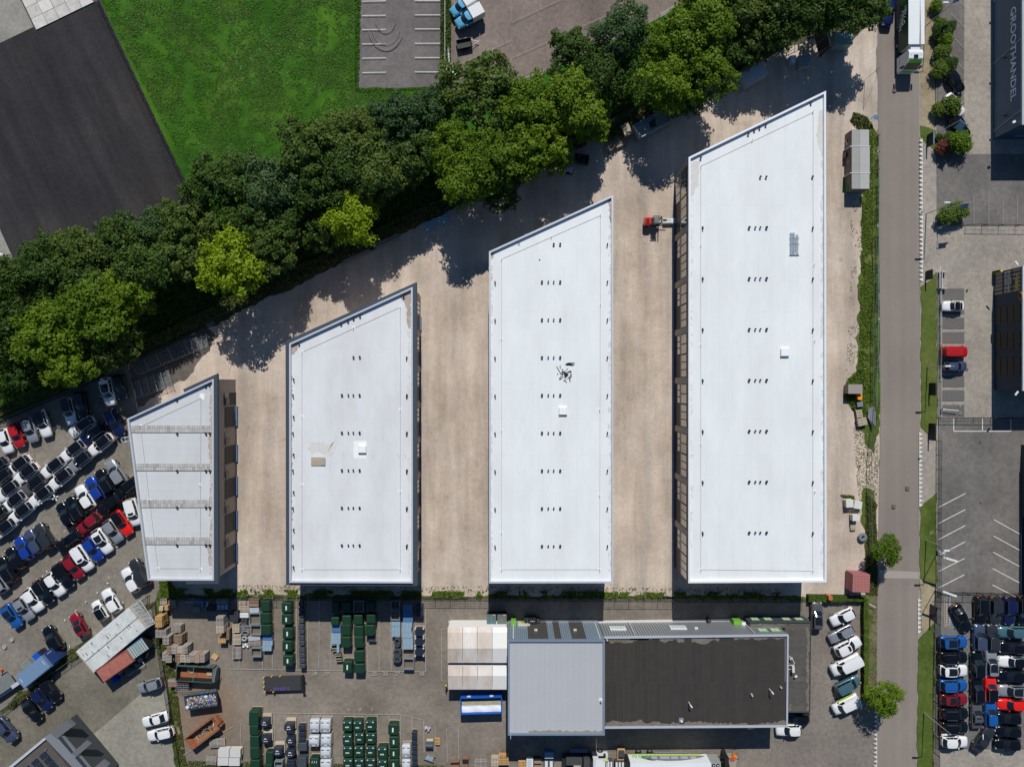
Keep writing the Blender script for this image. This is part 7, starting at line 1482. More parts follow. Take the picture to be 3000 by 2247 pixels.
simple('waste_bin','small black bin alone at the grey ribbed wall','bin','T',1440,512,42,40,1.0,BLK,0,'body',0,ribs(1,SLATEB,'lid'))
# bottom edge pieces
simple('steel_bin','rust-brown box with a black lid bar, left one at the bottom edge','box','S',1910,1620,112,80,1.0,mat('rust_brown_box',(.24,.13,.08),.85,var=.2,sc=2),3,'body',0,lambda t,lx,ly,H_:MB().box(-lx/2,ly*.25,H_,lx/2,ly/2,H_+.12).build('lid_bar',BLK,t))
simple('steel_bin','narrow brown box with a black hood, right one at the bottom edge','box','S',2045,1600,72,120,1.1,mat('rust_brown_box',(.24,.13,.08)),0,'body',0,lambda t,lx,ly,H_:MB().box(-lx/2-.03,ly*.1,H_,lx/2+.03,ly/2,H_+.15).build('hood',BLK,t))
simple('white_crate','white-topped crate beside a black one at the bottom edge','crate','P2',1110,1600,85,110,1.1,STK,0,'body',0,ribs(1,WRAP,'lid'))
simple('black_crate','black-topped crate beside the white one at the bottom edge','crate','P2',1212,1600,92,110,1.1,BLK,0,'body',0,ribs(2,WB,'slat','y'))
simple('blue_hoops','blue hooped cover standing on a steel frame near the bottom edge','cover','P2',1358,1490,110,85,1.0,MBLUE,0,'body',0,ribs(4,LBLUE,'hoop','y',.06))
simple('steel_crate','white-framed empty crate below the blue hoops at the bottom edge','crate','P2',1358,1610,125,95,.8,SLATEB,0,'body',0,ribs(2,STK,'bar','x'))
simple('navy_crate','dark blue-grey crate with white marks between lorry cab and pale trailer, left one','crate','T2',142,1610,110,80,1.2,SLATEB,0,'body',0,ribs(3,STK,'mark','x',.02))
simple('navy_crate','dark crate with small white marks between cab and pale trailer, right one','crate','T2',288,1615,120,75,1.2,SLATEB,0,'body',0,ribs(3,STK,'mark','x',.02))
simple('dark_case','dark case on orange pallet wood, behind the pale trailer','case','T2',312,1480,72,62,1.2,SLATEB,0,'body',0,lambda t,lx,ly,H_:MB().box(-lx/2-.15,-1.6,0,lx/2+.15,.6,.5).build('pallet_wood',WO,t))
# stone ring, fire bowl and grey drum
t=thing('stone_pieces','small cluster of grey stone pieces alone in a painted bay','stones',tuple(F('S',1555,1150,.2)[:2])+(LAY[0],)); rr=random.Random(12)
for k in range(9): MB().ob(rr.uniform(-.4,.4),rr.uniform(-.3,.35),0,rr.uniform(.15,.35),rr.uniform(.15,.4),rr.uniform(.2,.5),rr.uniform(0,3),0,.7).build('stone',WRAP,t)
t=thing('rolled_sheet','big grey roll with a shiny band standing over open blue flaps','roll',tuple(F('S',1580,1370,.6)[:2])+(LAY[0],)); b=MB(); b.grid(lambda s,u_:((s-.5)*1.25,-.55+1.3*u_,.3+.75*math.sin(u_*math.pi)),2,12).build('shell',SLATEB,t,smooth=True); b=MB(); b.grid(lambda s,u_:((s-.5)*1.25,.05+.25*u_,1.04+.02*math.sin(u_*3)),2,4).build('shiny_band',CHROME,t)
MB().box(-.5,.7,0,.6,.95,.4).build('pallet_base',WP,t)
t=thing('folding_table','tilted blue-grey flaps lying below the grey roll','table',tuple(F('S',1580,1525,.3)[:2])+(LAY[0],),R(-20)); MB().box(-.6,-.35,.3,.0,.4,.34).box(.02,-.35,.3,.65,.4,.34).build('flap',LBLUE,t); MB().box(-.8,.45,.0,.9,.52,.3).box(-.8,-.5,0,.9,-.43,.25).build('leg',WB,t)
# ---- west sheds and containers
WROOF=corr('white_corrugated_rusty',(.52,.56,.56),(.70,.74,.74),.32,'x',.6,.1,(.28,.16,.08),.35)
a0=W(229,1905,2.6);b0=W(384,1775,2.6);c0=W(431,1838,2.6);d0=W(284,1966,2.6)
sh=thing('container_shed','two joined white shipping containers with streaks of rust on their corrugated roofs','container',((a0.x+c0.x)/2,(a0.y+c0.y)/2,LAY[0]),math.atan2(b0.y-a0.y,b0.x-a0.x)); L=(b0-a0).length; Wd=(d0-a0).length
for k in (0,1):
    y=-Wd/2+k*(Wd/2+.02); y2=y+Wd/2-.04; MB().box(-L/2,y,0,L/2,y2,2.45).build('container_body',mat('container_white_wall',(.55,.56,.55),.7,var=.2),sh); MB().box(-L/2,y+.04,2.45,L/2,y2-.04,2.6).build('corrugated_roof',WROOF,sh)
    n=40; b=MB()
    for i in range(n): b.box(-L/2+L*(i+.2)/n,y+.12,2.6,-L/2+L*(i+.65)/n,y2-.12,2.63)
    b.build('roof_corrugation',WROOF,sh)
    for s in (-1,1): MB().box(s*L/2-.08,y,2.45,s*L/2+.08,y2,2.66).build('end_rail',mat('rusty_white_rail',(.45,.36,.30),.8,var=.5,sc=2),sh)
RUSTD=mat('rust_streak',(.20,.10,.045),.9,var=.4,sc=3); b=MB(); rr=random.Random(3)
for k in range(16):
    x=rr.uniform(-L/2+.3,L/2-.3); y=rr.uniform(-Wd/2+.2,Wd/2-.9); b.sheet(jag([(x,y),(x+.12,y),(x+.1,y+rr.uniform(.2,1.0)),(x,y+.4)],.03,.2,k),2.636+k*1e-4)
b.build('rust_streak',RUSTD,sh)
# bare frame beside them
e0=W(384,1775,2.4);f0=W(411,1759,2.4);g0=W(454,1825,2.4);h0=W(431,1838,2.4)
fr_=thing('canopy_skeleton','bare white roof frame of slanting bars at the end of the rusty white containers','frame',((e0.x+g0.x)/2,(e0.y+g0.y)/2,0)); oo=fr_.location
e0,f0,g0,h0=[q-oo for q in (e0,f0,g0,h0)]
for k in range(15): a=e0.lerp(h0,k/14); b_=f0.lerp(g0,k/14); MB().tube(a,b_,.035,4).build('bar',WRAP,fr_)
for k in range(6): a=e0.lerp(h0,k/6+.05); b_=f0.lerp(g0,min(1,k/6+.15)); MB().tube(a,b_,.03,4).build('cross_bar',BLK,fr_)
for q,r_ in ((e0,f0),(f0,g0),(g0,h0),(h0,e0)): MB().tube(q,r_,.06,5).build('edge_beam',WRAP,fr_)
for q in (e0,f0,g0,h0): MB().tube((q.x,q.y,0),q,.06,5).build('post',WRAP,fr_)
# red container, teal sheets and junk
RC_=corr('red_corrugated',(.32,.11,.08),(.46,.18,.14),.3,'x',.7,.0,(.16,.05,.04),.5)
a0=W(284,1967,2.6);b0=W(369,1908,2.6);c0=W(390,1932,2.6)
rc=thing('shipping_container','brick-red shipping container with a ribbed roof, alongside the rusty white containers','container',(((a0+c0)/2).x,((a0+c0)/2).y,LAY[0]),math.atan2(b0.y-a0.y,b0.x-a0.x)); L=(b0-a0).length; Wd=2.3
MB().box(-L/2,-Wd/2,0,L/2,Wd/2,2.55).build('body',RC_,rc); n=34; b=MB()
for i in range(n): b.box(-L/2+L*(i+.2)/n,-Wd/2+.1,2.55,-L/2+L*(i+.7)/n,Wd/2-.1,2.6)
b.build('roof_corrugation',RC_,rc); MB().box(-L/2,Wd/2-.08,2.55,L/2,Wd/2+.06,2.66).box(-L/2,-Wd/2-.05,2.5,L/2,-Wd/2+.05,2.62).build('roof_rail',mat('dark_red_rail',(.2,.05,.04),.7),rc)
aa=math.atan2(b0.y-a0.y,b0.x-a0.x)
TSH=corr('teal_grey_sheet',(.25,.33,.33),(.42,.50,.50),.45,'x',.5,.1)
p=F('C',1775,140,2.3); t=thing('sheet_stack','stacked teal-grey corrugated sheets with a blue edge beyond the brick-red container','sheets',(p.x,p.y,0),aa)
for k in range(9): MB().box(-1.65+k*.37,-.9,2.2,-1.65+k*.37+.27,1.1,2.3).build('sheet',TSH,t)
MB().box(-1.7,-.95,0,1.6,1.1,2.2).build('base',BLK,t); MB().box(-1.6,1.1,2.0,1.6,1.3,2.25).build('blue_edge',STKB,t)
p=F('C',1700,330,.6); t=thing('junk_pile','shaded heap of crates and frames under the side of the brick-red container','junk',(p.x,p.y,0),aa); rr=random.Random(21)
for k in range(26): MB().ob(rr.uniform(-3,3),rr.uniform(-.7,.8),0,rr.uniform(.2,.9),rr.uniform(.2,.7),rr.uniform(.2,.9),rr.uniform(-.3,.3)).build('junk_piece',rr.choice([BLK,SLATEB,STEEL,WG_,NAVYB]),t)
b=MB(); b.tube((-1.5,-1.2,.7),(-.2,-1.2,.7),.05,5).tube((.2,-1.3,.7),(1.8,-1.25,.7),.05,5).tube((1.8,-1.25,.7),(1.8,0,.7),.05,5).build('white_frame',WRAP,t)
for k in range(4): MB().ob(3.0+.15*k,-.35+.15*k,.8,.7,.1,.08,R(15)).build('yellow_bar',WO,t)
p=F('C',1470,530,1.0); t=thing('blue_sheet','bright blue plastic cover lying in the shadow at the end of the brick-red container','cover',(p.x,p.y,0),aa); MB().ob(0,0,0,1.1,.95,.9,0,0,.8).build('cover',mat('bright_blue_cover',(.01,.03,.42),.4,var=.1),t)
# blue container
BC=corr('pale_blue_corrugated',(.125,.21,.34),(.17,.27,.42),.28,'x',.6,.0); BD=corr('deep_blue_corrugated',(.012,.035,.12),(.03,.07,.21),.55,'x',.5,.0)
a0=F('C',220,490,2.6);b0=F('C',560,215,2.6);c0=F('C',660,345,2.6);d0=F('C',330,625,2.6); aa2=math.atan2(b0.y-a0.y,b0.x-a0.x); L=(b0-a0).length; Wd=2.35; m_=(a0+c0)/2
bc=thing('shipping_container','pale blue shipping container with tiny white end letters, left of the black cars','container',(m_.x,m_.y,LAY[0]),aa2); MB().box(-L/2,-Wd/2,0,L/2,Wd/2,2.6).build('body',BC,bc); b=MB(); n=30
for i in range(n): b.box(-L/2+L*(i+.2)/n,-Wd/2+.08,2.6,-L/2+L*(i+.7)/n,Wd/2-.08,2.64)
b.build('roof_corrugation',BC,bc)
for s in (-1,1):
    for k in range(5): MB().box(s*(L/2-.45)-.04,-.3+k*.16,2.645,s*(L/2-.45)+.1,-.3+k*.16+.1,2.65).build('letter_mark',STK,bc)
for k in range(3): MB().box(-L/2-.2-.05*k,-.9+.3*k,1.9,-L/2,-.75+.3*k,2.2).build('door_bolt',WO if k!=1 else STKR,bc)
a0=F('C',570,195,2.0);b0=F('C',668,140,2.0);c0=F('C',765,268,2.0); m_=(F('C',570,195,2.0)+c0)/2
t=thing('shipping_container','deep blue ribbed container end adjoining the pale blue container','container',(m_.x+.05,m_.y+.05,LAY[0]),aa2); MB().box(-.75,-1.15,0,.95,1.15,1.9).build('body',BD,t)
for k in range(8): MB().box(-.7,-1.1+k*.28,1.9,.9,-1.1+k*.28+.16,2.0).build('rib',mat('deep_blue_rib',(.02,.05,.17),.4,var=.1),t)
MB().box(-.1,.75,2.0,.75,.80,2.03).build('white_bar',STK,t)
p=F('C',478,222,1.5); t=thing('blue_box','bright blue box with dark open end beside the pale blue container','box',(p.x,p.y,LAY[0]),aa2); MB().ob(0,0,0,1.1,1.0,1.4,0).build('body',mat('vivid_blue_box',(.01,.08,.45),.4,var=.05),t); MB().box(.55,-.5,0,1.05,.5,1.3).build('open_end',NAVYB,t)
p=F('C',355,320,.4); t=thing('board_stack','grey-green boards leaning beside the pale blue container','boards',(p.x,p.y,LAY[0]),aa2)
for k in range(4): MB().box(-.9,-.6+k*.3,0,.8,-.6+k*.3+.24,.3+.03*k).build('board',mat('grey_green_board',(.22,.26,.24),.7,var=.15,sc=2),t)
# ---- containers along the belt and the east strip
CWB=mat('pale_blue_white_container',(.42,.48,.53),.5,.1,var=.12,sc=1.2)
a0=F('U',1975,650,2.5);b0=F('U',2160,550,2.5); c0=F('U',2205,640,2.5); m_=(a0+c0)/2; t=thing('site_container','pale blue-white container in tree shade above the largest warehouse','container',(m_.x,m_.y,LAY[0]),math.atan2(b0.y-a0.y,b0.x-a0.x)); L=(b0-a0).length
MB().box(-L/2,-1.05,0,L/2,1.05,2.45).build('body',CWB,t); MB().box(-L/2-.04,-1.09,2.45,L/2+.04,1.09,2.52).build('roof',CWB,t); b=MB()
for k in range(12): b.box(-L/2+.1+k*L/12.5,-1.09,.15,-L/2+.1+k*L/12.5+.14,-1.05,2.35)
b.build('wall_rib',COPE,t)
a0=F('U',1045,1095,2.5);b0=F('U',1320,950,2.5); c0=F('U',1375,1045,2.5); m_=(a0+c0)/2; t=thing('site_container','silvery ribbed container with a dark wet patch on its roof, beside the wooden box','container',(m_.x,m_.y,LAY[0]),math.atan2(b0.y-a0.y,b0.x-a0.x)); L=(b0-a0).length
CGR=mat('silver_green_container',(.24,.28,.27),.5,.2,var=.2,sc=1.5); MB().box(-L/2,-1.22,0,L/2,1.22,2.4).build('body',CGR,t)
for k in range(26): MB().box(-L/2+L*(k+.2)/26,-1.05,2.4,-L/2+L*(k+.65)/26,.55,2.46).build('roof_rib',CGR,t)
MB().box(-L/2,.6,2.4,L/2,.95,2.52).box(-L/2,1.0,2.4,L/2,1.2,2.5).build('blue_rail',mat('container_blue_rail',(.12,.20,.32),.4,.2,var=.15),t); MB().box(-L/2,-1.22,2.4,L/2,-1.1,2.5).box(L/2-.1,-1.2,2.4,L/2,1.2,2.5).box(-L/2,-1.2,2.4,-L/2+.1,1.2,2.5).build('edge_rail',COPE,t)
MB().sheet(jag([(-.6,-.8),(.5,-.8),(.7,.2),(.1,.55),(-.5,.4)],.15,.3,5),2.475).build('wet_patch',mat('wet_patch',(.03,.045,.05),.2,var=.1),t)
p=F('U',990,1125,1.6); t=thing('wooden_box','wooden slatted box at the upper end of the silvery container','crate',(p.x,p.y,LAY[0]),R(25)); MB().box(-.65,-.95,0,.65,.95,1.5).build('body',WB,t)
for k in range(8): MB().box(-.68+k*.17,-.98,1.5,-.68+k*.17+.12,.98,1.55).build('slat',WP,t)
p=F('U',865,1190,.4); t=thing('timber_rack','jumble of timber and steel frames below the wooden box','timber',(p.x,p.y,LAY[0]),R(25)); rr=random.Random(31)
for k in range(16): MB().ob(rr.uniform(-.9,.9),rr.uniform(-.8,.8),.05+.03*k,rr.uniform(.6,1.9),.1,.07,rr.choice([0,0,1.57,.4])).build('plank',rr.choice([WB,WP,BLK,BLK,WG_]),t)
p=F('U',890,1265,.4); t=thing('plank_stack','long stack of pale planks on dark bearers at the yard edge','planks',(p.x,p.y,LAY[0]),R(24))
for k in range(6): MB().box(-2.3+.1*(k%3),-.45+k*.16,.15+.03*(k%2),2.3-.15*(k%2),-.45+k*.16+.12,.32+.04*(k%2)).build('plank',WP if k%2 else WB,t)
for x_ in (-1.5,0,1.5): MB().box(x_,-.9,0,x_+.1,.8,.15).build('bearer',BLK,t)
p=F('U',600,1378,.8); t=thing('steel_crate','dark open crate with blue bags in the tree shade','crate',(p.x,p.y,LAY[0]),R(-8))
for q in ((-1.2,-.75,1.2,-.68),(-1.2,.68,1.2,.75),(-1.2,-.75,-1.13,.75),(1.13,-.75,1.2,.75)): MB().box(q[0],q[1],0,q[2],q[3],.9).build('side',SLATEB,t)
MB().box(-1.15,-.7,.1,1.15,.7,.25).build('floor',BLK,t)
for k in range(10): MB().ob(random.uniform(-.9,.9),random.uniform(-.5,.5),.25,.3,.25,.3,random.random()*3).build('bag',random.choice([STKB,BLK,SLATEB,NAVYB]),t)
p=F('U',470,1465,.5); t=thing('tarp','pale tarp-covered bundle poking out of the tree shade','tarp',(p.x,p.y,LAY[0]),R(-10)); b=MB(); b.grid(lambda s,u_:((s-.5)*2.3,(u_-.5)*1.2,.35+.12*math.sin(s*7)*math.cos(u_*6)),12,8).build('sheet',mat('pale_tarp',(.40,.44,.50),.5,var=.3,sc=2),t); MB().box(-1.2,-.7,0,1.2,.5,.3).build('base',BLK,t)
# rail bundle, scaffold planks
STB=mat('blue_steel',(.28,.42,.55),.4,.3,var=.15,sc=3)
p=F('Y',1565,262,.5); t=thing('beam_bundle','bundle of pale blue steel beams on cross bearers at the belt fence','beams',(p.x,p.y,LAY[0]),R(23))
for k in range(5): MB().box(-2.3+.1*(k%2),-.65+k*.27,.2,2.3,-.65+k*.27+.17,.42).build('beam',STB,t)
for x_ in (-1.8,-.7,.6,1.8): MB().box(x_,-1.05,.05,x_+.09,1.0,.2).build('bearer',STB,t)
for (x,y,L,n,lab) in ((1130,432,5.0,6,'long grey planks stacked at the belt fence, right bundle'),(860,565,5.4,5,'long grey planks stacked at the belt fence, left bundle')):
    p=F('Y',x,y,.3); t=thing('plank_stack',lab,'planks',(p.x,p.y,LAY[0]),R(24))
    for k in range(n): MB().box(-L/2+random.uniform(0,.4),-.5+k*.17,.05+.03*(k%3),L/2-random.uniform(0,.5),-.5+k*.17+.13,.16+.04*(k%3)).build('plank',WG_,t)
# wire racks in the corner
def racks(fr,pts,n,label,m,H_=.9):
    a,b_,c,d=[F(fr,*q,.8) for q in pts]; o=(a+c)/2; t=thing('fence_panel_stack',label,'fence panels',(o.x,o.y,LAY[0])); sub=Vector((o.x,o.y,0)); a,b_,c,d=[q-sub for q in (a,b_,c,d)]
    for k in range(n+1):
        p=a.lerp(b_,k/n); q=d.lerp(c,k/n); MB().tube((p.x,p.y,H_),(q.x,q.y,H_),.04,5).build('top_rail',m,t)
    b=MB()
    for k in range(n*5): p=a.lerp(b_,(k+.5)/(n*5)); q=d.lerp(c,(k+.5)/(n*5)); z=.25+.12*(k%5); b.tube((p.x,p.y,z),(q.x,q.y,z),.014,3)
    for k in range(16): p=a.lerp(d,k/15); q=b_.lerp(c,k/15); z=.3+.1*(k%4); b.tube((p.x,p.y,z),(q.x,q.y,z),.014,3)
    b.build('wire',m,t); MB().tube((d.x,d.y,.5),(c.x,c.y,.5),.03,4).build('bottom_rail',m,t)
RACKM=mat('galvanised_wire',(.30,.34,.37),.5,.4,var=0)
racks('H',[(60,260),(790,30),(890,340),(140,600)],5,'lower stack of galvanised mesh fence panels in the yard corner',RACKM)
racks('X',[(1150,1500),(1560,1290),(1610,1410),(1200,1580)],4,'middle stack of galvanised mesh fence panels in the tree shade',RACKM)
racks('X',[(1560,1290),(1790,1230),(1800,1330),(1610,1410)],5,'upper stack of tangled mesh fence panels at the sunlit patch',RACKM)
racks('X',[(1765,1130),(1825,1100),(1850,1140),(1790,1165)],2,'small wire frame lying at the belt fence',RACKM,.4)
# east hut, boxes and container
eh=thing('site_cabin','row of three grey panelled site cabins with pitched edge, beside the road verge','cabin',tuple(W(2515,470,0)),0,None,org=True)
PAN=mat('cabin_panel_light',(.40,.40,.39),.6,var=.08,sc=.8); PAN2=mat('cabin_panel_mid',(.32,.32,.31),.6,var=.1,sc=.8); PTP=mat('cabin_taupe_wall',(.20,.175,.155),.7,var=.1,sc=1)
zc=2.5; segs=[(380,429),(431,507),(509,554)]
for k,(ya,yb) in enumerate(segs):
    x0=W(2495.5,0,zc).x; x1=W(2546+.5*k,0,zc).x; xm=(x0+x1)/2-.1; A,B_=W(0,ya,zc).y,W(0,yb,zc).y
    MB().box(x0+.02,B_,0,x1-.02,A,zc-.06).build('cabin_wall',PTP,eh); MB().box(x0,B_+.02,zc-.06,xm-.01,A-.02,zc).build('roof_panel',PAN2,eh); MB().box(xm+.01,B_+.02,zc-.06,x1,A-.02,zc+.01).build('roof_panel',PAN,eh)
    if k==0: MB().box(x0-.02,A-2.0,.4,x0+.0,A-1.0,1.4).build('vent_panel',PAN,eh)
    if k<2: MB().box(x0-.3,B_-.09,0,x1+.2,B_+.04,zc+.05).build('divider_frame',COPE,eh)
    MB().box(x0-.02,(A+B_)/2-.3,.9,x0,(A+B_)/2+.3,1.6).build('wall_hatch',PAN2,eh)
MB().box(x0-.03,B_+.0,.1,x0-.005,B_+1.5,1.4).build('green_wedge',mat('green_wedge',(.04,.18,.03),.6,var=.1),eh)
a=W(2549.5,430,1.5);c=W(2550.5,507,1.5); MB().tube((a.x,a.y,1.2),(a.x,c.y,1.2),.05,5).tube((a.x-.3,a.y,1.2),(a.x,a.y,1.2),.04,4).tube((a.x-.3,c.y,1.2),(a.x,c.y,1.2),.04,4).build('guard_rail',COPE,eh)
MB().box(W(2468,0).x,W(0,466).y,0,W(2472,0).x,W(0,452).y,1).build('side_box',PTP,eh)
simple('steel_container','small brownish-grey steel container in the weeds left of the road','container','Z',728,45,115,75,1.4,mat('brown_grey_box',(.30,.265,.24),.6,.1,var=.1,sc=2),0,'body',0,lambda t,lx,ly,H_:MB().box(-lx/2-.03,-ly/2-.03,H_,lx/2+.03,ly/2+.03,H_+.05).build('lid',mat('brown_grey_lid',(.33,.295,.27),.5,.1,var=.1,sc=2),t))
simple('orange_box','bright orange box below the brownish-grey container','box','Z',768,110,38,50,.9,mat('box_orange',(.80,.28,.02),.5,var=.1),0,'body',0,ribs(1,mat('box_orange_lid',(.82,.32,.03),.5,var=.1),'lid'))
simple('grey_box','small slate grey box below the bright orange one','box','Z',768,172,48,45,.5,mat('box_slate',(.17,.20,.235),.6,var=.15,sc=3),8,'body',0,ribs(2,mat('box_slate2',(.2,.23,.26),.6,var=.1),'lid','y'))
pallet_stack('Z',765,253,52,60,.5,WP,'small pale pallet stack in the verge weeds, upper one',True,'pallets in the verge weeds',8,6); pallet_stack('Z',788,322,78,62,.6,WP,'pale pallet stack in the verge weeds, lower and wider one',True,'pallets in the verge weeds',12,8)
t=thing('tarp','grey tarp stretched over the verge fence beside the road','tarp',tuple(W(2554,1219,.8)[:2])+(0,)); b=MB(); o_=Vector((t.location.x,t.location.y,0)); q=[F('Z',x,y,z)-o_ for x,y,z in ((848,208,.9),(900,193,1.3),(907,357,1.3),(868,345,.6),(840,285,.4))]; b.add(q+[Vector((v.x,v.y,v.z-.03)) for v in q],[(0,4,3,2,1),(5,6,7,8,9)]).build('sheet',mat('grey_tarp',(.30,.33,.37),.6,var=.1,sc=2),t); MB().tube(q[1],q[2],.03,5).build('edge_pole',COPE,t)
WBX=mat('white_appliance',(.64,.63,.60),.5,var=.08,sc=2)
for i,(x,y,w,h,r_) in enumerate(((682,1008,60,62,3),(752,1020,65,62,-8),(735,1128,58,50,0))):
    simple('white_box','white wrapped box on the gravel, %s'%('left of the touching pair','right of the touching pair','below the touching pair')[i],'box','Z',x,y,w,h,.9,WBX,r_,'body',0,lambda t,lx,ly,H_:MB().box(-lx/2-.05,-ly/2-.05,0,lx/2+.02,ly/2+.08,.14).build('pallet_base',WP,t))['group']='white boxes on the gravel'
pallet_stack('Z',713,1210,48,45,.2,WP,'small square pallet below the white boxes',False,'pallets on the eastern gravel',5,4)
RC2=corr('red_container_east',(.36,.10,.10),(.50,.20,.18),.26,'y',.7,.0,(.22,.16,.2),.6)
p=W(2521,1708,2.5); t=thing('shipping_container','small faded red container with a ribbed roof in the tree shade by the road','container',(p.x,p.y,LAY[0]),R(-2)); MB().box(-1.4,-1.45,0,1.4,1.5,2.4).build('body',RC2,t)
for k in range(12): MB().box(-1.38+k*.235,-1.4,2.4,-1.38+k*.235+.15,1.45,2.46).build('roof_rib',RC2,t)
for pts,lab in (([(2493,1744,.6),(2520,1739,.9)],'white pole lying in the weeds beside the faded red container'),([(2525.5,1756.5,.5),(2566,1780,.8)],'long white barrier pole across the verge below the street tree')):
    q=[W(*a) for a in pts]; t=thing('barrier_pole',lab,'pole',(q[0].x,q[0].y,0)); MB().tube((0,0,.6),(q[1].x-q[0].x,q[1].y-q[0].y,.7),.06,6).build('pole',STK,t); MB().cyl(0,0,0,.08,.6,8).build('post',COPE,t)
simple('signal_box','small orange-red box on a post set in the low hedge','box','D',1018,222,50,50,1.5,mat('signal_orange',(.45,.14,.05),.6,var=.1),0,'body')
# things on roofs
def on_roof(nm,label,cat,px,py,z,fn):
    p=W(px,py,z); t=thing(nm,label,cat,(p.x,p.y,z)); fn(t); return t
def deb(t):
    rr=random.Random(8)
    for k in range(46):
        L=rr.uniform(.1,.5); x=rr.gauss(0,.45); y=rr.gauss(-.2,.55)-x*.5; MB().ob(x,y,.01+.004*k,L,rr.uniform(.06,.2),.05,rr.uniform(0,3)).build('scrap_piece',rr.choice([BLK,SLATEB,WRAP,GAL,WRAP,NAVYB]),t)
    for k in range(6): MB().ob(.6+.05*k,1.25+.06*k,.02+.05*k,rr.uniform(.8,1.5),.1,.05,rr.uniform(-.15,.15)).build('strip_piece',rr.choice([SLATEB,BLK,WRAP]),t)
    MB().ob(-1.0,.45,.02,1.3,.08,.06,R(-60)).build('strip_piece',SLATEB,t)
on_roof('roof_debris','scattered pile of dark scrap and foil on the long white roof with debris','debris',1656,1093,zr+.01,deb)
def pl(t):
    for k in range(7): MB().box(-1.2,-.62+k*.175,.1,.0+.9,-.62+k*.175+.14,.16).build('slat',WP,t)
    MB().box(-1.2,-.6,0,.9,.6,.1).build('pallet_base',WB,t); MB().box(.35,-.6,.16,1.0,.5,.2).build('grey_sheet',WG_,t)
on_roof('pallet','wooden pallet with a grey sheet on the slate-banded white roof','pallet',935,1351,zr2+.01,pl)
def rails(t):
    for k in range(6): MB().box(-.65+k*.13,-1.7,.02,-.65+k*.13+.09,1.7+.08*(k%2),.16).build('profile',WRAP if k%2 else STB,t)
    for k in range(3): MB().box(.25+k*.15,-1.6,.02,.25+k*.15+.09,1.45,.14).build('profile',WRAP,t)
    for y_ in (-.0,.9): MB().box(-.75,y_,.16,.8,y_+.06,.2).build('strap',STEEL,t)
    for k in range(8): MB().box(.08,-1.2+k*.28,.02,.2,-1.1+k*.28,.1).build('spacer',NAVYB,t)
    for y_ in (-1.6,): MB().box(-.7,y_-.15,.0,.75,y_,.12).build('bearer',STEEL,t)
on_roof('profile_bundle','strapped bundle of metal profiles on the largest white roof','profiles',2326,716,zr+.01,rails)
# forklift
p=F('V',1215,252,1.6); fk=thing('forklift','red forklift with a dark caged cab carrying a white board between two warehouses','forklift',(p.x,p.y,LAY[0]),0); REDF=paint('fork_red',(.72,.03,.02))
b=MB(); rbox(b,1.25,1.35,.3,1.35,.3,0,.25); o=b.build('counterweight',REDF,fk,smooth=False); o.location=(-.72,0,0)
MB().box(-.1,-.6,.3,1.0,.6,.9).build('chassis',BLK,fk); MB().box(-1.05,-.35,1.35,-.55,.35,1.42).build('grille',BLK,fk)
b=MB()
for x_ in (0,.95):
    for y_ in (-.58,.58): b.tube((x_,y_,.9),(x_,y_,2.1),.045,5)
for k in range(8): b.box(-.02+k*.14,-.62,2.1,.03+k*.14,.62,2.16)
b.box(-.05,-.64,2.08,1.0,-.56,2.18).box(-.05,.56,2.08,1.0,.64,2.18).build('overhead_guard',SLATEB,fk); MB().box(.15,-.5,2.0,.9,.4,2.08).build('roof_glass',STEEL,fk)
MB().box(1.2,-.5,.1,1.35,-.38,2.4).box(1.2,.38,.1,1.35,.5,2.4).box(1.2,-.5,2.3,1.35,.5,2.4).build('mast',BLK,fk); MB().box(1.35,-.45,.5,2.5,-.33,.56).box(1.35,.33,.5,2.5,.45,.56).build('fork',BLK,fk)
for x_,r in ((.9,.36),(-.9,.3)):
    for s in (1,-1): MB().tube((x_,s*.45,r),(x_,s*.68,r),r,14).build('wheel',TYRE,fk)
p=F('V',1358,252,.7); t=thing('board_load','long white board with battens carried on the forks','board',(p.x,p.y,.62),R(1)); MB().box(-1.0,-.42,0,1.1,.42,.05).build('board',STK,t); MB().box(-.95,-.35,.05,.5,-.28,.09).box(-.95,.1,.05,.2,.16,.09).build('batten',STEEL,t)
# cherry picker at bottom
p=W(2140,2232,2.0); t=thing('access_platform','small black-masted access platform with a yellow-grey basket and orange cap at the bottom edge','machine',(p.x,p.y,LAY[0])); MB().box(-1.1,-1.0,.3,-.4,1.0,2.2).tube((-.75,.9,2.0),(-2.0,.9,1.6),.1,6).tube((-.75,.1,2.0),(-2.0,.1,1.4),.1,6).build('mast',BLK,t); MB().prism([(-.4,.8),(.5,.9),(1.1,.3),(.8,-1.2),(0,-1.2)],.5,1.6).build('basket',mat('basket_grey_yellow',(.32,.30,.22),.6,var=.2,sc=4),t); MB().prism([(-.2,.7),(.4,.75),(.8,.3),(.1,.1)],1.6,1.7).build('basket_floor',STKR,t); MB().ob(.75,.95,1.2,.8,.35,.6,R(-35)).build('orange_cap',mat('cap_orange',(.85,.22,.02),.5,var=0),t); MB().ob(1.25,.5,1.2,.25,.35,.4,R(-35)).build('blue_cap',STKB,t); MB().cyl(-.7,1.0,.0,.35,.3,12).build('wheel',TYRE,t)
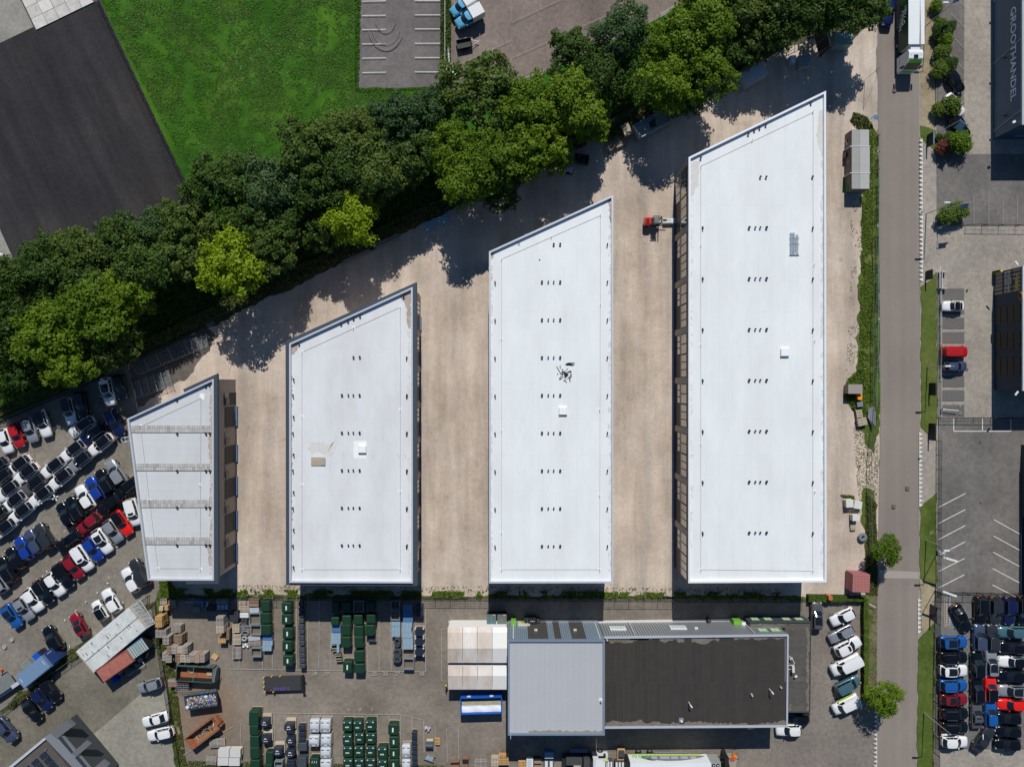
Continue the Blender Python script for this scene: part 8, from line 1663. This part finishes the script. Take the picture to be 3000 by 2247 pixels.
# ---- fences
FGREY=mat('fence_grey_green',(.10,.13,.12),.6,.2,var=.1); FBLK=mat('fence_black',(.02,.022,.025),.6,var=0); FGAL=mat('fence_galvanised',(.30,.33,.34),.5,.4,var=.08)
def fence(label,pts,h,m,sp=2.5,wires=8,vert=14,fr='px',arm=False,wr=.012):
    P=[F(fr,x,y) for x,y in pts]; t=thing('mesh_fence',label,'fence',(P[0].x,P[0].y,0)); o=Vector((P[0].x,P[0].y,0)); pm={}
    def panel(L):
        L=round(L,2)
        if L not in pm:
            b=MB()
            for k in range(wires): z=.12+(h-.17)*k/(wires-1); b.box(0,-wr,z-wr,L,wr,z+wr)
            nv=int(vert*L/2.5)
            for k in range(nv): x=L*(k+.5)/nv; b.box(x-wr*.6,-wr*.6,.1,x+wr*.6,wr*.6,h-.03)
            b.box(0,-.03,h-.05,L,.03,h); pm[L]=b.mesh('mesh_panel',[m])
        return pm[L]
    postm=MB().box(-.04,-.04,-.05,.04,.04,h+.06); 
    if arm: postm.tube((0,0,h),(-.45,.35,h+.4),.03,4)
    postm=postm.mesh('post',[m])
    for p,q in zip(P,P[1:]):
        d=q-p; n=max(1,round(d.length/sp)); L=d.length/n; a=math.atan2(d.y,d.x)
        for k in range(n):
            c=p.lerp(q,k/n)-o; put('post',postm,t,(c.x,c.y,0)); put('mesh_panel',panel(L-.1),t,(c.x+math.cos(a)*.05,c.y+math.sin(a)*.05,0),a)
    c=P[-1]-o; put('post',postm,t,(c.x,c.y,0)); return t
fence('mesh fence between the gravel yard and the storage yard, running along the weed strip',[(474,1747),(1233,1749),(1800,1752),(2350,1754)],1.9,FBLK,2.42,7,5)
fence('wire fence behind the west car lot under the trees',[(0,1237),(190,1157),(248,1132),(300,1105)],1.9,FGREY,2.5,3,34)
fence('mesh fence along the tree belt above the gravel yard',[(373,1066),(700,908),(1050,740),(1327,606),(1700,430),(2246,165),(2370,108)],1.6,FBLK,2.8,4,3)
fence('dark fence edging the fresh asphalt and the grass field',[(289,0),(555,556),(572,600)],1.1,FBLK,2.0,4,10)
fence('tall thin fence between the marked parking lot and the storage lot',[(1306,0),(1306,330)],1.7,FGAL,3.0,4,4)
fence('fence along the lower edge of the storage lot',[(2010,8),(1930,55)],1.4,FGAL,2.5,4,6); fence('short fence at the storage lot corner near the green bushy tree',[(1594,216),(1510,250)],1.4,FGAL,2.5,4,6)
fence('mesh fence between the west car lot and the south-west yard',[(440,1722+20),(250,1905),(95,2012),(8,2078)],1.5,FGREY,2.6,6,8)
fence('weedy fence between the south-west yard and the storage yard',[(457,1760),(484,1960),(508,2100),(532,2247)],1.6,FBLK,2.4,7,18)
fence('sagging green verge fence along the road by the largest warehouse',[(2570,400),(2566,700),(2564,900),(2565,1000),(2561,1120),(2560,1190)],1.0,mat('fence_sea_green',(.10,.28,.22),.6,var=.1),3.0,3,3)
fence('leaning dark construction fence between gravel and road verge',[(2553,700),(2558,820),(2550,930),(2549,1150),(2548,1250),(2540,1330),(2537,1430),(2541,1520),(2544,1640)],1.6,FGREY,3.4,3,6)
fence('sliding gate fence of the shop car park beside the verge',[(2746,800),(2744,1225)],1.3,FGAL,2.9,8,24)
fence('fence rail west of the angled parking bays',[(2742,1290),(2741,1500),(2740,1745)],1.7,FGREY,2.6,4,34)
fence('mesh fence between the bays and the asphalt lot of the upper east plot',[(2826,663),(3070,665)],1.5,FBLK,3.0,3,4)
fence('fence between the shop paving and the angled bays',[(2748,1223),(3000,1224)],1.5,FBLK,2.9,3,5)
fence('dark fence above the lower right car lot',[(2738,1731),(3060,1737)],2.0,FBLK,2.4,7,4,arm=True)
fence('tall mesh fence beside the left column of the lower right car lot',[(2737,1728),(2734,1820),(2732,2000),(2732,2300)],2.0,FBLK,2.9,9,34,arm=True)
# pale rail on the shop side
t=thing('parking_rail','long pale crash rail between the shop parking bays and the gate fence','rail',tuple(W(2756,970,0))); o=t.location.copy()
for x in (2757,): 
    a,b_=W(x,800,.6)-o,W(x-1,1110,.6)-o; MB().box(a.x-.06,b_.y,.45,a.x+.06,a.y,.6).build('rail',STK,t)
for k in range(9): q=W(2756,806+k*37,.4)-o; MB().box(q.x-.05,q.y-.05,0,q.x+.05,q.y+.05,.6).build('post',COPE,t)
t=thing('barrier_gate','red and white barrier rail bundle above the shop parking bays','barrier',tuple(W(2757,825,0))); o=t.location.copy()
for k,(x,m) in enumerate(((2753.5,STK),(2756.5,mat('pale_red_bar',(.6,.25,.22),.5,var=0)),(2760,STK))): q=W(x,0,1.0); MB().box(q.x-o.x-.05,W(0,845,1).y-o.y,.95,q.x-o.x+.05,W(0,782 if k==0 else 797,1).y-o.y,1.05).build('bar',m,t)
for y in (797,845): MB().box(-.6,W(0,y,1).y-o.y-.05,0,.5,W(0,y,1).y-o.y+.05,1.0).build('support',COPE,t)
# grid blocks near black saloon
t=thing('paving_grid_stack','two rows of small stud blocks beside the tall mesh fence','blocks',tuple(W(2772,1789,0)))
for i in range(13):
    for j in range(2): MB().box(-.15+j*.5,2.1-i*.36,0,.05+j*.5,2.3-i*.36,.25).build('stud',COPE,t)
MB().box(-.6,-2.6,0,-.35,2.3,.3).box(-.35,-2.6,0,.2,-2.4,.3).build('edge_board',WB,t)
# dark signboards on the verge
for i,(x,y,w_,h_,lab) in enumerate(((2731,1152-12,14,40,'black signboard standing in the verge beside the parking patches, upper one'),(2730,1265,14,55,'black signboard standing in the verge below the parking patches'),(2725,410,15,40,'blue-topped black info sign on the corner verge'),(2733,1795,12,50,'dark blue signboard at the tall mesh fence'),(2721,806,14,30,'small dark sign at the tip of the grass strip'))):
    q=W(x,y,1.0); t=thing('signboard',lab,'sign',(q.x,q.y,0)); l=h_/PPM*.9
    MB().box(-.08,-l/2,.3,.08,l/2,2.0).build('board',BLK if i!=3 else NAVYB,t); MB().box(-.05,-l/2+.1,0,.05,-l/2+.2,.3).box(-.05,l/2-.2,0,.05,l/2-.1,.3).build('leg',BLK,t); MB().box(-.1,-l/2,2.0,.1,l/2,2.05).build('cap',mat('sign_cap_blue',(.12,.2,.3),.5,var=0) if i in(2,) else BLK,t)
# ---- street lamps, poles
def lamp(label,bx,by,hdx=-1.3,hdy=0.0,h=7.6,head=STK):
    b_=W(bx,by); t=thing('street_lamp',label,'lamp post',(b_.x,b_.y,0)); MB().tube((0,0,0),(0,0,h),.09,8,r2=.05).build('pole',GAL,t); MB().tube((0,0,h),(hdx*.6,hdy*.6,h+.1),.05,6).build('arm',GAL,t); a=math.atan2(hdy,hdx); MB().ob(hdx*.85,hdy*.85,h+.03,.95,.28,.13,a,0,.8).build('lamp_head',head,t); return t
lamp('street lamp on the verge beside the lower right car lot',2704,2085); lamp('street lamp on the verge beside the angled bays',2710.5,1581); lamp('street lamp on the verge beside the shop parking bays',2714,1076); lamp('street lamp on the pavement beside the small banner and green bush',2712,628); lamp('street lamp behind the articulated lorry',2708,81)
def flag(label,bx,by,tx,ty,h,w,hh,c,rot):
    b_=W(bx,by); t=thing('flagpole',label,'flag',(b_.x,b_.y,0)); MB().tube((0,0,0),(0,0,h),.06,8,r2=.04).build('pole',COPE,t); MB().tube((0,0,h-.1),(math.cos(rot)*w,math.sin(rot)*w,h-.1),.03,5).build('arm',COPE,t)
    q=MB(); q.grid(lambda s,u_:(math.cos(rot)*w*s+.12*math.sin(u_*5+s*3)+(.7*u_)*.5,math.sin(rot)*w*s-.5*u_,h-.12-hh*u_),6,8).build('cloth',mat(c[0],c[1],.6,var=.25,sc=1.5),t)
BAN=('banner_blue',(.18,.38,.50))
flag('pale blue banner hanging over the dark car at the corner bed',2748,391,2812,352,6.0,1.2,2.0,BAN,-.6); flag('blue banner on a pole above the broad green bush',2748,665-40,2811,588,6.2,1.5,1.4,('banner_slate',(.14,.24,.36)),.15); flag('pale blue banner at the top edge beside the street lamp',2735,45,2800,10,6.0,1.4,1.8,('banner_sky',(.20,.42,.58)),.5)
for q,lab in ((((2747,670),(2766,660)),'white low barrier arm below the broad green bush'),((2765,1199),(2799,1204)) and (((2756,1199),(2799,1203)),'white barrier arm lying at the lower end of the shop bays'),(((2743,1612),(2760,1620)),'short white arm at the angled bay fence')):
    a=W(*q[0]);b_=W(*q[1]); t=thing('road_barrier',lab,'barrier',(a.x,a.y,0)); MB().tube((0,0,.8),(b_.x-a.x,b_.y-a.y,.85),.07,6).build('arm',STK,t); MB().box(-.15,-.15,0,.15,.15,.9).build('pedestal',COPE,t)
def barpanel(label,x0,y0,x1,y1,z):
    a=W(x0,y0,z);b_=W(x1,y1,z); d=b_-a; t=thing('light_mast',label,'lamp post',(W(2744,(y0+0)).x,W(0,y0-12).y,0)); o=t.location; MB().tube((0,0,0),(a.x-o.x,a.y-o.y,z),.06,6).build('pole',GAL,t); MB().ob((a.x+b_.x)/2-o.x,(a.y+b_.y)/2-o.y,z,d.length,.3,.1,math.atan2(d.y,d.x)).build('light_panel',STK,t)
barpanel('white panel light on a leaning pole beside the angled bays',2764,1632,2804,1644,5.5); barpanel('white panel light above the black saloon and mesh fence',2762,1732,2802,1746,5.5)
# lot lighting mast over the dense block
b_=W(110,1473.0+.0); 
mA=F('E',640,965,8.0); base=W(1500+(92.7-1500)*.0+0,0) ; q=F('E',1530,710,0.0)
t=thing('lighting_mast','tall thin lighting mast leaning over the dense block of white cars','lamp post',(q.x,q.y,0)); MB().tube((0,0,0),(0,0,9.6),.10,8,r2=.05).build('pole',GAL,t)
for z in (5.2,9.5):
    for k in range(4): a=k*1.57+.5; MB().ob(math.cos(a)*.35,math.sin(a)*.35,z,.4,.18,.12,a).build('floodlight',STK,t)
q=W(2545,353); t=thing('sign_post','thin sign post with a small blue plate beside the road verge','sign',(q.x,q.y,0)); MB().cyl(0,0,0,.05,2.6,6).build('pole',COPE,t); MB().box(.2,-.35,1.2,.75,.35,1.25).build('blue_plate',mat('plate_blue',(.05,.22,.42),.5,var=0),t); MB().box(.25,-1.2,.0,1.0,1.0,.04).build('base_slab',WRAP,t)
q=W(2533,236); t=thing('sign_post','thin mast with guy wires on the gravel by the road','mast',(q.x,q.y,0)); MB().cyl(0,0,0,.035,5,6).build('mast',GAL,t); MB().tube((0,0,5),(1.6,-.5,0),.015,4).tube((0,0,5),(1.0,2.2,0),.015,4).build('guy_wire',COPE,t)
# billboard seen from behind its edge
a=W(2379,112);b_=W(2394,178); o=(a+b_)/2; t=thing('billboard','dark billboard on struts seen from above, at the yard corner under the trees','billboard',(o.x,o.y,0),math.atan2(a.y-b_.y,a.x-b_.x)); L=(a-b_).length
for k in range(8): MB().box(-L/2+k*L/8,-.04,.9,-L/2+(k+1)*L/8-.02,.04,5.0).build('panel',mat('billboard_dark_wood',(.04,.035,.035),.8,var=.2,sc=2),t)
MB().box(-L/2-.05,-.08,5.0,L/2+.05,.10,5.12).build('top_beam',mat('pinkish_beam',(.42,.36,.34),.7,var=.1),t)
for k in (-1.6,0,1.6):
    MB().tube((k,0,0),(k,0,5),.06,5).tube((k,0,4),(k-.3,2.6,0),.05,5).tube((k,0,2.5),(k+.4,2.0,0),.04,5).build('strut',WB,t)
simple('roof_box','small teal-roofed steel shed under the billboard and trees','shed','L',645,345,145,95,2.3,mat('teal_grey_shed',(.20,.27,.27),.5,.1,var=.2,sc=1.5),0,'body',0,lambda t,lx,ly,H_:MB().box(-lx/2-.06,-ly/2-.06,H_,lx/2+.06,ly/2+.06,H_+.07).build('roof',mat('teal_grey_roof',(.22,.31,.31),.45,.1,var=.2,sc=1.5),t))
simple('grey_box','pale grey crate in the tree shade left of the billboard','box','L',312,535,95,100,1.2,mat('shade_grey',(.34,.36,.38),.6,var=.2,sc=2),8,'body',0,ribs(3,STEEL,'board','y'))
simple('white_barrel','small pale blue box in the tree shade, leftmost by the billboard','box','L',212,520,50,62,1.0,mat('pale_blue_box',(.40,.46,.52),.5,var=.1),5,'body',0,ribs(1,COPEW,'lid'))
simple('white_barrel','white square tank beside the storage lot fence, partly under leaves','tank','M',1710,620,70,78,1.1,STK,12,'body',0,ribs(1,COPEW,'lid')); simple('white_barrel','small grey tub above the white square tank','tub','M',1660,590,32,38,.8,COPEW,0,'body',0,ribs(1,WRAP,'lid'))
simple('blue_sheet','small bright blue cloth under the white square tank','cloth','M',1685,668,50,30,.3,mat('cloth_blue',(.02,.16,.6),.6,var=.2),-15); simple('sheet_board','narrow pale board leaning at the storage lot fence','board','M',1665,485,14,130,.3,STK,3)
# trailer or sheet at far left
simple('white_canopy','white striped canopy corner at the left edge below the fresh asphalt','canopy','X',10,640,130,190,1.5,TENTW,-25,'body',0,ribs(3,STKR,'stripe','y',.01))
# litter on the west lot
rr=random.Random(5); b=MB()
for (x,y) in ((810,605),(745,655),(625,760),(560,820),(380,970),(1130,1150),(1405,915),(1525,435),(1655,335),(1275,655),(990,1265),(855,1385),(720,1500),(1600,1160),(1265,1030),(495,868),(315,1025),(915,1725),(1340,180),(1320,185)):
    q=F('B',x,y); 
    for k in range(3): b.ob(q.x+rr.uniform(-.12,.12),q.y+rr.uniform(-.12,.12),LAY[0],.28,.07,.02+.005*k,rr.uniform(0,3))
o=b.build('litter',STK); tag(o,'scraps of white litter scattered between the car rows of the west lot','litter',None,'stuff')
# pebbles & stones on gravel
pts=PX('px',[(700,1000),(2560,380),(2560,1730),(480,1730)]); x,y=sample(pts,2600); n=len(x)
me=quads_mesh('pebbles',np.stack([x,y,np.full(n,LAY[0]+.03)],1),RNG.normal(size=(n,3))*.3+np.array([0,0,1.]),RNG.uniform(.04,.13,n),[mat('pebble_pale',(.6,.55,.48),.9,var=.2),mat('pebble_dark',(.2,.16,.13),.9,var=.2)],1.1,RNG.integers(0,2,n)); o=bpy.data.objects.new('pebbles',me); COL.objects.link(o); o['kind']='stuff'
# ---- person beside the tents
q=W(1308,2003,.9); per=thing('person','person in a lime and black work jacket and grey trousers walking at the corner of the white tents','person',(q.x,q.y,LAY[0]),R(200))
JV=[(0,0,.95),(0,0,1.12),(0,0,1.38),(0,0,1.50),(0,.01,1.58),(0,.02,1.70),(.19,0,1.42),(.25,.10,1.15),(.22,.28,1.0),(-.19,0,1.42),(-.26,-.08,1.15),(-.24,-.05,.92),(.10,0,.90),(.12,.12,.5),(.12,.02,.08),(.12,.14,.04),(-.10,0,.90),(-.12,-.08,.5),(-.12,-.24,.12),(-.12,-.12,.05)]
ED=[(0,1),(1,2),(2,3),(3,4),(4,5),(2,6),(6,7),(7,8),(2,9),(9,10),(10,11),(0,12),(12,13),(13,14),(14,15),(0,16),(16,17),(17,18),(18,19)]
RD=[.15,.15,.17,.07,.06,.10,.075,.05,.035,.075,.05,.035,.10,.065,.045,.035,.10,.065,.045,.035]
me=bpy.data.meshes.new('body'); me.from_pydata(JV,ED,[]); bo=bpy.data.objects.new('body',me); COL.objects.link(bo); bo.parent=per
md=bo.modifiers.new('skin','SKIN'); me.skin_vertices[0].data[0].use_root=True
for i,r in enumerate(RD): me.skin_vertices[0].data[i].radius=(r,r*.8)
ms=bo.modifiers.new('sub','SUBSURF'); ms.levels=ms.render_levels=1
dg=bpy.context.evaluated_depsgraph_get(); m2=bpy.data.meshes.new_from_object(bo.evaluated_get(dg)); bo.modifiers.clear(); bo.data=m2
SKIN=mat('skin',(.45,.26,.18),.6,var=0); VEST=mat('hi_vis_green',(.30,.55,.06),.6,var=0); TRO=mat('grey_trousers',(.10,.10,.115),.8,var=.1); JK=mat('black_sleeves',(.03,.035,.03),.8,var=0)
m2.materials.clear()
for m in (SKIN,VEST,TRO,JK): m2.materials.append(m)
for f in m2.polygons:
    c=f.center; f.material_index=2 if c.z<.98 and abs(c.x)<.2 else 0 if c.z>1.5 else (3 if abs(c.x)>.18 else 1)
    if c.z<1.02 and abs(c.x)>.2: f.material_index=0
b=MB(); b.grid(lambda s,u_:(.105*math.cos(s*6.2832)*math.sin(u_*1.6),.02+.115*math.sin(s*6.2832)*math.sin(u_*1.6),1.72+.115*math.cos(u_*1.6)),12,5).build('hair',mat('dark_hair',(.03,.02,.015),.7,var=0),per,smooth=True)
